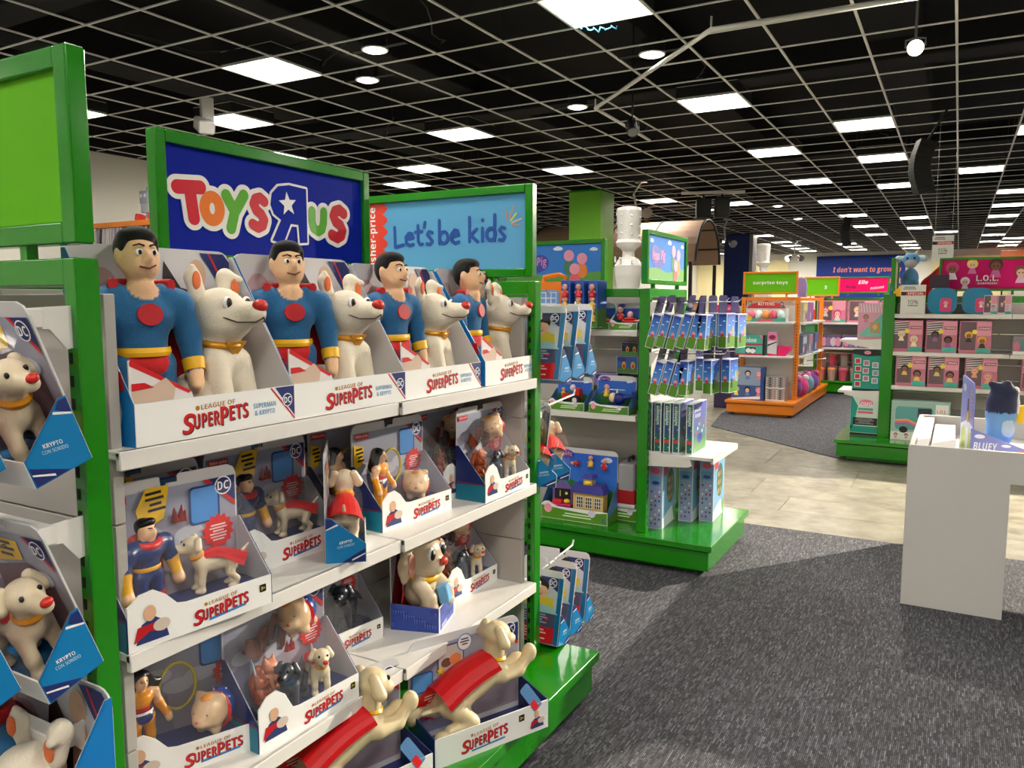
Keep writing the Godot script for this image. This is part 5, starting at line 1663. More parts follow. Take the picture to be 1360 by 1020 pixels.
func sign_board(called: String, label: String, t: Transform3D, w: float, h: float, m: Material, fill: Color, fr := 0.03, legs := 0.03) -> Array:   # framed two-sided header; returns [thing, builder on its face]
	var o := thing(called, label, "sign", t)
	for s in [-1, 1]:
		part("frame_bar", MB.new().box(V(s * (w - fr) / 2, h / 2, 0), V(fr, h, 0.036), 0.004), m, o)
		part("frame_bar", MB.new().box(V(0, h / 2 + s * (h - fr) / 2, 0), V(w - 2 * fr + 0.002, fr, 0.036), 0.004), m, o)
		if legs > 0.0:
			part("leg", MB.new().box(V(s * w * 0.3, -legs / 2, 0), V(0.02, legs + 0.004, 0.02)), m, o)
	part("panel", MB.new().paint(fill).box(V(0, h / 2, 0), V(w - 2 * fr + 0.01, h - 2 * fr + 0.01, 0.012)), M.sign, o)
	return [o, MB.new().at(xf(V(0, h / 2, 0.0064)))]

func place(o: Node3D, label: String, pos: Vector3, ry: float, group := "", category := "toy", s := 1.0, rx := 0.0) -> Node3D:
	var t := xf(pos, ry, rx, 0, s)
	if o.get_parent() == null and not o.has_meta("label"):
		pass
	var r: Node3D = o.duplicate()
	r.name = numbered(String(o.name))
	add_child(r)
	r.transform = t
	return tag(r, label, category, group)

func build_near_gondola() -> void:
	var o := thing("shelving_gondola", "green framed shelving unit in the foreground full of boxed superhero toys", "shelving", xf(V(-1.66, 0, -1.61)))
	deck(o, -2.25, -1.07, -2.55, -0.40, M.green)
	for z in [[-0.827, -0.782], [-2.445, -2.40]]:
		for x in [[-1.292, -1.26], [-2.06, -2.028]]:
			bx(o, "post", V(x[0], 0.19, z[0]), V(x[1], 1.522, z[1]), M.green, 0.003)
		bx(o, "top_bar", V(-2.03, 1.476, z[0]), V(-1.29, 1.522, z[1]), M.green, 0.003)
	slots(o, V(-1.281, 0, -0.782), V(1, 0, 0), V(0, 0, 1), 0.24, 1.44)
	slots(o, V(-2.04, 0, -0.782), V(1, 0, 0), V(0, 0, 1), 0.24, 1.44)
	slots(o, V(-1.281, 0, -2.40), V(1, 0, 0), V(0, 0, 1), 0.24, 1.44)
	bx(o, "top_rail", V(-1.675, 1.476, -2.41), V(-1.645, 1.522, -0.82), M.green)
	bx(o, "center_post", V(-1.66, 0.19, -1.655), V(-1.632, 1.48, -1.625), M.green)
	slots(o, V(-1.632, 0, -1.64), V(0, 0, 1), V(1, 0, 0), 0.24, 1.44)
	for z in [[-1.635, -0.87], [-2.36, -1.645]]:
		for y in [[0.192, 0.52], [0.523, 0.845], [0.848, 1.17], [1.173, 1.475]]:
			bx(o, "back_panel", V(-1.668, y[0], z[0]), V(-1.645, y[1], z[1]), M.panel, 0.002)
	for z in [[-0.872, -0.85], [-2.382, -2.36]]:
		for y in [[0.192, 0.62], [0.623, 1.05], [1.053, 1.464]]:
			bx(o, "end_panel", V(-2.03, y[0], z[0]), V(-1.29, y[1], z[1]), M.panel, 0.002)
	for y in [1.19, 0.822, 0.465]:
		var k := 0
		for z in [[-1.632, -0.842], [-2.392, -1.636]]:
			var xo := 0.0 if k == 0 else 0.008
			var m := wm(o)
			m.box(V(-1.448 + xo, y - 0.008, (z[0] + z[1]) / 2), V(0.385, 0.016, z[1] - z[0]), 0.002)
			m.box(V(-1.262 + xo, y - 0.0175, (z[0] + z[1]) / 2), V(0.014, 0.035, z[1] - z[0]), 0.003)
			for zz in [z[0] + 0.012, z[1] - 0.012]: m.box(V(-1.5, y - 0.034, zz), V(0.26, 0.04, 0.006))
			part("shelf", m, M.shelf, o)
			k += 1
	# hang rails on the near end
	for y in [1.424, 1.07, 0.716]:
		bx(o, "hang_rail", V(-2.05, y - 0.016, -0.735), V(-1.27, y + 0.016, -0.705), M.shelf, 0.003)
		for x in [-1.276, -2.046]:
			var m := wm(o)
			m.at(m.T * Transform3D(Basis(V(0, 0, 1), V(0, 1, 0), V(-1, 0, 0)), V(x, y, 0)))
			m.prism(P2([-0.707, 0.016, -0.782, 0.02, -0.782, -0.05, -0.772, -0.052, -0.745, -0.018, -0.707, -0.016]), -0.002, 0.002)
			part("rail_bracket", m, M.shelf, o)
		if y > 1.0:
			for x in [-1.32, -1.60, -1.88]:
				part("hook", wm(o).tube([V(x, y - 0.01, -0.71), V(x, y - 0.012, -0.48), V(x, y + 0.006, -0.462)], 0.003, -1, 6), M.chrome, o)
	var m2 := wm(o)
	m2.box(V(-1.66, 0.424, -0.66), V(0.74, 0.016, 0.22), 0.002)
	part("shelf", m2, M.shelf, o)
	# hooks on the far end
	for y in [1.40, 1.05, 0.43]:
		bx(o, "hang_rail", V(-2.05, y - 0.012, -2.475), V(-1.27, y + 0.012, -2.45), M.shelf, 0.003)
		for x in [-1.327, -1.6]:
			part("hook", wm(o).tube([V(x, y, -2.46), V(x, y + 0.03, -2.86), V(x, y + 0.05, -2.872)], 0.004, -1, 6), M.shelf, o)
	# header signs
	var s := sign_board("header_sign", "bright green header sign at the left edge of the photo, its lettering cut off", xf(V(-1.66, 1.545, -0.80)), 0.815, 0.315, M.green, Color(0.36, 0.66, 0.10), 0.036)
	s[1].paint(Color(0.95, 0.97, 0.92)).flat(rrect(-0.12, -0.02, 0.168, 0.03, 0.012), 0.0)
	part("lettering", s[1], M.print, s[0])
	toys_sign()
	kids_sign()

func toys_sign() -> void:
	var s := sign_board("header_sign", "deep blue store sign with fat multicoloured letters and a reversed letter holding a star", xf(V(-1.66, 1.54, -1.615), 90), 0.77, 0.315, M.green, Color(0.02, 0.13, 0.58), 0.031)
	var o: Node3D = s[0]
	var red := Color(0.82, 0.08, 0.17)
	var ora := Color(0.93, 0.47, 0.10)
	var grn := Color(0.32, 0.66, 0.10)
	var yc := 1.54 + 0.1575
	var L := [
		["letter_t", red, 0.017, [P2([-0.322, 1.726, -0.255, 1.732]), P2([-0.287, 1.728, -0.277, 1.655])]],
		["letter_o", ora, 0.0165, [arc(-0.221, 1.684, 0.022, 0.0275, 0, 360, 22)]],
		["letter_y", grn, 0.0155, [P2([-0.176, 1.722, -0.150, 1.682]), P2([-0.118, 1.728, -0.150, 1.682, -0.163, 1.640])]],
		["letter_s", red, 0.0145, [P2([-0.048, 1.720, -0.062, 1.728, -0.078, 1.723, -0.085, 1.709, -0.076, 1.694, -0.060, 1.685, -0.050, 1.671, -0.056, 1.656, -0.072, 1.649, -0.090, 1.656])]],
		["letter_u", grn, 0.0145, [P2([0.134, 1.712, 0.133, 1.684, 0.140, 1.664, 0.157, 1.656, 0.174, 1.664, 0.181, 1.684, 0.183, 1.714])]],
		["letter_s", red, 0.0165, [P2([0.270, 1.718, 0.252, 1.727, 0.232, 1.721, 0.224, 1.706, 0.234, 1.690, 0.254, 1.682, 0.264, 1.667, 0.258, 1.651, 0.240, 1.643, 0.216, 1.650])]],
	]
	var rpol: PackedVector2Array = P2([0.112, 1.772, 0.112, 1.620, 0.082, 1.617, 0.078, 1.668, 0.048, 1.668, 0.018, 1.612, -0.022, 1.618, 0.012, 1.676, -0.014, 1.690, -0.026, 1.714, -0.020, 1.745, 0.004, 1.767, 0.045, 1.775])
	var z := 0.0
	var under := MB.new().at(xf(V(0, 0.1575 - yc, 0.0066)))
	under.paint(Color(0.93, 0.92, 0.90))
	var allp := []
	for l in L:
		for st in l[3]: allp.append_array(stroke(st, l[2] + 0.0125))
	if Geometry2D.is_polygon_clockwise(rpol): rpol.reverse()
	allp.append_array(swell(rpol, 0.0065))
	for p in merged(allp): under.prism(p, -0.001, 0.0014)
	part("letter_border", under, M.print, o)
	for l in L:
		var m := MB.new().at(xf(V(0, 0.1575 - yc, 0.0066))).paint(l[1])
		var ps := []
		for st in l[3]: ps.append_array(stroke(st, l[2]))
		if l[0] != "letter_o":
			for p in merged(ps): m.prism(p, 0.0, 0.0022)
		if l[0] == "letter_o":
			m.prism(arc2(-0.221, 1.684, 0.0385, 0.044, 0.0085, 0.0145), 0.0, 0.0022)
		part(l[0], m, M.print, o)
	var r := MB.new().at(xf(V(0, 0.1575 - yc, 0.0066))).paint(Color(0.025, 0.145, 0.60)).prism(rpol, 0.0, 0.0021)
	part("letter_r", r, M.sign, o)
	var st := MB.new().at(xf(V(0, 0.1575 - yc, 0.0066))).paint(Color(0.95, 0.95, 0.93))
	var sp := PackedVector2Array()
	for i in 10:
		var rr := 0.034 if i % 2 == 0 else 0.0145
		sp.append(Vector2(0.038 + sin(PI * i / 5 - 0.12) * rr, 1.722 + cos(PI * i / 5 - 0.12) * rr))
	st.prism(sp, 0.002, 0.0028)
	part("star", st, M.print, o)

func arc2(cx: float, cy: float, rx: float, ry: float, ix: float, iy: float) -> PackedVector2Array:   # an oval ring as one polygon
	var p := arc(cx, cy, rx, ry, 0, 360, 28)
	var q := arc(cx, cy, ix, iy, 360, 0, 28)
	p.append_array(q)
	for i in q.size(): p[p.size() - 1 - i] += Vector2(0, 0.00001)
	return p

func kids_sign() -> void:
	var s := sign_board("header_sign", "pale blue header sign with hand-lettered words and a red scalloped strip at its left", xf(V(-1.68, 1.535, -2.42)), 0.812, 0.315, M.green, Color(0.36, 0.63, 0.80), 0.03)
	var o: Node3D = s[0]
	var yc := 1.535 + 0.1575
	var m := MB.new().at(xf(V(0, 0.1575 - yc, 0.0066))).paint(Color(0.87, 0.22, 0.15))
	var p := P2([-0.376, 1.562, -0.376, 1.823])
	for i in 6:
		for j in 7:
			p.append(Vector2(-0.242 + 0.022 * sin(PI * j / 6.0), 1.823 - 0.0435 * (i + j / 6.0)))
	m.flat(p, 0.0002)
	m.at(m.T * xf(V(-0.288, 1.69, 0), 0, 0, 90))
	text(m, "fisher-price", 0, 0, 0.0008, 0.235, 0.042, WHITE, true)
	part("red_strip", m, M.print, o)
	var bl := Color(0.10, 0.30, 0.62)
	var w := MB.new().at(xf(V(0, 0.1575 - yc, 0.0068))).paint(bl)
	var H := 0.0095
	var S := [
		P2([-0.186, 1.728, -0.184, 1.655, -0.146, 1.662]),
		P2([-0.133, 1.681, -0.100, 1.686, -0.106, 1.702, -0.120, 1.704, -0.134, 1.690, -0.132, 1.668, -0.116, 1.658, -0.100, 1.662]),
		P2([-0.078, 1.730, -0.077, 1.672, -0.068, 1.660, -0.058, 1.662]), P2([-0.090, 1.706, -0.060, 1.708]),
		P2([-0.046, 1.740, -0.050, 1.722]),
		P2([-0.014, 1.702, -0.028, 1.706, -0.036, 1.696, -0.024, 1.683, -0.014, 1.671, -0.022, 1.660, -0.038, 1.662]),
		P2([0.018, 1.744, 0.018, 1.662]), arc(0.036, 1.682, 0.018, 0.021, 0, 360, 16),
		P2([0.070, 1.683, 0.102, 1.688, 0.097, 1.704, 0.084, 1.707, 0.070, 1.692, 0.072, 1.670, 0.086, 1.660, 0.102, 1.664]),
		P2([0.148, 1.748, 0.148, 1.664]), P2([0.178, 1.706, 0.152, 1.686, 0.182, 1.662]),
		P2([0.202, 1.708, 0.202, 1.664]), P2([0.202, 1.736, 0.203, 1.737]),
		P2([0.252, 1.752, 0.252, 1.664]), arc(0.236, 1.686, 0.017, 0.021, 0, 360, 16),
		P2([0.292, 1.704, 0.280, 1.708, 0.272, 1.699, 0.282, 1.687, 0.293, 1.676, 0.286, 1.664, 0.271, 1.665]),
	]
	var letters := []
	for st in S:
		for q in stroke(st, 0.0064 if st.size() < 17 else 0.0048):
			if not Geometry2D.is_polygon_clockwise(q) and st.size() < 15: letters.append(q)
		if st.size() >= 15:
			var c := Vector2.ZERO
			for v in st: c += v / st.size()
			w.prism(arc2(c.x, c.y, 0.0245, 0.0272, 0.0115, 0.0142), 0, 0.0009)
	for q in merged(letters): w.prism(q, 0, 0.0006)
	part("lettering", w, M.print, o)
	var r := MB.new().at(xf(V(0, 0.1575 - yc, 0.0068)))
	for k in 5:
		var a := deg_to_rad([96.0, 68.0, 46.0, 18.0, -4.0][k])
		var c := Vector2(0.302, 1.715)
		r.paint([Color(0.72, 0.55, 0.48), Color(0.72, 0.55, 0.48), Color(0.85, 0.85, 0.25), Color(0.80, 0.68, 0.60), Color(0.72, 0.55, 0.48)][k])
		for q in stroke(P2([c.x + cos(a) * 0.02, c.y + sin(a) * 0.02, c.x + cos(a) * [0.05, 0.07, 0.052, 0.06, 0.05][k], c.y + sin(a) * [0.05, 0.07, 0.052, 0.06, 0.05][k]]), 0.0028): r.prism(q, 0, 0.0004)
	part("rays", r, M.print, o)

func build_near_toys() -> void:
	var lab := ["nearest the green post", "second from green post", "third from green post", "farthest along the shelf"]
	var i := 0
	for z in [-1.077, -1.474, -1.866, -2.262]:
		var b := place(F.pack_plush, "window box with plush caped doll and white dog on top shelf, " + lab[i], V(-1.363, 1.19, z), [90, 88, 90, 92][i], "", "toy", 1.0 if i < 2 else 0.985)
		var dn: Node3D = b.get_node("plush_doll")
		dn.transform = Transform3D(Basis.from_euler(V(0, deg_to_rad([-14.0, -26.0, -6.0, 8.0][i]), 0)) * Basis.from_scale(V(0.81, 0.968, 0.93)), V(-0.083, -0.012, -0.032))
		b.get_node("plush_dog").rotation_degrees.y = [8, 2, 12, 16][i]
		i += 1
	# second shelf
	place(F.pack_man, "foremost box with blue-suited figure and dog at near end of second shelf", V(-1.3, 0.822, -1.003), 83)
	place(F.pack_man, "middle of three figure-and-dog boxes in a file at near end of second shelf", V(-1.43, 0.822, -1.02), 86)
	place(F.pack_man, "rearmost of three figure-and-dog boxes in a file at near end of second shelf", V(-1.56, 0.822, -1.04), 88)
	place(F.pack_man, "figure-and-dog box set back beside the sideways turquoise box on second shelf", V(-1.44, 0.822, -1.365), 86)
	place(F.pack_man, "dark box at the very back of the second shelf, left of the middle", V(-1.572, 0.822, -1.39), 90)
	place(F.pack_hang, "box turned sideways on second shelf, turquoise end panel, caped dog from behind", V(-1.337, 0.822, -1.511), 130.3)
	place(F.pack_woman, "foremost box with dark-haired yellow-clad figure and round pet on second shelf", V(-1.385, 0.822, -1.815), 86)
	place(F.pack_woman, "box with a dark-haired figure half hidden behind the sideways turquoise box", V(-1.498, 0.822, -1.76), 88)
	place(F.pack_woman, "rearmost dark-haired figure box, only its card edge showing on the second shelf", V(-1.588, 0.822, -1.72), 90)
	place(F.pack_pets, "box of five little animals at the far end of the second shelf, foremost", V(-1.315, 0.822, -2.215), 89, "", "toy", 0.93)
	place(F.pack_pets, "middle of three boxes of little animals at far end of second shelf", V(-1.435, 0.822, -2.16), 89, "", "toy", 0.93)
	place(F.pack_pets, "rearmost box of little animals in the shade of the second shelf", V(-1.56, 0.822, -2.12), 90, "", "toy", 0.93)
	# third shelf
	place(F.pack_woman, "dark-haired figure and round pet in box at near end of third shelf", V(-1.41, 0.465, -1.075), 66)
	place(F.pack_pets, "box of little animals with brown leaves on card, middle of third shelf", V(-1.332, 0.465, -1.31), 86)
	place(F.pack_dark, "box with a dark caped dog set back on the third shelf", V(-1.51, 0.465, -1.655), 80)
	place(F.pack_puppy, "blue fur-patterned box with a big-eared puppy on the third shelf", V(-1.40, 0.465, -1.925), 108)
	place(F.pack_pets, "box of five little animals at the far end of the third shelf", V(-1.445, 0.465, -2.205), 88, "", "toy", 0.95)
	# on the deck
	place(F.pack_leap, "box with leaping red-caped dog at the far corner of the green deck", V(-1.155, 0.19, -1.86), 64.6)
	place(F.pack_leap, "box with leaping red-caped dog, cut by bottom photo edge, second from deck corner", V(-1.275, 0.19, -1.445), 71)
	place(F.pack_pets, "box in the shadow at the bottom of the near shelves beside the green post", V(-1.46, 0.19, -1.05), 88)
	# hanging on the near end
	i = 0
	for y in [1.203, 0.862]:
		for k in 2:
			place(F.pack_hang, "hanging dog pack, turquoise side panel, left edge, %s row, %s" % [["upper", "lower"][i], ["nearer the post", "cut by the photo edge"][k]], V(-1.318 - 0.012 * k, y - 0.018 + 0.004 * k, -0.712 + 0.125 * k), 0.0, "", "toy", 1.0, 20)
		i += 1
	place(F.pack_plush, "large box with caped doll and white dog at bottom left photo corner", V(-1.394, 0.432, -0.672), 0)
	# hanging on the far end, backs towards the camera
	i = 0
	for r in [[1.165, 3, -2.52], [0.80, 2, -2.53], [0.195, 3, -2.52]]:
		for k in r[1]:
			place(F.pack_hang, "hanging pack seen from the back beyond the far green post, %s row, %s" % [["top", "middle", "bottom"][i], ["nearest", "second", "third"][k]], V(-1.322, r[0] + 0.004 * k, r[2] - 0.112 * k), (180.0 + [0, -2, 3][k]) if i != 1 else 128.0, "", "toy", 1.0, 14 if i != 1 else 6)
		i += 1

func build_table() -> void:
	var m := mat("table_white", Color(0.77, 0.76, 0.75), 0.42)
	var o := thing("display_table", "white box-sided play table standing alone on the carpet at right", "table", xf(V(0.5, 0, -4.68)))
	var pol := P2([-0.172, 0.012, 0.242, 0.012, 0.242, 0.64, 0.83, 0.64, 0.83, 0.012, 1.23, 0.012, 1.23, 0.772, 1.219, 0.783, -0.160, 0.783, -0.172, 0.772])
	for z in [[-4.1, -4.125, "front_panel"], [-5.24, -5.265, "rear_panel"]]:
		var b := wm(o)
		b.prism(pol, z[1], z[0])
		part(z[2], b, m, o)
	bx(o, "side_panel", V(-0.170, 0.012, -5.24), V(-0.145, 0.783, -4.125), m, 0.004)
	bx(o, "side_panel", V(1.205, 0.012, -5.24), V(1.23, 0.783, -4.125), m, 0.004)
	bx(o, "inner_top", V(-0.145, 0.655, -5.24), V(1.205, 0.68, -4.125), m, 0.0)
	bx(o, "inner_rim", V(-0.145, 0.75, -5.24), V(-0.09, 0.772, -4.125), m, 0.003)
	bx(o, "lid_panel", V(-0.085, 0.722, -5.2), V(0.02, 0.742, -4.25), m, 0.003)
	# plush in a tall display box
	var t := thing("plush_box", "open lilac box on the white table with rolling clouds and a white-lettered front flap", "toy", xf(V(0.07, 0.68, -4.52)))
	var li := Color(0.52, 0.55, 0.82)
	var b := MB.new().paint(li).at(xf(V(0, 0, 0), -78))
	b.prism(P2([-0.14, 0, 0.11, 0, 0.11, 0.33, 0.085, 0.375, -0.12, 0.40, -0.14, 0.395]), -0.002, 0.002)
	part("back_card", b, M.card, t)
	b = MB.new().at(xf(V(0, 0, 0), 102) )
	for s in [0, 1]:
		b.at(xf(V(0, 0, 0), -78 + 180 * s) * xf(V(0, 0, 0.0026)))
		var f := 1.0 if s == 0 else -1.0
		b.paint(Color(0.80, 0.83, 0.93)).flat(P2([-0.13 * f, 0.004, 0.105 * f, 0.004, 0.105 * f, 0.16, 0.0, 0.185, -0.13 * f, 0.15]), 0)
		b.paint(Color(0.70, 0.80, 0.30)).disc(-0.07 * f, 0.07, 0.045, 0.08, 0.0004).disc(0.06 * f, 0.06, 0.04, 0.07, 0.0004)
		b.paint(Color(0.93, 0.93, 0.96)).disc(0.0, 0.09, 0.03, 0.06, 0.0006)
		b.paint(Color(0.20, 0.22, 0.40)).flat(P2([-0.02, 0.19, 0.02, 0.19, 0.01, 0.29, -0.012, 0.29]), 0.0006)
		b.paint(Color(0.92, 0.70, 0.25)).disc(0.005 * f, 0.2, 0.02, 0.03, 0.001)
		lines(b, 0.06 * f, 0.33, 0.05, 9, 0.017, Color(0.75, 0.60, 0.62), 0.0008)
		b.paint(Color(0.75, 0.78, 0.92)).disc(-0.08 * f, 0.34, 0.03, 0.02, 0.0006)
	part("printed_artwork", b, M.print, t)
	b = MB.new().paint(li).prism(P2([0.01, 0, 0.33, 0, 0.33, 0.05, 0.21, 0.09, 0.012, 0.165]), 0.16, 0.164)
	b.box(V(0.17, 0.003, 0.07), V(0.32, 0.006, 0.19))
	part("front_flap", b, M.card, t)
	b = MB.new()
	text(b, "BLUEY", 0.075, 0.082, 0.1646, 0.095, 0.036, Color(0.95, 0.95, 0.97), true, 0.1)
	b.paint(Color(0.93, 0.94, 0.98)).disc(0.05, 0.128, 0.022, 0.010, 0.1645).disc(0.16, 0.09, 0.02, 0.007, 0.1645)
	b.paint(Color(0.92, 0.50, 0.25)).disc(0.23, 0.06, 0.035, 0.014, 0.1645)
	part("lettering", b, M.print, t)
	var nav := Color(0.15, 0.16, 0.26)
	var lb := Color(0.42, 0.60, 0.78)
	var body := blob([lump(V(0, 0.075, 0), V(0.062, 0.085, 0.058), lb), lump(V(0, 0.20, 0), V(0.066, 0.085, 0.062), nav), lump(V(0, 0.145, 0), V(0.064, 0.05, 0.06), lb),
		bone(V(0, 0.265, 0), V(-0.05, 0.300, 0.01), 0.045, 0.015, nav), bone(V(0.02, 0.265, 0), V(0.02, 0.300, 0.0), 0.05, 0.018, nav), lump(V(0.02, 0.09, 0.058), V(0.026, 0.034, 0.02), Color(0.72, 0.80, 0.86))], 0.006, 0.02)
	var pl := part("plush_body", body, M.plush, t, xf(V(0.135, 0.075, 0.05), 15))
	share("pompom", baked(MB.new().paint(Color(0.9, 0.9, 0.9)).ell(V(0.052, 0.272, 0.012), V(0.018, 0.018, 0.018), 14, 10), M.plush), pl)
	share("white_stripe", baked(MB.new().paint(Color(0.9, 0.9, 0.88)).tube([V(0.058, 0.26, 0.01), V(0.066, 0.21, 0.012), V(0.066, 0.16, 0.015)], 0.011, 0.009, 8), M.plush), pl)
	share("yellow_pad", baked(MB.new().paint(Color(0.93, 0.74, 0.10)).ell(V(0.092, 0.155, 0.0), V(0.038, 0.046, 0.026), 18, 12), M.plush), pl)

# ---------------------------------------------------------------- second unit: meadow-blue playsets
func cloud(m: MB, x: float, y: float, s: float, z: float) -> void:
	m.paint(Color(0.90, 0.94, 0.98)).disc(x, y, s, s * 0.6, z).disc(x + s * 0.8, y - s * 0.1, s * 0.7, s * 0.45, z + 0.0002).disc(x - s * 0.8, y - s * 0.12, s * 0.6, s * 0.4, z + 0.0004)

func meadow_sign(label: String, t: Transform3D, w: float) -> void:
	var s := sign_board("header_sign", label, t, w, 0.285, M.green, Color(0.27, 0.52, 0.85), 0.026)
	var m: MB = s[1]
	var a := w / 2 - 0.027
	m.paint(Color(0.33, 0.60, 0.24)).flat(P2([-a, -0.115, a, -0.115, a, -0.045, a * 0.5, -0.06, 0, -0.075, -a * 0.5, -0.05, -a, -0.06]), 0.0004)
	cloud(m, a * 0.12, 0.095, 0.022, 0.0006)
	cloud(m, a * 0.85, 0.085, 0.018, 0.0006)
	cloud(m, -a * 0.8, 0.09, 0.018, 0.0006)
	m.paint(Color(0.24, 0.28, 0.68)).disc(-a * 0.45, 0.0, a * 0.36, 0.055, 0.0008)
	m.disc(-a * 0.62, 0.02, a * 0.22, 0.05, 0.0009).disc(-a * 0.25, 0.01, a * 0.18, 0.05, 0.001)
	text(m, "Peppa", -a * 0.58, 0.005, 0.0016, a * 0.32, 0.06, Color(0.93, 0.55, 0.76), true, 0.1)
	text(m, "Pig", -a * 0.22, 0.012, 0.0016, a * 0.2, 0.07, Color(0.93, 0.55, 0.76), true, 0.05)
	# three plain balloons where the printed picture has its figures
	for k in 3:
		var x: float = a * [0.35, 0.62, 0.47][k]
		var y: float = [0.03, 0.01, -0.05][k]
		m.paint([Color(0.25, 0.50, 0.42), Color(0.93, 0.52, 0.25), Color(0.90, 0.35, 0.42)][k]).disc(x, y - 0.05, 0.035, 0.045, 0.0012 + 0.0006 * k)
		m.paint(Color(0.95, 0.62, 0.72)).disc(x, y + 0.02, 0.034, 0.034, 0.0014 + 0.0006 * k)
	part("printed_poster", m, M.print, s[0])

func toy_car() -> MeshInstance3D:
	var m := MB.new().paint(Color(0.80, 0.10, 0.08)).box(V(0, 0.024, 0), V(0.10, 0.024, 0.05), 0.009).box(V(-0.005, 0.04, 0), V(0.06, 0.012, 0.046), 0.005)
	m.paint(Color(0.95, 0.65, 0.70)).ell(V(-0.005, 0.062, 0), V(0.018, 0.02, 0.016), 14, 10)
	var o := body_of("toy_car", m, M.plastic)
	for x in [-0.03, 0.03]:
		share("wheel", baked(MB.new().paint(Color(0.12, 0.12, 0.13)).tube([V(x, 0.013, 0.018), V(x, 0.013, 0.03)], 0.013, -1, 14).paint(Color(0.85, 0.85, 0.85)).tube([V(x, 0.013, 0.028), V(x, 0.013, 0.0312)], 0.006, -1, 10), M.plastic), o)
	return o

func toy_tractor() -> MeshInstance3D:
	var m := MB.new().paint(Color(0.78, 0.18, 0.07)).box(V(-0.025, 0.04, 0), V(0.065, 0.03, 0.036), 0.007).box(V(0.03, 0.055, 0), V(0.03, 0.06, 0.044), 0.006)
	m.paint(Color(0.95, 0.85, 0.88)).ell(V(0.0, 0.085, 0), V(0.015, 0.017, 0.014), 12, 8)
	var o := body_of("toy_tractor", m, M.plastic)
	for wv in [[-0.045, 0.014], [0.025, 0.026]]:
		share("wheel", baked(MB.new().paint(Color(0.10, 0.10, 0.11)).tube([V(wv[0], wv[1], 0.02), V(wv[0], wv[1], 0.036)], wv[1], -1, 16).paint(Color(0.9, 0.9, 0.88)).tube([V(wv[0], wv[1], 0.034), V(wv[0], wv[1], 0.0375)], wv[1] * 0.5, -1, 12), M.plastic), o)
	return o

func toy_helicopter() -> MeshInstance3D:
	var m := MB.new().paint(Color(0.10, 0.16, 0.50)).ell(V(0.01, 0.04, 0), V(0.035, 0.03, 0.026), 16, 10)
	m.tube([V(0.03, 0.045, 0), V(0.085, 0.055, 0)], 0.016, 0.006, 10).box(V(0.085, 0.065, 0), V(0.012, 0.03, 0.005), 0.001)
	m.box(V(0.0, 0.006, 0), V(0.10, 0.01, 0.05), 0.004)
	m.paint(Color(0.93, 0.82, 0.65)).ell(V(-0.02, 0.045, 0.004), V(0.022, 0.025, 0.022), 14, 10)
	var o := body_of("toy_helicopter", m, M.plastic)
	share("rotor", baked(MB.new().paint(Color(0.90, 0.88, 0.80)).box(V(0, 0.085, 0), V(0.085, 0.004, 0.012), 0.001).tube([V(0, 0.065, 0), V(0, 0.088, 0)], 0.005, -1, 8), M.plastic), o)
	return o

func toy_house() -> MeshInstance3D:
	var m := MB.new().paint(Color(0.86, 0.72, 0.42)).box(V(0, 0.055, 0), V(0.17, 0.11, 0.06), 0.003)
	m.paint(Color(0.28, 0.27, 0.62)).prism(P2([-0.095, 0.105, 0.095, 0.105, 0.075, 0.15, -0.075, 0.15]), -0.036, 0.042)
	m.paint(Color(0.86, 0.72, 0.42)).box(V(0, 0.165, 0.01), V(0.05, 0.04, 0.05), 0.003)
	m.paint(Color(0.30, 0.32, 0.68)).prism(P2([-0.035, 0.18, 0.035, 0.18, 0.025, 0.2, -0.025, 0.2]), -0.02, 0.042)
	m.paint(Color(0.93, 0.80, 0.12)).ell(V(0, 0.16, 0.036), V(0.018, 0.012, 0.008), 12, 8)
	var o := body_of("toy_schoolhouse", m, M.plastic)
	for x in [-0.045, 0.005, 0.055]:
		var w := MB.new().paint(Color(0.92, 0.92, 0.88))
		for k in 4: w.box(V(x - 0.018 + 0.012 * k, 0.055, 0.0315), V(0.003, 0.06, 0.003)).box(V(x, 0.027 + 0.019 * k, 0.0315), V(0.04, 0.003, 0.003))
		w.paint(Color(0.25, 0.2, 0.15)).box(V(x, 0.055, 0.0303), V(0.037, 0.058, 0.001))
		share("window", baked(w, M.plastic), o)
	return o

func toy_blackboard() -> MeshInstance3D:
	var m := MB.new().paint(Color(0.45, 0.35, 0.62)).prism(P2([-0.05, 0, 0.05, 0, 0.05, 0.085, 0.03, 0.10, 0.018, 0.118, -0.018, 0.118, -0.03, 0.10, -0.05, 0.085]), -0.008, 0.004)
	m.paint(Color(0.12, 0.11, 0.12)).box(V(0, 0.055, 0.005), V(0.08, 0.055, 0.003)).paint(Color(0.80, 0.15, 0.45)).box(V(0, 0.008, 0.02), V(0.105, 0.012, 0.05), 0.004)
	m.paint(Color(0.85, 0.2, 0.2)).box(V(-0.02, 0.022, 0.02), V(0.05, 0.02, 0.03), 0.004).paint(Color(0.93, 0.80, 0.12)).ell(V(0.028, 0.026, 0.025), V(0.016, 0.012, 0.012), 12, 8)
	m.paint(Color(0.9, 0.88, 0.5)).box(V(-0.012, 0.058, 0.0068), V(0.004, 0.03, 0.001)).box(V(0.02, 0.06, 0.0068), V(0.012, 0.012, 0.001))
	return body_of("toy_blackboard", m, M.plastic)

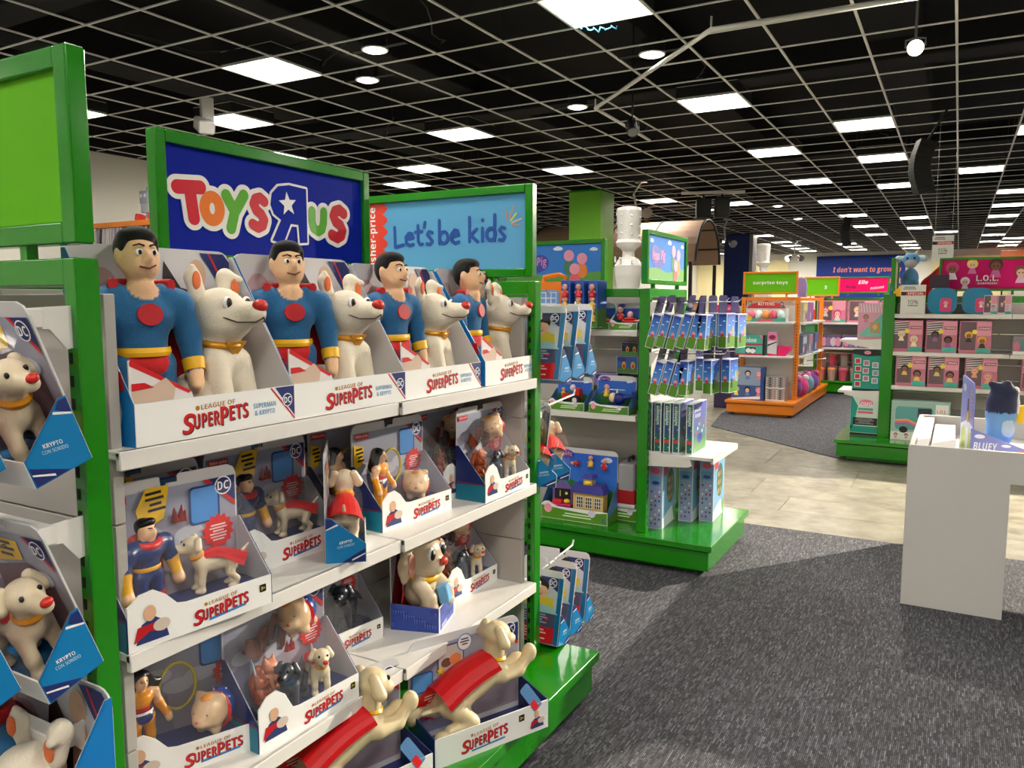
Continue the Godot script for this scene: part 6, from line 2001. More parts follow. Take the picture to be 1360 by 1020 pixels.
func toy_caravan() -> MeshInstance3D:
	var m := MB.new().paint(Color(0.62, 0.62, 0.64)).box(V(0, 0.13, 0), V(0.09, 0.18, 0.13), 0.014).paint(Color(0.68, 0.10, 0.12)).box(V(0, 0.065, 0.004), V(0.092, 0.07, 0.128), 0.006)
	m.paint(Color(0.85, 0.85, 0.86)).box(V(0, 0.024, 0.004), V(0.094, 0.02, 0.13), 0.004)
	for k in 4: m.paint(Color(0.85, 0.85, 0.86)).box(V(0.0465, 0.05 + 0.016 * k, 0), V(0.003, 0.004, 0.09))
	m.paint(Color(0.25, 0.24, 0.25)).tube([V(0.0, 0.22, -0.03), V(0, 0.238, -0.03), V(0, 0.238, 0.03), V(0, 0.22, 0.03)], 0.006, -1, 8)
	return body_of("toy_camper", m, M.plastic)

func build_second_gondola() -> void:
	var o := thing("shelving_gondola", "green framed shelving unit of blue meadow playsets in the middle, with a glossy green deck", "shelving", xf(V(-1.9, 0, -4.36)))
	deck(o, -3.1, -1.05, -4.80, -3.965, M.green)
	for z in [[-4.075, -4.03], [-4.69, -4.645]]:
		bx(o, "post", V(-1.487, 0.19, z[0]), V(-1.43, 1.522, z[1]), M.green)
		bx(o, "top_rail", V(-2.95, 1.476, z[0]), V(-1.487, 1.522, z[1]), M.green)
	bx(o, "top_bar", V(-1.475, 1.476, -4.645), V(-1.43, 1.522, -4.075), M.green)
	bx(o, "post", V(-2.99, 0.19, -4.075), V(-2.94, 1.522, -4.03), M.green)
	slots(o, V(-1.43, 0, -4.05), V(0, 0, 1), V(1, 0, 0), 0.24, 1.44)
	slots(o, V(-1.43, 0, -4.667), V(0, 0, 1), V(1, 0, 0), 0.24, 1.44)
	for y in [[0.192, 0.52], [0.523, 0.845], [0.848, 1.17], [1.173, 1.475]]:
		bx(o, "back_panel", V(-2.94, y[0], -4.375), V(-1.50, y[1], -4.35), M.panel, 0.002)
		bx(o, "end_panel", V(-1.50, y[0], -4.645), V(-1.478, y[1], -4.075), M.panel, 0.002)
	for y in [1.296, 0.829]:
		var m := wm(o)
		m.box(V(-2.22, y - 0.008, -4.20), V(1.43, 0.016, 0.29), 0.002).box(V(-2.22, y - 0.0165, -4.055), V(1.43, 0.033, 0.014), 0.003)
		part("shelf", m, M.shelf, o)
	var m2 := wm(o)
	m2.box(V(-1.255, 0.622, -4.335), V(0.35, 0.018, 0.53), 0.002).box(V(-1.086, 0.614, -4.335), V(0.014, 0.034, 0.53), 0.003)
	part("shelf", m2, M.shelf, o)
	for z in [-4.062, -4.61]:
		var b := wm(o)
		b.at(b.T * xf(V(0, 0, z))).prism(P2([-1.43, 0.645, -1.2, 0.612, -1.19, 0.585, -1.21, 0.572, -1.43, 0.56]), -0.003, 0.003)
		part("shelf_bracket", b, M.shelf, o)
	for y in [1.44, 1.17]:
		for z in [-4.09, -4.36]:
			part("hook", wm(o).tube([V(-1.44, y, z), V(-1.04, y + 0.012, z), V(-1.025, y + 0.03, z)], 0.003, -1, 6), M.chrome, o)
		var b := wm(o)
		b.at(b.T * xf(V(0, 0, -4.04))).prism(P2([-1.44, y + 0.01, -1.40, y + 0.01, -1.395, y - 0.02, -1.42, y - 0.06, -1.44, y - 0.07]), -0.002, 0.002)
		part("hook_bracket", b, M.shelf, o)
	meadow_sign("meadow picture header sign facing the camera, partly behind the pale blue header sign", xf(V(-2.18, 1.535, -4.38)), 0.70)
	meadow_sign("meadow picture header sign turned to the right above the hanging blue boxes", xf(V(-1.45, 1.545, -4.345), 90), 0.70)
	for x in [-1.975, -1.845, -1.779, -1.713]:
		part("hook", wm(o).tube([V(x, 1.49, -4.03), V(x, 1.50, -3.9), V(x, 1.515, -3.89)], 0.003, -1, 6), M.chrome, o)
	# boxes on the two shelves and the deck
	F.car = toy_car(); F.tractor = toy_tractor(); F.heli = toy_helicopter(); F.house = toy_house(); F.board = toy_blackboard(); F.camper = toy_caravan()
	F.box_car = meadow_box(0.158, 0.148, 0.10, 0.04, [[F.car, "toy_car", xf(V(0.025, 0.02, 0.0), 0)], [F.peg_pink, "peg_figure", xf(V(-0.045, 0.055, -0.02), 0, 0, 0, 1.3)]])
	place(F.box_car, "small red toy car box on the top blue shelf, right one beside the post", V(-1.592, 1.296, -4.12), 0)
	place(F.box_car, "small red toy car box on the top blue shelf, left of its twin", V(-1.755, 1.296, -4.12), 0)
	F.box_tractor = meadow_box(0.225, 0.185, 0.12, 0.05, [[F.tractor, "toy_tractor", xf(V(0.015, 0.03, 0.0), 0, 0, 0, 1.15)], [F.peg_yellow, "peg_figure", xf(V(-0.06, 0.075, -0.03), 0, 0, 0, 0.9)]])
	place(F.box_tractor, "box with an orange tractor on the middle blue shelf", V(-1.935, 0.829, -4.13), 0)
	F.box_heli = meadow_box(0.235, 0.205, 0.12, 0.05, [[F.heli, "toy_helicopter", xf(V(0.03, 0.04, 0.01), 0, 0, 0, 1.1)], [F.peg_yellow, "peg_figure", xf(V(-0.045, 0.09, -0.02), 0, 0, 0, 1.25)]])
	place(F.box_heli, "box with a dark blue helicopter on the middle blue shelf", V(-1.665, 0.829, -4.11), 0)
	F.box_house = meadow_box(0.42, 0.40, 0.15, 0.075, [[F.house, "toy_schoolhouse", xf(V(0.07, 0.045, 0.0), 0, 0, 0, 1.12)], [F.board, "toy_blackboard", xf(V(-0.10, 0.07, 0.01), 8, 0, 0, 1.2)], [F.peg_yellow, "peg_figure", xf(V(0.045, 0.30, -0.06), 0, 0, 0, 1.2)], [F.peg_pink, "peg_figure", xf(V(0.13, 0.29, -0.06), 0, 0, 0, 1.2)], [F.peg_pink, "peg_figure", xf(V(-0.03, 0.31, -0.06), 0, 0, 90, 1.0)]], 0.55)
	place(F.box_house, "large playset box with a purple-roofed schoolhouse and blackboard on the green deck", V(-1.875, 0.19, -4.13), 0)
	F.box_camper = meadow_box(0.32, 0.44, 0.15, 0.075, [[F.camper, "toy_camper", xf(V(0.06, 0.06, 0.0), 0, 0, 0, 1.3)]], 0.7)
	place(F.box_camper, "tall box with a grey and red camper behind the schoolhouse box", V(-1.675, 0.19, -4.285), 0, "", "toy", 0.98)
	var small := []
	for c in [[0.1, 0.075, Color(0.12, 0.18, 0.22)], [0.13, 0.10, Color(0.20, 0.40, 0.72)], [0.15, 0.105, Color(0.55, 0.45, 0.72)], [0.11, 0.085, Color(0.38, 0.55, 0.30)]]:
		var b := carton("toy_carton", c[0], c[1], 0.08, c[2])
		var m := front(c[0], c[1], 0.08)
		m.paint(Color(0.90, 0.92, 0.95))
		for e in [[-1, 0], [1, 0]]: m.rect(e[0] * c[0] * 0.49 - 0.001, 0.001, e[0] * c[0] * 0.49 + 0.001, c[1] - 0.001, 0)
		m.rect(-c[0] / 2, 0.0, c[0] / 2, 0.002, 0.0001).rect(-c[0] / 2, c[1] - 0.002, c[0] / 2, c[1], 0.0001)
		m.paint(Color(0.30, 0.55, 0.22)).rect(-c[0] * 0.47, 0.003, c[0] * 0.47, c[1] * 0.3, 0.0002)
		m.paint(Color(0.22, 0.22, 0.6)).disc(-c[0] * 0.25, c[1] * 0.8, c[0] * 0.2, c[1] * 0.12, 0.0003)
		for k in 2:
			m.paint(Color(0.93, 0.75, 0.3)).disc(c[0] * (-0.15 + 0.42 * k), c[1] * 0.48, c[0] * 0.10, c[1] * 0.22, 0.0004)
			m.paint(Color(0.80, 0.15, 0.15)).disc(c[0] * (-0.15 + 0.42 * k), c[1] * 0.42, c[0] * 0.05, c[1] * 0.12, 0.0006)
		part("printed_artwork", m, M.print, b)
		small.append(b)
		F["small%d" % small.size()] = b
	place(small[0], "small dark carton, topmost of the stack against the back panel of the blue shelf", V(-1.625, 1.145, -4.30), 0)
	place(small[1], "blue carton with orange figures in the stack on the blue shelf", V(-1.64, 1.04, -4.30), 0)
	place(small[2], "lilac carton in the stack above the tractor and helicopter boxes", V(-1.77, 0.932, -4.29), 0)
	place(small[3], "green carton at the right of the stack above the helicopter box", V(-1.63, 0.935, -4.29), 0)
	place(small[2], "carton at the bottom of the stack behind the tractor box", V(-1.77, 0.829, -4.295), 0)
	place(small[1], "carton at the bottom of the stack behind the helicopter box", V(-1.62, 0.829, -4.295), 0)
	# orange carry case and tall blister boxes at the left of the top shelf
	var cs := thing("toy_case", "orange arched carry case with a white-barred window on the top blue shelf", "toy", xf(V(-1.975, 1.325, -3.955)))
	part("case", MB.new().paint(Color(0.93, 0.50, 0.06)).prism(rrect(-0.10, 0, 0.10, 0.235, 0.06, 3), -0.03, 0.03), M.plastic, cs)
	part("trim", MB.new().paint(Color(0.62, 0.32, 0.62)).prism(rrect(-0.103, 0.0, 0.103, 0.238, 0.062, 3), -0.06, -0.031), M.plastic, cs)
	var w := MB.new().paint(Color(0.45, 0.62, 0.85)).prism(rrect(-0.07, 0.02, 0.065, 0.19, 0.03, 3), 0.03, 0.032).paint(Color(0.45, 0.65, 0.3)).flat(P2([-0.07, 0.02, 0.065, 0.02, 0.065, 0.07, -0.07, 0.06]), 0.0325)
	w.paint(Color(0.92, 0.92, 0.95))
	for k in 4: w.box(V(-0.05 + 0.032 * k, 0.13, 0.033), V(0.005, 0.10, 0.003)).box(V(-0.002, 0.085 + 0.03 * k, 0.033), V(0.1, 0.005, 0.003))
	part("window", w, M.plastic, cs)
	part("handle", MB.new().paint(Color(0.95, 0.52, 0.05)).tube([V(-0.05, 0.23, 0), V(-0.045, 0.262, 0.0), V(0.05, 0.275, 0.01), V(0.085, 0.262, 0), V(0.07, 0.225, 0)], 0.012, -1, 8), M.plastic, cs)
	var bl := Node3D.new()
	bl.name = "blister_box"
	var bm := MB.new().paint(Color(0.16, 0.34, 0.70)).box(V(0, 0.125, 0), V(0.055, 0.25, 0.13), 0.002).paint(Color(0.25, 0.5, 0.2)).box(V(0, 0.05, 0), V(0.056, 0.1, 0.131), 0.002)
	part("box", bm, M.card, bl)
	for k in 3: hook_in([F.peg_pink, F.peg_yellow, F.peg_yellow][k], "peg_figure", bl, xf(V(0, 0.16 - 0.065 * k, 0.073), 0, 0, 0, 1.3))
	F.bl = bl
	for k in 3: place(bl, ["tall blue blister box of little figures next to the orange case", "second tall blue blister box right of the orange case", "third tall blue blister box right of the orange case"][k], V(-1.845 + 0.066 * k, 1.315, -3.93 - 0.03 * k), 0)
	# hanging narrow boxes
	var hb := Node3D.new()
	hb.name = "hanging_box"
	var ht := 0.185
	part("box", MB.new().paint(Color(0.90, 0.92, 0.93)).box(V(0, ht / 2, 0), V(0.047, ht, 0.125), 0.001), M.card, hb)
	part("hang_card", MB.new().paint(Color(0.20, 0.20, 0.36)).prism(P2([-0.061, ht - 0.01, 0.061, ht - 0.01, 0.061, ht + 0.085, 0.045, ht + 0.095, -0.045, ht + 0.095, -0.061, ht + 0.085]), -0.001, 0.001), M.gloss, hb, xf(V(-0.0225, 0, 0), 90))
	var hm := MB.new()
	for f in 2:
		hm.at(xf(V(0, 0, 0.063), 0) if f == 0 else xf(V(0.024, 0, 0), 90))
		var a: float = 0.0205 if f == 0 else 0.058
		hm.grad(-a, ht * 0.35, a, ht - 0.004, 0.0004, Color(0.30, 0.58, 0.88), Color(0.10, 0.30, 0.70))
		hm.paint(Color(0.33, 0.55, 0.12)).flat(P2([-a, 0.004, a, 0.004, a, ht * 0.33, 0, ht * 0.36, -a, ht * 0.32]), 0.0006)
		hm.paint(Color(0.16, 0.20, 0.55)).flat(rrect(-a * 0.8, ht * 0.9, a * 0.8, ht * 0.965, 0.003), 0.0008)
		cloud(hm, a * 0.45, ht * 0.78, 0.005, 0.0008)
		cloud(hm, -a * 0.5, ht * 0.66, 0.005, 0.0008)
		hm.paint(Color(0.93, 0.60, 0.66)).disc(-a * 0.05, ht * 0.44, 0.009, 0.011, 0.001)
		hm.paint(Color(0.80, 0.20, 0.22)).disc(-a * 0.05, ht * 0.37, 0.009, 0.009, 0.0012)
		if f == 1:
			hm.paint(Color(0.75, 0.68, 0.30)).disc(0.03, ht * 0.5, 0.012, 0.028, 0.001).paint(Color(0.12, 0.14, 0.12)).rect(-0.045, ht * 0.15, -0.02, ht * 0.42, 0.001)
	part("printed_artwork", hm, M.print, hb)
	F.hb = hb
	var n := 0
	var ordn := ["first", "second", "third", "fourth", "fifth", "sixth", "seventh", "eighth", "ninth"]
	for r in [[6, -1.405, 1.205, -4.092], [4, -1.385, 0.955, -4.092]]:
		for k in r[0]:
			var q := place(hb, "narrow blue meadow box hanging in the %s row, %s from the green post" % [["upper", "lower"][n], ordn[k]], V(r[1] + 0.0555 * k - 0.026, r[2] + 0.006 * sin(k * 2.3), r[3]), 0.0)
			q.rotation_degrees = V(0, 0, -15.0 if k < r[0] - 1 else -3.0)
		n += 1
	n = 0
	for q in [[-1.075, 1.205, -4.25], [-1.16, 1.205, -4.36], [-1.05, 1.20, -4.40], [-1.15, 0.955, -4.25], [-1.08, 0.955, -4.36], [-1.23, 0.955, -4.38]]:
		place(hb, "narrow meadow box on the rear hooks of the %s row, %s" % [["upper", "lower"][n / 3], ["nearest", "middle", "farthest"][n % 3]], V(q[0], q[1], q[2]), -6)
		n += 1
	# game boxes on the small shelf and on the deck
	var gb := Node3D.new()
	gb.name = "game_box"
	part("box", MB.new().paint(Color(0.86, 0.90, 0.90)).box(V(0, 0.1375, 0), V(0.039, 0.275, 0.255), 0.0015), M.card, gb)
	var gm := MB.new().at(xf(V(0, 0, 0.1282)))
	gm.paint(Color(0.10, 0.40, 0.38)).rect(-0.014, 0.006, 0.014, 0.269, 0.0)
	gm.paint(Color(0.20, 0.26, 0.55)).disc(0, 0.125, 0.009, 0.026, 0.0004)
	gm.paint(Color(0.85, 0.22, 0.22)).rect(-0.015, 0.055, 0.012, 0.072, 0.0004)
	for k in 5: gm.paint(Color(0.85, 0.92, 0.92)).disc(0.009 * (1 if k % 2 == 0 else -1), 0.03 + 0.05 * k, 0.003, 0.003, 0.0004, 8)
	gm.at(xf(V(0, 0.205, 0.1286), 0, 0, -90))
	text(gm, "GUARDAROPA", 0, 0, 0.0, 0.105, 0.015, Color(0.90, 0.95, 0.95), true, 0.15)
	gm.at(xf(V(0.0197, 0, 0), 90))
	gm.grad(-0.122, 0.004, 0.122, 0.271, 0.0, Color(0.30, 0.50, 0.36), Color(0.36, 0.36, 0.72))
	gm.paint(Color(0.30, 0.52, 0.28)).flat(P2([-0.122, 0.004, 0.122, 0.004, 0.122, 0.06, 0, 0.085, -0.122, 0.06]), 0.0004)
	gm.paint(Color(0.22, 0.22, 0.60)).disc(0.0, 0.075, 0.045, 0.028, 0.0008)
	text(gm, "JUEGOS", -0.05, 0.235, 0.0008, 0.11, 0.024, WHITE)
	text(gm, "REUNIDOS", -0.045, 0.205, 0.0008, 0.10, 0.02, WHITE)
	for k in 7: gm.paint([Color(0.85, 0.25, 0.3), WHITE, Color(0.85, 0.65, 0.75)][k % 3]).disc(-0.07 + 0.028 * k, 0.11 + 0.022 * (k % 4), 0.010, 0.010, 0.0008, 10)
	part("printed_artwork", gm, M.print, gb)
	F.gb = gb
	for k in 5:
		place(gb, "teal-spined game box standing on the small white shelf, %s from the green post" % ordn[k], V([-1.447, -1.398, -1.35, -1.299, -1.226][k], 0.631, -4.225 - 0.006 * k), [0, 0, 1, 0, 0][k])
	var pz := Node3D.new()
	pz.name = "game_box"
	part("box", MB.new().paint(Color(0.84, 0.87, 0.93)).box(V(0, 0.184, 0), V(0.08, 0.368, 0.27), 0.0015), M.card, pz)
	var pm := MB.new().at(xf(V(0, 0, 0.1357)))
	pm.paint(Color(0.60, 0.65, 0.84)).rect(-0.036, 0.006, 0.036, 0.362, 0.0)
	pm.paint(Color(0.40, 0.62, 0.84)).rect(-0.03, 0.245, 0.03, 0.295, 0.0003).paint(Color(0.20, 0.25, 0.55)).disc(0, 0.262, 0.022, 0.010, 0.0006)
	pm.paint(Color(0.90, 0.32, 0.48)).disc(0, 0.328, 0.026, 0.017, 0.0004)
	for k in 24:
		pm.paint([Color(0.75, 0.20, 0.30), Color(0.25, 0.30, 0.60), Color(0.85, 0.60, 0.75), WHITE][k % 4])
		pm.disc(-0.022 + 0.022 * (k % 3), 0.03 + 0.026 * (k / 3), 0.006, 0.007, 0.0005, 6)
	pm.at(xf(V(0.0402, 0, 0), 90))
	pm.paint(Color(0.45, 0.65, 0.82)).rect(-0.128, 0.006, 0.128, 0.362, 0.0).paint(Color(0.35, 0.58, 0.25)).flat(P2([-0.128, 0.006, 0.128, 0.006, 0.128, 0.09, 0, 0.05, -0.128, 0.07]), 0.0004)
	pm.paint(Color(0.86, 0.90, 0.92)).flat(P2([-0.128, 0.006, 0.10, 0.006, 0.05, 0.10, -0.128, 0.06]), 0.0006)
	pm.paint(Color(0.12, 0.38, 0.36)).disc(0.02, 0.22, 0.075, 0.10, 0.0008)
	for k in 9: pm.paint([Color(0.80, 0.65, 0.20), Color(0.75, 0.25, 0.18), Color(0.45, 0.60, 0.25)][k % 3]).disc(-0.015 + 0.03 * (k % 3), 0.16 + 0.05 * (k / 3), 0.014, 0.018, 0.0012, 10)
	for k in 4: pm.paint(Color(0.80, 0.22, 0.30)).rect(-0.12 + 0.024 * k, 0.30, -0.10 + 0.024 * k, 0.345, 0.0010)
	part("printed_artwork", pm, M.print, pz)
	F.pz = pz
	place(pz, "lilac-sided puzzle game box on the green deck, nearest the post", V(-1.418, 0.19, -4.27), 2)
	place(pz, "narrow-looking lilac game box in the middle of three on the green deck", V(-1.313, 0.19, -4.50), 0)
	place(pz, "lilac-sided puzzle game box on the green deck, nearest its open corner", V(-1.212, 0.19, -4.555), 2)

# ---------------------------------------------------------------- orange unit with surprise toys
func egg_tray(m: MB, w: float, h: float) -> void:
	for k in 5: m.paint([Color(0.90, 0.45, 0.55), Color(0.85, 0.88, 0.90), Color(0.95, 0.60, 0.30), Color(0.88, 0.35, 0.45), Color(0.80, 0.90, 0.88)][k]).ell(V(-w * 0.36 + w * 0.18 * k, h * 0.45, 0.01), V(w * 0.095, h * 0.38, 0.06), 12, 8)

func build_orange_gondola() -> void:
	var o := thing("shelving_gondola", "orange framed shelving unit of surprise toys standing beyond the aisle", "shelving", xf(V(-2.12, 0, -11.8)))
	deck(o, -2.56, -1.70, -13.0, -10.12, M.orange, 0.2)
	for z in [[-10.55, -10.50], [-12.55, -12.50]]:
		for x in [[-2.47, -2.42], [-1.80, -1.745]]:
			bx(o, "post", V(x[0], 0.2, z[0]), V(x[1], 1.51, z[1]), M.orange)
		bx(o, "top_bar", V(-2.42, 1.465, z[0]), V(-1.80, 1.51, z[1]), M.orange)
	slots(o, V(-2.445, 0, -10.50), V(1, 0, 0), V(0, 0, 1), 0.26, 1.44)
	slots(o, V(-1.772, 0, -10.50), V(1, 0, 0), V(0, 0, 1), 0.26, 1.44)
	slots(o, V(-1.745, 0, -10.525), V(0, 0, 1), V(1, 0, 0), 0.26, 1.44)
	bx(o, "back_panel", V(-2.42, 0.2, -10.60), V(-1.80, 1.465, -10.57), M.shelf, 0.0)
	bx(o, "spine_panel", V(-2.12, 0.2, -12.5), V(-2.09, 1.5, -10.60), M.panel, 0.0)
	for y in [1.20, 0.77]:
		var m := wm(o)
		m.box(V(-2.11, y - 0.012, -10.40), V(0.64, 0.024, 0.30), 0.003)
		part("shelf", m, M.shelf, o)
		m = wm(o)
		m.box(V(-1.90, y - 0.03, -11.55), V(0.38, 0.03, 1.85), 0.003)
		part("shelf", m, M.shelf, o)
	for k in 2:
		part("hook", wm(o).tube([V(-1.745, 0.78 - 0.12 * k, -10.7 - 0.5 * k), V(-1.5, 0.82 - 0.12 * k, -10.7 - 0.5 * k)], 0.008, -1, 6), M.chrome, o)
	var s := sign_board("header_sign", "lime header sign reading surprise toys in an orange frame", xf(V(-2.115, 1.545, -10.5)), 0.68, 0.29, M.orange, Color(0.40, 0.70, 0.10), 0.024)
	text(s[1], "surprise toys", 0, 0, 0.0004, 0.43, 0.055, WHITE)
	part("lettering", s[1], M.print, s[0])
	s = sign_board("header_sign", "lime header sign half hidden behind the surprise toys sign", xf(V(-1.78, 1.53, -12.5)), 0.50, 0.29, M.orange, Color(0.40, 0.70, 0.10), 0.024)
	text(s[1], "s", 0.06, -0.01, 0.0004, 0.03, 0.05, WHITE)
	part("lettering", s[1], M.print, s[0])
	# toys
	var b := carton("display_tray", 0.50, 0.17, 0.14, Color(0.85, 0.86, 0.85))
	var m := MB.new().at(xf(V(0, 0, 0.075)))
	m.paint(Color(0.80, 0.20, 0.22)).prism(P2([-0.24, 0.17, 0.24, 0.17, 0.2, 0.225, 0.1, 0.24, 0, 0.265, -0.1, 0.24, -0.2, 0.225]), -0.005, 0.0)
	m.at(xf(V(0, 0.0, 0.06)))
	egg_tray(m, 0.5, 0.18)
	m.at(xf(V(0, 0, 0.135)))
	m.paint(Color(0.30, 0.65, 0.60)).flat(P2([-0.25, 0, 0.25, 0, 0.25, 0.05, 0.0, 0.035, -0.25, 0.05]), 0.001)
	m.paint(Color(0.90, 0.35, 0.45)).rect(-0.1, 0.008, 0.1, 0.032, 0.002)
	m.paint(Color(0.95, 0.80, 0.2)).disc(-0.2, 0.04, 0.04, 0.03, 0.003)
	for k in 2: little_face(m, [-0.19, 0.2][k], [0.235, 0.22][k], 0.035, 0.002, Color(0.2, 0.25, 0.4), Color(0.9, 0.75, 0.65), Color(0.3, 0.6, 0.6))
	text(m, "KITTENS", 0.0, 0.225, -0.056, 0.2, 0.04, Color(0.97, 0.93, 0.93))
	part("surprise_eggs", m, M.plastic, b)
	F.eggs = b
	place(b, "tray of pink and white surprise eggs on the top orange shelf", V(-2.12, 1.20, -10.40), 0, "", "toy", 1.0)
	b = carton("toy_carton", 0.37, 0.26, 0.12, Color(0.30, 0.68, 0.62))
	m = front(0.37, 0.26, 0.12)
	m.paint(Color(0.72, 0.08, 0.25)).rect(-0.184, 0.13, 0.184, 0.15, 0).rect(-0.184, 0.002, 0.184, 0.022, 0)
	text(m, "Rainbow", -0.02, 0.195, 0.0006, 0.2, 0.06, WHITE, true, 0.15)
	m.paint(Color(0.10, 0.10, 0.11)).rect(-0.06, 0.025, 0.07, 0.10, 0.0004).paint(Color(0.92, 0.92, 0.92)).disc(-0.02, 0.06, 0.035, 0.03, 0.0008).disc(0.035, 0.055, 0.035, 0.03, 0.0010)
	m.paint(Color(0.10, 0.10, 0.11)).rect(0.155, 0.0, 0.184, 0.258, 0.0004).paint(Color(0.90, 0.5, 0.6)).flat(P2([0.11, 0.258, 0.155, 0.258, 0.155, 0.2]), 0.0006)
	part("printed_artwork", m, M.print, b)
	F.rain = b
	place(b, "teal toy box with white script on the middle orange shelf", V(-2.30, 0.77, -10.36), 0)
	b = carton("toy_carton", 0.115, 0.30, 0.10, Color(0.85, 0.84, 0.86))
	m = front(0.115, 0.30, 0.1)
	m.paint(Color(0.88, 0.50, 0.70)).rect(-0.056, 0.19, 0.056, 0.298, 0).paint(Color(0.55, 0.10, 0.2)).disc(0, 0.235, 0.04, 0.03, 0.0004).paint(Color(0.10, 0.10, 0.12)).flat(P2([-0.056, 0.12, 0.056, 0.17, 0.056, 0.185, -0.056, 0.14]), 0.0004)
	m.paint(Color(0.90, 0.10, 0.40)).flat(P2([-0.056, 0.0, 0.056, 0.0, 0.056, 0.02, -0.056, 0.03]), 0.0006)
	part("printed_artwork", m, M.print, b)
	F.unic = b
	place(b, "tall white and pink carton beside the teal box on the orange shelf", V(-2.03, 0.77, -10.36), 0)
	var pw := thing("toy_scoop", "hot pink wedge-shaped toy at the right end of the orange shelf", "toy", xf(V(-1.88, 0.77, -10.36)))
	part("wedge", MB.new().paint(Color(0.90, 0.08, 0.42)).prism(P2([-0.08, 0.0, 0.01, 0.0, 0.08, 0.09, 0.06, 0.12, -0.08, 0.13]), -0.05, 0.05), M.plastic, pw)
	b = carton("toy_carton", 0.40, 0.42, 0.16, Color(0.25, 0.36, 0.58))
	m = front(0.40, 0.42, 0.16)
	m.paint(Color(0.55, 0.62, 0.72)).rect(-0.198, 0.19, 0.198, 0.418, 0)
	for k in 6: little_face(m, -0.14 + 0.14 * (k % 3), 0.12 + 0.21 * (k / 3), 0.062, 0.0006 + 0.0012 * (k % 2), [Color(0.90, 0.78, 0.35), Color(0.12, 0.10, 0.12), Color(0.88, 0.5, 0.65)][k % 3], Color(0.93, 0.75, 0.65), [Color(0.90, 0.5, 0.6), Color(0.95, 0.85, 0.4), Color(0.4, 0.5, 0.8)][(k + 1) % 3])
	m.paint(Color(0.92, 0.92, 0.95)).flat(P2([-0.198, 0.02, 0.198, 0.06, 0.198, 0.02, -0.198, 0.0]), 0.0024).paint(Color(0.16, 0.28, 0.55)).rect(0.16, 0.0, 0.198, 0.418, 0.003)
	part("printed_artwork", m, M.print, b)
	F.dolls = b
	place(b, "big blue box of printed dolls on the orange deck", V(-2.30, 0.2, -10.30), 0)
	b = carton("toy_carton", 0.24, 0.155, 0.14, Color(0.55, 0.54, 0.54))
	m = front(0.24, 0.155, 0.14)
	for k in 30: m.paint([Color(0.80, 0.80, 0.80), Color(0.25, 0.25, 0.26), Color(0.75, 0.65, 0.65)][k % 3]).disc(-0.105 + 0.042 * (k % 6), 0.025 + 0.027 * (k / 6), 0.014, 0.010, 0.0002 * (k % 4), 8)
	m.paint(Color(0.88, 0.84, 0.83)).rect(-0.118, 0.002, 0.118, 0.02, 0.001)
	part("printed_artwork", m, M.print, b)
	F.grey = b
	place(b, "grey patterned carton on the orange deck, lower of two", V(-1.965, 0.2, -10.33), 0)
	place(b, "grey patterned carton on the orange deck, stacked on its twin", V(-1.965, 0.356, -10.33), 0)
	# side shelves
	var n := 0
	for q in [[1.185, -10.85], [1.185, -11.35], [0.755, -10.9], [0.755, -11.4], [0.755, -11.9]]:
		b = carton("toy_carton", 0.30, 0.26, 0.16, [Color(0.75, 0.72, 0.62), Color(0.62, 0.50, 0.72), Color(0.45, 0.50, 0.60), Color(0.60, 0.62, 0.68), Color(0.40, 0.48, 0.62)][n])
		m = front(0.30, 0.26, 0.16)
		m.paint([Color(0.90, 0.85, 0.5), Color(0.75, 0.3, 0.6), Color(0.80, 0.82, 0.85), Color(0.8, 0.5, 0.6), Color(0.3, 0.4, 0.7)][n]).rect(-0.14, 0.15, 0.14, 0.24, 0)
		for k in 3: m.paint([WHITE, Color(0.8, 0.3, 0.5), Color(0.3, 0.3, 0.4)][k]).disc(-0.09 + 0.09 * k, 0.08, 0.035, 0.05, 0.0004)
		part("printed_artwork", m, M.print, b)
		F["side%d" % n] = b
		place(b, "toy box on the side shelves of the orange unit, " + ["upper shelf, front", "upper shelf, behind", "middle shelf, front", "middle shelf, second", "middle shelf, last"][n], V(-1.81, q[0], q[1]), 90)
		n += 1
	for k in 6:
		var pp := thing("pompom_toy", "fluffy purple and pink toy on the orange deck beside the post, %s" % ["first", "second", "third", "fourth", "fifth", "sixth"][k], "toy", xf(V(-1.82 + 0.05 * (k % 2), 0.2, -10.75 - 0.22 * k), 30.0 * k))
		part("body", MB.new().paint([Color(0.42, 0.20, 0.50), Color(0.80, 0.25, 0.50), Color(0.30, 0.28, 0.42), Color(0.40, 0.60, 0.65), Color(0.75, 0.30, 0.55), Color(0.5, 0.3, 0.6)][k]).ell(V(0, 0.13, 0), V(0.10, 0.13, 0.10), 14, 10), M.plush, pp)
		part("bow", MB.new().paint([Color(0.85, 0.35, 0.6), Color(0.9, 0.85, 0.9), Color(0.8, 0.3, 0.6)][k % 3]).ell(V(-0.05, 0.25, 0.02), V(0.05, 0.04, 0.03), 10, 8).ell(V(0.05, 0.25, 0.02), V(0.05, 0.04, 0.03), 10, 8), M.plush, pp)
	var pur := thing("toy_figure", "tall rounded purple toy standing beside the surprise toys sign", "toy", xf(V(-1.79, 1.51, -10.9)))
	part("body", MB.new().paint(Color(0.60, 0.48, 0.72)).prism(P2([-0.05, 0, 0.05, 0, 0.06, 0.15, 0.04, 0.24, -0.01, 0.26, -0.05, 0.25]), -0.03, 0.03), M.plastic, pur)

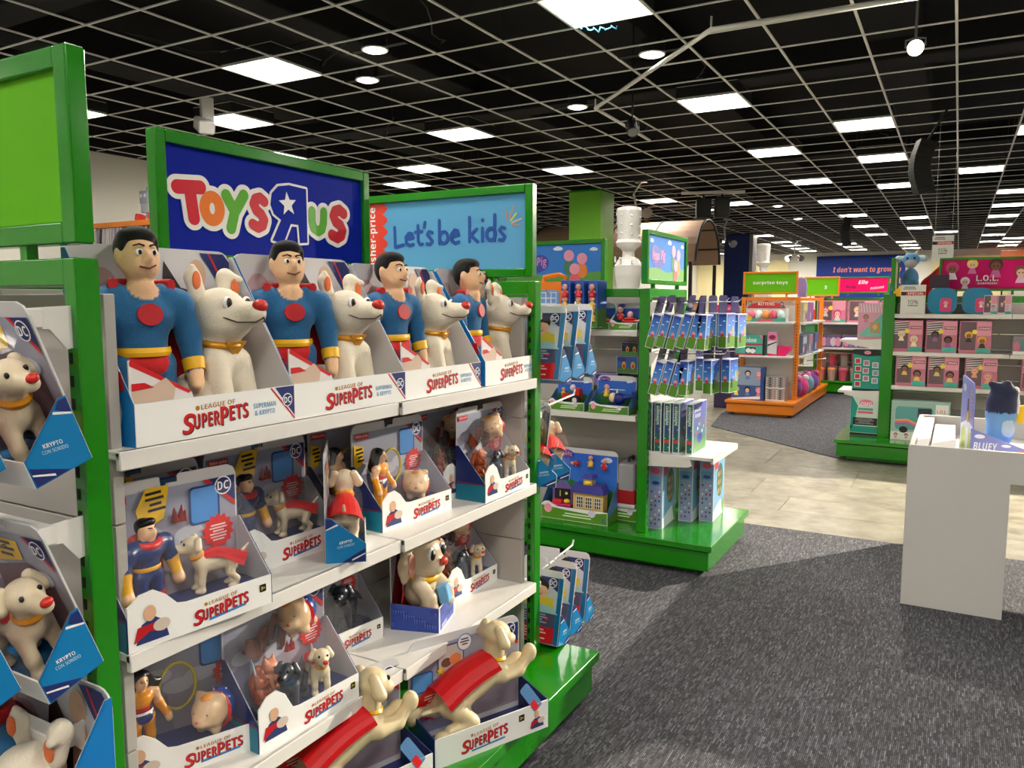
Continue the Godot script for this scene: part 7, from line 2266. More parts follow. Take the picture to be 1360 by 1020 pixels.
# ---------------------------------------------------------------- doll unit at the right
func doll_box(w: float, h: float, d: float, base: Color, hair: Color, skin: Color, dress: Color, title: String, stripe: bool) -> Node3D:
	var b := carton("doll_box", w, h, d, base)
	var m := front(w, h, d)
	m.paint(Color(0.42, 0.33, 0.36)).rect(-w * 0.46, h * 0.1, w * 0.02, h * 0.96, 0)
	if stripe:
		for k in 6: m.paint(Color(0.88, 0.86, 0.86)).flat(P2([-w * 0.46, h * (0.55 + 0.07 * k), w * 0.02, h * (0.6 + 0.07 * k), w * 0.02, h * (0.62 + 0.07 * k), -w * 0.46, h * (0.58 + 0.07 * k)]), 0.0003)
	m.paint(Color(0.88, 0.60, 0.68)).rect(w * 0.05, h * 0.55, w * 0.48, h * 0.97, 0.0003)
	m.paint(Color(0.25, 0.70, 0.62)).rect(w * 0.05, h * 0.02, w * 0.48, h * 0.16, 0.0003)
	if title != "":
		m.paint(Color(0.62, 0.10, 0.22)).rect(w * 0.09, h * 0.72, w * 0.45, h * 0.82, 0.0006)
		text(m, title, w * 0.27, h * 0.77, 0.0009, w * 0.32, h * 0.06, WHITE)
	little_face(m, -w * 0.2, h * 0.52, w * 0.2, 0.0008, hair, skin, dress)
	little_face(m, w * 0.22, h * 0.36, w * 0.22, 0.0022, hair, skin, dress)
	m.paint(Color(0.95, 0.85, 0.30)).burst(-w * 0.02, h * 0.66, w * 0.09, 0.003, 10, 0.85)
	part("printed_artwork", m, M.print, b)
	return b

func price_sign(called: String, label: String, t: Transform3D, pct: String, hung: bool) -> void:
	var o := thing(called, label, "sign", t)
	part("panel", MB.new().paint(Color(0.86, 0.86, 0.84)).box(V(0, 0.13, 0), V(0.2, 0.26, 0.006), 0.001), M.print, o)
	var m := MB.new().at(xf(V(0, 0, 0.0034)))
	m.paint(Color(0.12, 0.12, 0.12)).rect(-0.098, 0.165, -0.06, 0.198, 0).paint(Color(0.75, 0.12, 0.18)).rect(-0.06, 0.165, 0.098, 0.198, 0)
	text(m, "SPECIAL", 0.02, 0.1815, 0.0004, 0.13, 0.021, WHITE)
	text(m, pct, 0.0, 0.105, 0.0004, 0.085, 0.042, Color(0.15, 0.15, 0.15), false)
	lines(m, 0.0, 0.07, 0.10, 1, 0.016, Color(0.4, 0.4, 0.4), 0.0004)
	lines(m, -0.03, 0.235, 0.11, 2, 0.016, Color(0.45, 0.45, 0.45), 0.0004)
	part("lettering", m, M.print, o)
	if hung:
		for s in [-1, 1]: part("hanging_wire", MB.new().tube([V(0.08 * s, 0.255, 0), V(0.08 * s, 3.45 - t.origin.y, 0)], 0.002, -1, 5), M.chrome, o)
	else:
		part("stand", MB.new().box(V(0, 0.004, -0.02), V(0.12, 0.008, 0.06), 0.002), M.white_plastic, o)

func build_doll_gondola() -> void:
	var o := thing("shelving_gondola", "green framed shelving unit of pink doll boxes at right behind the white table", "shelving", xf(V(0.6, 0, -8.2)))
	deck(o, -0.935, 2.6, -8.72, -7.67, M.green, 0.2)
	for z in [[-8.03, -7.98], [-8.50, -8.45]]:
		bx(o, "post", V(-0.60, 0.2, z[0]), V(-0.50, 1.522, z[1]), M.green)
	bx(o, "top_bar", V(-0.56, 1.477, -8.45), V(-0.50, 1.522, -8.03), M.green)
	bx(o, "top_rail", V(-0.50, 1.44, -8.26), V(2.5, 1.50, -8.22), M.green)
	slots(o, V(-0.50, 0, -8.005), V(0, 0, 1), V(1, 0, 0), 0.26, 1.44)
	bx(o, "post", V(0.78, 0.2, -8.24), V(0.81, 1.46, -8.19), M.green)
	for x in [[-0.5, 0.78], [0.81, 2.5]]:
		for k in 9:
			bx(o, "slat_panel", V(x[0], 0.2 + 0.138 * k, -8.27), V(x[1], 0.332 + 0.138 * k, -8.24), M.panel, 0.003)
	bx(o, "end_panel", V(-0.56, 0.2, -8.45), V(-0.535, 1.477, -8.03), M.panel, 0.0)
	for x in [[-0.50, 0.40], [0.405, 1.3], [1.305, 2.4]]:
		for y in [1.342, 1.0, 0.69]:
			var m := wm(o)
			m.box(V((x[0] + x[1]) / 2, y - 0.012, -8.1), V(x[1] - x[0], 0.024, 0.28), 0.002).box(V((x[0] + x[1]) / 2, y - 0.018, -7.965), V(x[1] - x[0], 0.036, 0.014), 0.003)
			part("shelf", m, M.shelf, o)
	for y in [1.10, 0.62]:
		var m := wm(o)
		m.box(V(-0.78, y - 0.012, -8.22), V(0.36, 0.024, 0.42), 0.003)
		m.at(m.T * xf(V(0, 0, -8.0))).prism(P2([-0.60, y + 0.01, -0.60, y - 0.09, -0.65, y - 0.085, -0.9, y - 0.04, -0.9, y - 0.01]), -0.004, 0.004)
		part("shelf", m, M.shelf, o)
	# signs
	var s := sign_board("header_sign", "hot pink doll header sign with chunky white capitals over the right shelves", xf(V(0.19, 1.545, -8.245)), 0.72, 0.30, M.green, Color(0.80, 0.12, 0.42), 0.022)
	var m: MB = s[1]
	var hc := [Color(0.85, 0.25, 0.5), Color(0.88, 0.85, 0.35), Color(0.30, 0.16, 0.12), Color(0.45, 0.25, 0.20), Color(0.92, 0.92, 0.92)]
	var sc := [Color(0.55, 0.33, 0.25), Color(0.93, 0.75, 0.62), Color(0.50, 0.30, 0.22), Color(0.90, 0.72, 0.60), Color(0.93, 0.72, 0.62)]
	for k in 5: little_face(m, [-0.255, -0.10, 0.08, 0.27, -0.15][k], [0.04, 0.075, 0.06, 0.0, -0.075][k], [0.085, 0.07, 0.09, 0.08, 0.06][k], 0.001 + 0.0012 * k, hc[k], sc[k], [Color(0.9, 0.9, 0.9), Color(0.9, 0.5, 0.7), Color(0.8, 0.4, 0.6), Color(0.9, 0.75, 0.85), Color(0.95, 0.85, 0.9)][k])
	text(m, "L.O.L.", 0.02, -0.035, 0.008, 0.17, 0.052, WHITE)
	m.paint(Color(0.80, 0.10, 0.32)).rect(-0.075, -0.095, 0.115, -0.068, 0.008)
	text(m, "SURPRISE!", 0.02, -0.0815, 0.0084, 0.15, 0.017, WHITE)
	part("printed_poster", m, M.print, s[0])
	sign_board("header_sign", "narrow end header sign of the doll shelves, seen almost edge-on", xf(V(-0.53, 1.545, -8.24), 90), 0.52, 0.30, M.green, Color(0.85, 0.83, 0.62), 0.03)
	price_sign("price_sign", "white price card reading special ten percent on the top doll shelf", xf(V(-0.36, 1.342, -7.99)), "10%", false)
	price_sign("price_sign", "white price card reading special fifteen percent hung above the doll shelves", xf(V(-0.175, 1.88, -9.5)), "15%", true)
	# blue capsules and little boxes on the top shelf
	for k in 2:
		var c := thing("capsule_toy", ["glossy blue capsule case behind the price card", "glossy blue capsule case right of the price card"][k], "toy", xf(V(-0.13 + 0.27 * k, 1.342, -8.1)))
		part("shell", MB.new().paint(Color(0.10, 0.50, 0.66)).prism(rrect(-0.115, 0.0, 0.115, 0.23, 0.075), -0.08, 0.08), M.gloss, c)
		var l := MB.new().at(xf(V(0.03, 0, 0.0805))).paint(Color(0.85, 0.25, 0.45)).flat(rrect(-0.045, 0.02, 0.045, 0.14, 0.02), 0.0)
		little_face(l, 0.0, 0.09, 0.03, 0.0004, Color(0.9, 0.6, 0.7), Color(0.9, 0.75, 0.65), Color(0.9, 0.85, 0.9))
		part("label", l, M.print, c)
	for k in 5:
		var b := doll_box(0.10, 0.165, 0.08, Color(0.85, 0.80, 0.84), [Color(0.15, 0.13, 0.14), Color(0.88, 0.55, 0.65)][k % 2], Color(0.92, 0.78, 0.68), Color(0.85, 0.6, 0.7), "", false)
		F["lit%d" % k] = b
		place(b, "little doll box on the top shelf right of the blue capsules, %s" % ["first", "second", "third", "fourth", "fifth"][k], V([0.24, 0.345, 0.56, 0.68, 0.80][k], 1.342, -8.05), 0)
	var dk := carton("toy_carton", 0.15, 0.12, 0.08, Color(0.22, 0.16, 0.24))
	F.dk = dk
	place(dk, "dark carton on top of the blue capsule behind the price card", V(-0.16, 1.572, -8.13), 0)
	# second and third shelves
	var n := 0
	for q in [[-0.39, 1.0, Color(0.86, 0.80, 0.72), Color(0.93, 0.76, 0.64), Color(0.95, 0.90, 0.75), "TWEENS"], [-0.12, 1.0, Color(0.10, 0.08, 0.12), Color(0.45, 0.28, 0.22), Color(0.60, 0.40, 0.70), "TWEENS"], [0.14, 1.0, Color(0.92, 0.70, 0.12), Color(0.60, 0.38, 0.25), Color(0.20, 0.16, 0.18), "OMG"], [-0.35, 0.69, Color(0.16, 0.10, 0.09), Color(0.60, 0.38, 0.28), Color(0.93, 0.80, 0.45), "TWEENS"], [-0.09, 0.69, Color(0.14, 0.09, 0.09), Color(0.58, 0.36, 0.27), Color(0.90, 0.82, 0.5), "TWEENS"], [0.20, 0.69, Color(0.85, 0.55, 0.55), Color(0.90, 0.70, 0.58), Color(0.92, 0.60, 0.50), "TWEENS"], [0.62, 0.69, Color(0.35, 0.22, 0.16), Color(0.80, 0.58, 0.45), Color(0.55, 0.70, 0.75), "TWEENS"], [0.95, 0.69, Color(0.5, 0.2, 0.55), Color(0.85, 0.65, 0.55), Color(0.7, 0.2, 0.6), "OMG"]]:
		var b := doll_box(0.245, 0.285, 0.10, Color(0.78, 0.46, 0.54), q[2], q[3], q[4], q[5], n != 2)
		F["dollbox%d" % n] = b
		place(b, "doll box on the " + ["middle shelf with a pale blond doll", "middle shelf with a black-haired doll in lilac", "middle shelf with a yellow-haired doll", "lower shelf, first of the curly-haired pair", "lower shelf, second of the curly-haired pair", "lower shelf with a pink-haired doll behind the lilac box", "lower shelf with a brown-haired doll at far right", "lower shelf with a purple-haired doll at the photo edge"][n], V(q[0], q[1], -8.04), 0)
		n += 1
	for k in 3:
		var b := carton("toy_carton", 0.30, 0.16, 0.11, Color(0.52, 0.50, 0.52))
		var mm := front(0.30, 0.16, 0.11)
		for j in 6: mm.paint([Color(0.80, 0.45, 0.55), Color(0.30, 0.60, 0.58), Color(0.85, 0.85, 0.86)][(j + k) % 3]).disc(-0.12 + 0.048 * j, 0.07 + 0.02 * (j % 2), 0.024, 0.04, 0.0003 * j)
		mm.paint(WHITE).rect(-0.148, 0.002, 0.148, 0.03, 0.003).rect(0.04, 0.10, 0.1, 0.15, 0.003)
		part("printed_artwork", mm, M.print, b)
		F["clr%d" % k] = b
		place(b, "grey windowed playset on the middle shelf at right, %s" % ["first", "second", "third"][k], V(0.57 + 0.33 * k, 1.0, -8.03), 0)
	var v := carton("toy_carton", 0.47, 0.36, 0.16, Color(0.62, 0.74, 0.70))
	var vm := front(0.47, 0.36, 0.16)
	vm.paint(Color(0.88, 0.88, 0.86)).rect(-0.233, 0.002, 0.233, 0.08, 0).paint(Color(0.35, 0.62, 0.62)).flat(rrect(-0.2, 0.10, 0.1, 0.31, 0.03), 0.0003)
	for k in 4: vm.paint([Color(0.90, 0.75, 0.35), Color(0.90, 0.50, 0.45), Color(0.85, 0.40, 0.60), Color(0.55, 0.45, 0.70)][k]).flat(P2([-0.2, 0.19 - 0.012 * k, -0.1, 0.20 - 0.012 * k, 0.03, 0.14 - 0.012 * k, 0.03, 0.128 - 0.012 * k, -0.1, 0.188 - 0.012 * k, -0.2, 0.178 - 0.012 * k]), 0.0006)
	vm.paint(Color(0.15, 0.18, 0.25)).rect(-0.02, 0.22, 0.09, 0.30, 0.0006).paint(Color(0.88, 0.50, 0.62)).rect(-0.01, 0.12, 0.1, 0.25, 0.0010).paint(Color(0.10, 0.10, 0.11)).disc(-0.13, 0.10, 0.035, 0.03, 0.001)
	vm.paint(WHITE).rect(0.12, 0.22, 0.22, 0.34, 0.0006)
	text(vm, "L.O.L.", 0.17, 0.28, 0.001, 0.08, 0.03, Color(0.85, 0.30, 0.45))
	for k in 5: little_face(vm, -0.19 + 0.085 * k, 0.045, 0.025, 0.0008, Color(0.2, 0.15, 0.15), Color(0.9, 0.75, 0.65), Color(0.9, 0.5, 0.6))
	part("printed_artwork", vm, M.print, v)
	F.van = v
	place(v, "big box with a rainbow-striped camper van picture on the green deck", V(-0.25, 0.2, -7.98), 0)
	var pv := carton("toy_carton", 0.5, 0.3, 0.16, Color(0.55, 0.14, 0.50))
	var pvm := front(0.5, 0.3, 0.16)
	pvm.paint(Color(0.85, 0.45, 0.65)).rect(-0.24, 0.22, 0.24, 0.29, 0).paint(Color(0.18, 0.12, 0.25)).rect(-0.2, 0.13, -0.02, 0.2, 0.0003).rect(0.02, 0.13, 0.2, 0.2, 0.0003)
	part("printed_artwork", pvm, M.print, pv)
	F.pv = pv
	place(pv, "magenta vehicle box on the green deck seen right of the navy plush", V(0.78, 0.2, -7.98), 0)
	# left end of the unit
	var e := carton("toy_carton", 0.215, 0.34, 0.10, Color(0.86, 0.62, 0.72))
	var em := front(0.215, 0.34, 0.10)
	for k in 9: em.paint(Color(0.90, 0.82, 0.86)).flat(P2([-0.107 + 0.024 * k, 0.25, -0.095 + 0.024 * k, 0.25, -0.107 + 0.024 * k, 0.338, -0.119 + 0.024 * k if k > 0 else -0.107, 0.338]), 0.0003)
	em.paint(Color(0.45, 0.78, 0.72)).flat(P2([-0.107, 0.03, 0.107, 0.03, 0.107, 0.25]), 0.0003)
	little_face(em, -0.04, 0.20, 0.04, 0.0008, Color(0.5, 0.45, 0.45), Color(0.75, 0.55, 0.45), Color(0.8, 0.5, 0.6))
	em.paint(Color(0.75, 0.60, 0.35)).rect(0.0, 0.06, 0.08, 0.16, 0.0016)
	little_face(em, 0.04, 0.11, 0.035, 0.002, Color(0.85, 0.70, 0.35), Color(0.92, 0.75, 0.62), Color(0.5, 0.7, 0.7))
	em.paint(Color(0.80, 0.55, 0.62)).rect(-0.107, 0.002, 0.107, 0.03, 0.0008)
	part("printed_artwork", em, M.print, e)
	F.e1 = e
	place(e, "pink and teal advent box on the upper end shelf of the doll unit", V(-0.705, 1.10, -8.09), 0)
	e = carton("toy_carton", 0.245, 0.385, 0.14, Color(0.10, 0.58, 0.52))
	em = front(0.245, 0.385, 0.14)
	em.paint(Color(0.07, 0.07, 0.08)).flat(P2([-0.122, 0.383, 0.122, 0.383, 0.122, 0.335, 0.0, 0.325, -0.122, 0.345]), 0.0003).rect(-0.122, 0.002, 0.122, 0.02, 0.0003)
	em.paint(Color(0.88, 0.55, 0.66)).disc(0.0, 0.36, 0.03, 0.018, 0.0006)
	for k in 10:
		var x: float = [-0.08, -0.01, 0.07][k % 3] + 0.004 * (k % 2)
		var y := 0.28 - 0.072 * (k / 3) - 0.018 * (k % 3)
		em.paint(Color(0.90, 0.92, 0.92)).rect(x - 0.026, y - 0.026, x + 0.026, y + 0.026, 0.0006).paint([Color(0.78, 0.18, 0.25), Color(0.70, 0.45, 0.55), Color(0.60, 0.60, 0.65)][k % 3]).rect(x - 0.02, y - 0.02, x + 0.02, y + 0.02, 0.0010)
	part("printed_artwork", em, M.print, e)
	F.e2 = e
	place(e, "teal box printed with framed pictures on the lower end shelf", V(-0.715, 0.62, -8.09), 0)
	e = carton("toy_carton", 0.245, 0.39, 0.14, Color(0.80, 0.84, 0.82))
	em = front(0.245, 0.39, 0.14)
	em.paint(Color(0.10, 0.58, 0.52)).flat(P2([-0.122, 0.388, -0.06, 0.28, -0.09, 0.1, -0.122, 0.05]), 0.0003).rect(-0.122, 0.03, 0.122, 0.09, 0.0003)
	em.paint(Color(0.90, 0.45, 0.58)).disc(0.01, 0.31, 0.06, 0.03, 0.0006)
	text(em, "OMG", 0.01, 0.30, 0.001, 0.095, 0.035, WHITE)
	em.paint(Color(0.30, 0.65, 0.58)).rect(-0.06, 0.24, 0.07, 0.262, 0.0006).paint(Color(0.85, 0.35, 0.48)).rect(-0.06, 0.21, 0.07, 0.232, 0.0006)
	em.paint(Color(0.08, 0.08, 0.09)).rect(-0.1, 0.1, 0.11, 0.17, 0.0008).rect(-0.122, 0.002, 0.122, 0.025, 0.0008)
	lines(em, 0.0, 0.155, 0.17, 4, 0.014, Color(0.6, 0.6, 0.6), 0.0012)
	part("printed_artwork", em, M.print, e)
	F.e3 = e
	place(e, "pale and teal doll carton on the green deck under the end shelves", V(-0.715, 0.2, -8.07), 0)
	# plush toys standing on top
	var lb := Color(0.38, 0.62, 0.82)
	var cow := blob([lump(V(0, 0.16, -0.02), V(0.07, 0.10, 0.07), lb), lump(V(0, 0.33, 0.02), V(0.07, 0.065, 0.06), lb), lump(V(0, 0.29, 0.06), V(0.05, 0.04, 0.045), Color(0.68, 0.66, 0.68)), bone(V(0.045, 0.12, 0.03), V(0.05, 0.02, 0.04), 0.03, 0.028, lb), bone(V(-0.045, 0.12, 0.03), V(-0.05, 0.02, 0.04), 0.03, 0.028, lb), bone(V(0.06, 0.35, 0), V(0.11, 0.345, 0.01), 0.022, 0.03, Color(0.80, 0.88, 0.92)), bone(V(-0.06, 0.35, 0), V(-0.11, 0.345, 0.01), 0.022, 0.03, Color(0.80, 0.88, 0.92)), bone(V(0.03, 0.38, 0), V(0.06, 0.43, 0), 0.012, 0.006, Color(0.85, 0.8, 0.7)), bone(V(-0.03, 0.38, 0), V(-0.06, 0.43, 0), 0.012, 0.006, Color(0.85, 0.8, 0.7))], 0.009, 0.02)
	var p := thing("plush_toy", "light blue horned plush standing on top of the doll unit", "toy", xf(V(-0.41, 1.51, -8.40)))
	part("body", cow, M.plush, p)
	part("eyes", MB.new().paint(Color(0.05, 0.05, 0.06)).ell(V(0.03, 0.345, 0.075), V(0.01, 0.012, 0.006), 8, 6).ell(V(-0.03, 0.345, 0.075), V(0.01, 0.012, 0.006), 8, 6), M.satin, p)
	part("stand", MB.new().paint(Color(0.8, 0.8, 0.8)).box(V(0, -0.01, 0), V(0.2, 0.02, 0.14), 0.004).box(V(0.06, -0.03, 0), V(0.03, 0.04, 0.1), 0.002), M.satin, p)
	var dr := blob([lump(V(0, 0.10, 0), V(0.055, 0.07, 0.05), Color(0.75, 0.06, 0.08)), bone(V(0.02, 0.15, 0), V(0.08, 0.22, 0), 0.04, 0.03, Color(0.75, 0.06, 0.08)), bone(V(0.08, 0.22, 0), V(0.11, 0.29, 0), 0.03, 0.008, Color(0.75, 0.06, 0.08)), bone(V(-0.03, 0.07, 0), V(-0.11, 0.02, 0.02), 0.03, 0.012, Color(0.75, 0.06, 0.08)), bone(V(0.03, 0.14, 0), V(0.12, 0.13, 0), 0.03, 0.012, Color(0.75, 0.06, 0.08)), bone(V(0.0, 0.05, 0.02), V(0.01, 0.01, 0.03), 0.025, 0.022, Color(0.75, 0.06, 0.08))], 0.008, 0.015)
	p = thing("plush_toy", "red winged plush leaning beside the light blue plush on the doll unit", "toy", xf(V(-0.27, 1.50, -8.42)))
	part("body", dr, M.plush, p)
	part("stand", MB.new().paint(Color(0.8, 0.8, 0.8)).box(V(0, -0.012, 0), V(0.12, 0.024, 0.12), 0.004), M.satin, p)
	p = thing("toy_star", "yellow star-shaped toy on the near top corner of the doll unit", "toy", xf(V(-0.47, 1.50, -8.0)))
	part("body", MB.new().paint(Color(0.93, 0.75, 0.15)).burst(0, 0.05, 0.05, 0.01, 5, 0.5).prism(P2([-0.045, 0.0, 0.045, 0.0, 0.055, 0.05, 0.02, 0.05, 0, 0.085, -0.02, 0.05, -0.055, 0.05]), -0.012, 0.012), M.plastic, p)

# ---------------------------------------------------------------- pink unit further back
func build_pink_gondola() -> void:
	var o := thing("shelving_gondola", "long green framed shelving unit of pink toys in the background", "shelving", xf(V(-0.9, 0, -13.6)))
	deck(o, -2.0, 0.4, -14.2, -13.2, M.green, 0.22)
	bx(o, "top_rail", V(-2.0, 1.46, -13.62), V(0.4, 1.51, -13.57), M.green)
	for x in [-1.99, -0.86, 0.36]: bx(o, "post", V(x - 0.025, 0.22, -13.63), V(x + 0.025, 1.51, -13.57), M.green)
	for k in 9: bx(o, "slat_panel", V(-1.96, 0.22 + 0.138 * k, -13.63), V(0.34, 0.352 + 0.138 * k, -13.60), M.panel, 0.003)
	for y in [1.13, 0.74]: bx(o, "shelf", V(-1.96, y - 0.03, -13.6), V(0.34, y, -13.2), M.shelf, 0.003)
	var s := sign_board("header_sign", "hot pink header sign with white script in the background", xf(V(-1.31, 1.58, -13.5)), 0.74, 0.26, M.green, Color(0.88, 0.06, 0.40), 0.022)
	text(s[1], "Elle", 0.0, 0.045, 0.0004, 0.13, 0.06, WHITE, true, 0.2)
	text(s[1], "Bag", -0.18, -0.03, 0.0004, 0.14, 0.045, Color(0.25, 0.05, 0.15), true)
	text(s[1], "Princess", 0.2, -0.04, 0.0004, 0.19, 0.045, WHITE, true, 0.25, "Droid Sans", 0.15)
	part("lettering", s[1], M.print, s[0])
	var n := 0
	for k in 3:
		var b := doll_box(0.42, 0.34, 0.16, Color(0.85, 0.45, 0.58), [Color(0.85, 0.25, 0.5), Color(0.88, 0.72, 0.45), Color(0.90, 0.55, 0.65)][k], Color(0.93, 0.78, 0.70), Color(0.90, 0.80, 0.82), "", false)
		F["pk%d" % k] = b
		place(b, "pink doll box on the top background shelf, %s from the left" % ["first", "second", "third"][k], V(-1.73 + 0.46 * k, 1.13, -13.32), 0)
	for k in 3:
		var b := carton("toy_carton", 0.36, 0.20, 0.14, Color(0.40, 0.32, 0.48))
		var m := front(0.36, 0.20, 0.14)
		for j in 5: m.paint([Color(0.80, 0.75, 0.82), Color(0.85, 0.55, 0.68), Color(0.55, 0.45, 0.62)][(j + k) % 3]).disc(-0.14 + 0.07 * j, 0.09, 0.045, 0.07, 0.0003 * j)
		part("printed_artwork", m, M.print, b)
		F["pl%d" % k] = b
		place(b, "lilac windowed box on the middle background shelf, %s from the left" % ["first", "second", "third"][k], V(-1.75 + 0.40 * k, 0.74, -13.3), 0)
	for r in 2:
		for k in 6:
			var c := thing("toy_cup", "small lidded toy cup on the background deck, %s row, %s from the left" % [["front", "rear"][r], ["first", "second", "third", "fourth", "fifth", "sixth"][k]], "toy", xf(V(-1.86 + 0.165 * k, 0.22 + 0.22 * r, -13.30 - 0.14 * r)))
			part("cup", MB.new().paint([Color(0.78, 0.42, 0.45), Color(0.70, 0.55, 0.52), Color(0.80, 0.30, 0.42), Color(0.62, 0.66, 0.62)][(k + r) % 4]).lathe([Vector2(0.0, 0.0), Vector2(0.048, 0.0), Vector2(0.062, 0.165), Vector2(0.0, 0.166)], 14), M.plastic, c)
			part("lid", MB.new().paint([Color(0.90, 0.50, 0.30), Color(0.92, 0.62, 0.40), Color(0.85, 0.45, 0.5)][k % 3]).lathe([Vector2(0.066, 0.165), Vector2(0.066, 0.185), Vector2(0.03, 0.20), Vector2(0.0, 0.2)], 14), M.plastic, c)
			if r == 1: part("riser", MB.new().paint(Color(0.55, 0.40, 0.42)).box(V(0, -0.11, 0), V(0.15, 0.218, 0.12), 0.002), M.card, c)
	var p := thing("plush_toy", "blue and pink curved toy at the left end of the pink unit", "toy", xf(V(-1.93, 1.51, -13.5)))
	part("card", MB.new().paint(Color(0.25, 0.30, 0.45)).box(V(0, 0.14, -0.03), V(0.2, 0.28, 0.02), 0.004), M.card, p)
	part("arch", MB.new().paint(Color(0.85, 0.40, 0.42)).tube([V(-0.05, 0.02, 0.03), V(-0.03, 0.17, 0.03), V(0.05, 0.2, 0.03), V(0.11, 0.1, 0.03)], 0.04, -1, 10).paint(Color(0.65, 0.68, 0.68)).ell(V(0.03, 0.05, 0.05), V(0.07, 0.05, 0.04), 12, 8), M.satin, p)

# ---------------------------------------------------------------- columns, canopy, far walls
func display_soldier(label: String, t: Transform3D) -> void:
	var o := thing("display_figure", label, "display figure", t)
	part("plinth", MB.new().box(V(0, 0.75, 0), V(0.26, 1.5, 0.26), 0.02), M.white_plastic, o)
	part("torso", MB.new().lathe([Vector2(0.075, 1.49), Vector2(0.09, 1.55), Vector2(0.118, 1.68), Vector2(0.122, 1.76), Vector2(0.09, 1.815), Vector2(0.055, 1.835)], 36), M.white_plastic, o)
	part("neck", MB.new().lathe([Vector2(0.055, 1.83), Vector2(0.052, 1.88), Vector2(0.07, 1.905), Vector2(0.1, 1.925), Vector2(0.112, 1.955), Vector2(0.095, 1.985)], 36), M.white_plastic, o)
	part("hat", MB.new().lathe([Vector2(0.098, 1.98), Vector2(0.096, 2.02), Vector2(0.103, 2.15), Vector2(0.108, 2.225), Vector2(0.1, 2.25), Vector2(0.06, 2.262), Vector2(0.0, 2.264)], 48, 0.025, 12), M.white_plastic, o)
	var b := MB.new()
	for k in 40:
		var a := k * 0.9
		var y := 1.74 + 0.018 * (k % 6) if k < 20 else 2.0 + 0.011 * (k % 20)
		var r := 0.115 if k < 20 else 0.102
		b.ell(V(cos(a) * r, y, sin(a) * r), V(0.011, 0.011, 0.011), 8, 6)
	part("beading", b, M.white_plastic, o)

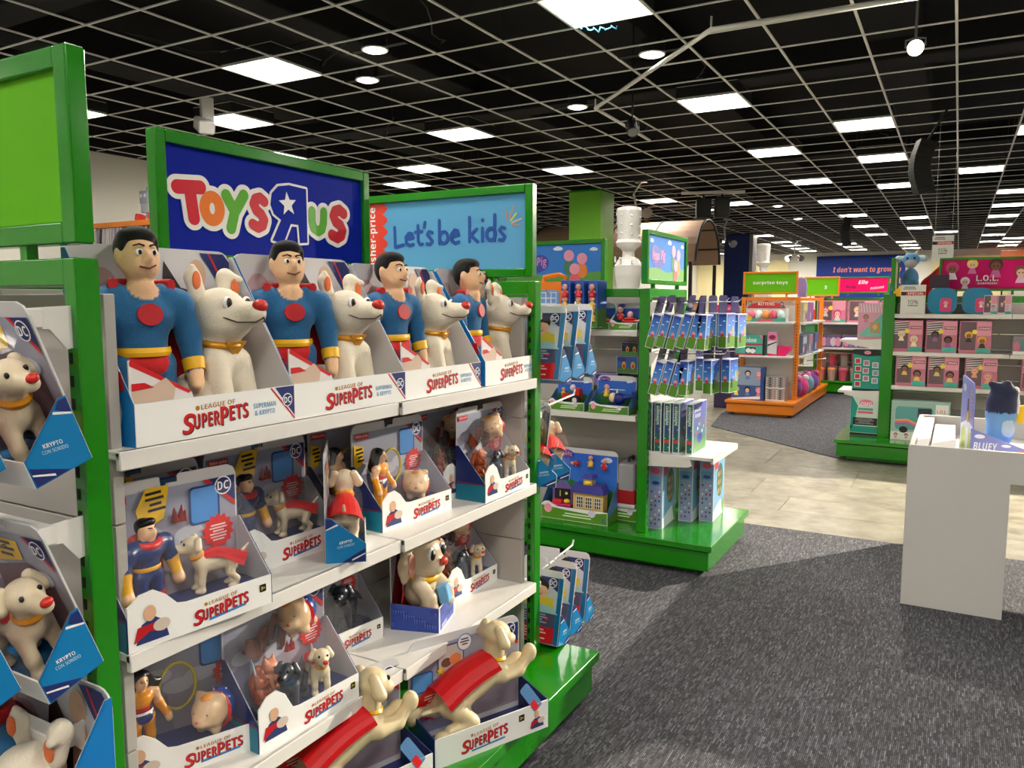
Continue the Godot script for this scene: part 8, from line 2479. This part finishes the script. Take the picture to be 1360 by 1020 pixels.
func build_background() -> void:
	var lime := mat("lime_paint", Color(0.38, 0.66, 0.06), 0.5)
	var o := thing("column", "bright lime green square column under the ceiling", "column", xf(V(-5.93, 0, -13.5)))
	part("shaft", MB.new().box(V(0, 1.725, 0), V(0.62, 3.44, 0.62), 0.004), lime, o)
	part("cap", MB.new().box(V(0, 3.425, 0), V(0.64, 0.03, 0.64), 0.003), M.green, o)
	o = thing("column", "dark blue square column beside the surprise toys sign", "column", xf(V(-5.85, 0, -24.4)))
	part("shaft", MB.new().box(V(0, 1.725, 0), V(0.74, 3.44, 0.7), 0.004), mat("blue_paint", Color(0.07, 0.17, 0.45), 0.5), o)
	part("side_cladding", MB.new().box(V(0.42, 1.725, 0.1), V(0.1, 3.44, 0.5), 0.004), mat("silver_cladding", Color(0.62, 0.62, 0.63), 0.4, 0.3), o)
	display_soldier("glossy white ornamental figure with a tall fluted hat behind the green shelves", xf(V(-2.505, 0, -6.5)))
	display_soldier("greyish ornamental figure with a fluted hat far behind the surprise toys sign", xf(V(-2.95, 0.008, -14.0), 0, 0, 0, 1.075))
	# half-barrel canopy
	o = thing("canopy", "beige half-barrel fabric canopy on dark hoops over the rear shop area", "canopy", xf(V(-6.6, 2.22, -15.8)))
	var fab := mat("canopy_fabric", Color(0.62, 0.50, 0.42), 0.8)
	fab.cull_mode = BaseMaterial3D.CULL_DISABLED
	var R := 0.85
	var bays := 5
	for k in bays:
		var m := MB.new()
		var x0 := -2.3 + 4.5 * k / bays
		var x1 := -2.3 + 4.5 * (k + 1) / bays
		for j in 16:
			var a := PI * j / 16.0
			var b := PI * (j + 1) / 16.0
			for s in [0.0, 0.008]:
				var q := []
				for c in [[x0, a], [x0, b], [x1, b], [x1, a]]: q.append(V(c[0], sin(c[1]) * (R - s), cos(c[1]) * (R - s)))
				m.face(q[0], q[1], q[2], q[3], V(0, sin((a + b) / 2), cos((a + b) / 2)) * (1.0 if s == 0.0 else -1.0))
		part("fabric_bay", m, fab, o)
	for k in bays + 1:
		var pts := []
		for j in 17: pts.append(V(-2.3 + 4.5 * k / bays, sin(PI * j / 16.0) * R, cos(PI * j / 16.0) * R))
		part("hoop", MB.new().tube(pts, 0.025, -1, 6), M.dark, o)
	for j in [2, 5, 8, 11, 14]:
		part("purlin", MB.new().tube([V(-2.3, sin(PI * j / 16.0) * (R - 0.03), cos(PI * j / 16.0) * (R - 0.03)), V(2.2, sin(PI * j / 16.0) * (R - 0.03), cos(PI * j / 16.0) * (R - 0.03))], 0.014, -1, 5), M.dark, o)
	for x in [-2.2, 2.1]:
		for z in [-0.85, 0.85]: part("support_post", MB.new().box(V(x, -1.11, z), V(0.06, 2.2, 0.06)), M.dark, o)
	# tall bookcase at the left wall
	o = thing("bookcase", "tall white wall shelving with an orange top strip seen over the boxes at left", "shelving", xf(V(-9.3, 0, -6.75)))
	for x in [-0.83, 0.83]: part("side", MB.new().box(V(x, 1.24, 0), V(0.03, 2.44, 0.3)), M.shelf, o)
	part("back", MB.new().box(V(0, 1.24, -0.14), V(1.66, 2.44, 0.02)), M.shelf, o)
	part("fascia", MB.new().box(V(0, 2.455, 0.14), V(1.72, 0.07, 0.03), 0.004), M.orange, o)
	part("top", MB.new().box(V(0, 2.47, 0), V(1.72, 0.03, 0.3)), M.shelf, o)
	for y in [0.3, 0.75, 1.2, 1.65, 2.15]: part("shelf", MB.new().box(V(0, y, 0), V(1.64, 0.025, 0.28)), M.shelf, o)
	var hues := ["pale blue", "pale grey", "black", "crimson", "white", "mauve"]
	var x := -9.3 - 0.78
	var k := 0
	while x < -9.3 + 0.72:
		var w := rng.randf_range(0.022, 0.05)
		var hue := rng.randi() % 6
		var b := MB.new().paint([Color(0.75, 0.76, 0.82), Color(0.72, 0.68, 0.72), Color(0.18, 0.17, 0.20), Color(0.75, 0.12, 0.22), Color(0.82, 0.80, 0.80), Color(0.55, 0.5, 0.62)][hue]).box(V(0, 0.125, 0), V(w * 0.92, 0.25, 0.18), 0.002)
		var bk := part("book", b, M.card, self, xf(V(x + w / 2, 2.163, -6.68), 0, 0, -8))
		tag(bk, "%s book leaning under the orange strip at far left, %s in its row" % [hues[hue], ordinal(k)], "book", "books on the tall wall shelving")
		x += w + 0.012
		k += 1
	var rb := thing("toy_robot", "grey robot toy with red feet on top of the orange-edged shelving", "toy", xf(V(-9.17, 2.485, -6.72)))
	part("body", MB.new().paint(Color(0.62, 0.63, 0.66)).box(V(0, 0.16, 0), V(0.16, 0.12, 0.1), 0.01).box(V(0.02, 0.08, 0), V(0.06, 0.08, 0.06), 0.005), M.satin, rb)
	part("head", MB.new().paint(Color(0.55, 0.58, 0.62)).box(V(-0.02, 0.30, 0), V(0.15, 0.17, 0.1), 0.01).paint(Color(0.85, 0.85, 0.88)).disc(-0.055, 0.32, 0.025, 0.025, 0.0505).disc(0.02, 0.32, 0.025, 0.025, 0.0505), M.satin, rb)
	part("antenna", MB.new().paint(Color(0.5, 0.5, 0.52)).tube([V(0, 0.38, 0), V(0, 0.43, 0)], 0.01, -1, 6), M.satin, rb)
	for s in [-1, 1]: part("foot", MB.new().paint(Color(0.85, 0.22, 0.20)).at(xf(V(0.13 * s - 0.03, 0.05, 0), 0, 0, 20 * s)).box(V(0, 0, 0), V(0.1, 0.09, 0.1), 0.01), M.satin, rb)
	# far wall: painted boards
	o = thing("wall_mural", "blue painted wall board with wavy salmon lettering far in the background", "sign", xf(V(-3.55, 0, -34.93)))
	part("board", MB.new().paint(Color(0.08, 0.17, 0.50)).box(V(0, 1.66, 0), V(3.3, 3.3, 0.06), 0.004), M.matte, o)
	var lm := MB.new().at(xf(V(0.25, 0, 0.032)))
	var sal := Color(0.90, 0.52, 0.42)
	text(lm, "I don't want to grow up", 0.0, 2.72, 0.0, 2.5, 0.28, sal, true, 0.1)
	text(lm, "I'm a Toys R Us Kid", 0.0, 2.25, 0.0, 2.5, 0.28, sal, true, 0.0)
	part("lettering", lm, M.print, o)
	k = 0
	for q in [[-9.55, 1.3], [-7.0, 1.35], [0.3, 2.6]]:
		o = thing("wall_panel", ["cream wall panel at the far end, left of the blue column", "cream wall panel with orange stars behind the surprise toys sign", "cream wall panel with an orange star beyond the doll sign"][k], "wall panel", xf(V(q[0], 0, -34.94)))
		part("board", MB.new().paint(Color(0.90, 0.85, 0.66)).box(V(0, 1.6, 0), V(q[1], 3.2, 0.04), 0.003), M.matte, o)
		if k > 0:
			for j in 7:
				part("star", MB.new().paint([Color(0.92, 0.45, 0.12), Color(0.93, 0.75, 0.35)][j % 2]).burst(-q[1] * 0.42 + q[1] * 0.14 * j, 2.3 + 0.22 * sin(j * 2.1), 0.10 + 0.12 * float(j % 3 == 0), 0.024, 5, 0.45), M.print, o)
		k += 1
	o = thing("header_sign", "orange header board over the far right shelves", "sign", xf(V(2.3, 2.75, -33.0)))
	part("panel", MB.new().paint(Color(0.90, 0.42, 0.10)).box(V(0, 0.25, 0), V(2.2, 0.5, 0.06), 0.01), M.print, o)
	for s in [-1, 1]: part("post", MB.new().box(V(s, -1.37, 0), V(0.05, 2.76, 0.05)), M.dark, o)
	var where := ["behind turned meadow sign", "left of blue column", "right of blue column", "behind surprise toys unit", "at far right", "at far right back"]
	# white shelving with coloured goods against the far left walls
	k = 0
	for q in [[-6.2, -20.0, 1.5], [-8.4, -22.0, 1.6], [-4.2, -19.0, 1.35], [-3.1, -17.5, 1.3], [3.0, -18.0, 1.4], [2.2, -24.0, 1.5]]:
		o = thing("wall_shelf", "low white shelf rack with coloured goods in the distance, " + ["behind the turned meadow sign", "left of the blue column", "right of the blue column", "behind the surprise toys unit", "far right behind the doll unit", "far right at the back"][k], "shelving", xf(V(q[0], 0, q[1])))
		part("frame", MB.new().box(V(0, q[2] / 2, -0.15), V(1.2, q[2], 0.04)).box(V(-0.59, q[2] / 2, 0), V(0.03, q[2], 0.34)).box(V(0.59, q[2] / 2, 0), V(0.03, q[2], 0.34)), M.shelf, o)
		for j in 4:
			part("shelf", MB.new().box(V(0, 0.12 + q[2] * 0.24 * j, 0), V(1.16, 0.025, 0.32)), M.shelf, o)
			for i in 4:
				var b := MB.new().paint([Color(0.80, 0.16, 0.14), Color(0.88, 0.55, 0.20), Color(0.25, 0.35, 0.60), Color(0.85, 0.85, 0.80), Color(0.55, 0.30, 0.50), Color(0.30, 0.55, 0.35)][(i * 2 + j + k) % 6]).box(V(0, 0.11, 0), V(0.2, 0.22, 0.16), 0.003)
				var c := part("toy_carton", b, M.card, self, xf(V(q[0] - 0.42 + 0.28 * i, 0.135 + q[2] * 0.24 * j, q[1])))
				tag(c, "tiny %s carton on distant rack %s, %s shelf, %s" % [["red", "orange", "blue", "cream", "purple", "green"][(i * 2 + j + k) % 6], where[k], ["bottom", "second", "third", "top"][j], ordinal(i)], "toy", "cartons on the distant shelf racks")
		k += 1
	o = thing("shop_display", "dark picture carton standing on a low stand left of the orange unit", "toy", xf(V(-3.35, 0, -11.2)))
	part("stand", MB.new().box(V(0, 0.65, 0), V(0.45, 1.3, 0.3), 0.01), M.shelf, o)
	part("carton", MB.new().paint(Color(0.30, 0.22, 0.18)).box(V(0, 1.39, 0.02), V(0.32, 0.16, 0.14), 0.003).paint(Color(0.75, 0.50, 0.35)).rect(-0.12, 1.33, 0.12, 1.42, 0.0925), M.print, o)
	o = thing("shop_display", "magenta topped dark purple display box beside the orange unit", "toy", xf(V(-2.75, 0, -10.9)))
	part("stand", MB.new().paint(Color(0.20, 0.14, 0.30)).box(V(0, 0.6, 0), V(0.26, 1.2, 0.22), 0.005), M.print, o)
	part("top_board", MB.new().paint(Color(0.88, 0.10, 0.38)).box(V(0, 1.36, 0), V(0.3, 0.1, 0.06), 0.004).paint(Color(0.20, 0.14, 0.30)).box(V(0, 1.25, 0), V(0.26, 0.13, 0.05)), M.print, o)
	var dl := MB.new().at(xf(V(0, 1.36, 0.031)))
	text(dl, "Barbie", 0.03, 0.0, 0.0004, 0.16, 0.05, Color(0.97, 0.75, 0.85), true, 0.15)
	part("lettering", dl, M.print, o)

func ordinal(k: int) -> String:
	var a := ["first", "second", "third", "fourth", "fifth", "sixth", "seventh", "eighth", "ninth", "tenth", "eleventh", "twelfth", "thirteenth", "fourteenth", "fifteenth", "sixteenth", "seventeenth", "eighteenth", "nineteenth"]
	return a[k] if k < 19 else "twentieth" if k == 19 else ("twenty-" if k < 30 else "thirty-") + a[(k - 20) % 10] if k != 29 else "thirtieth"
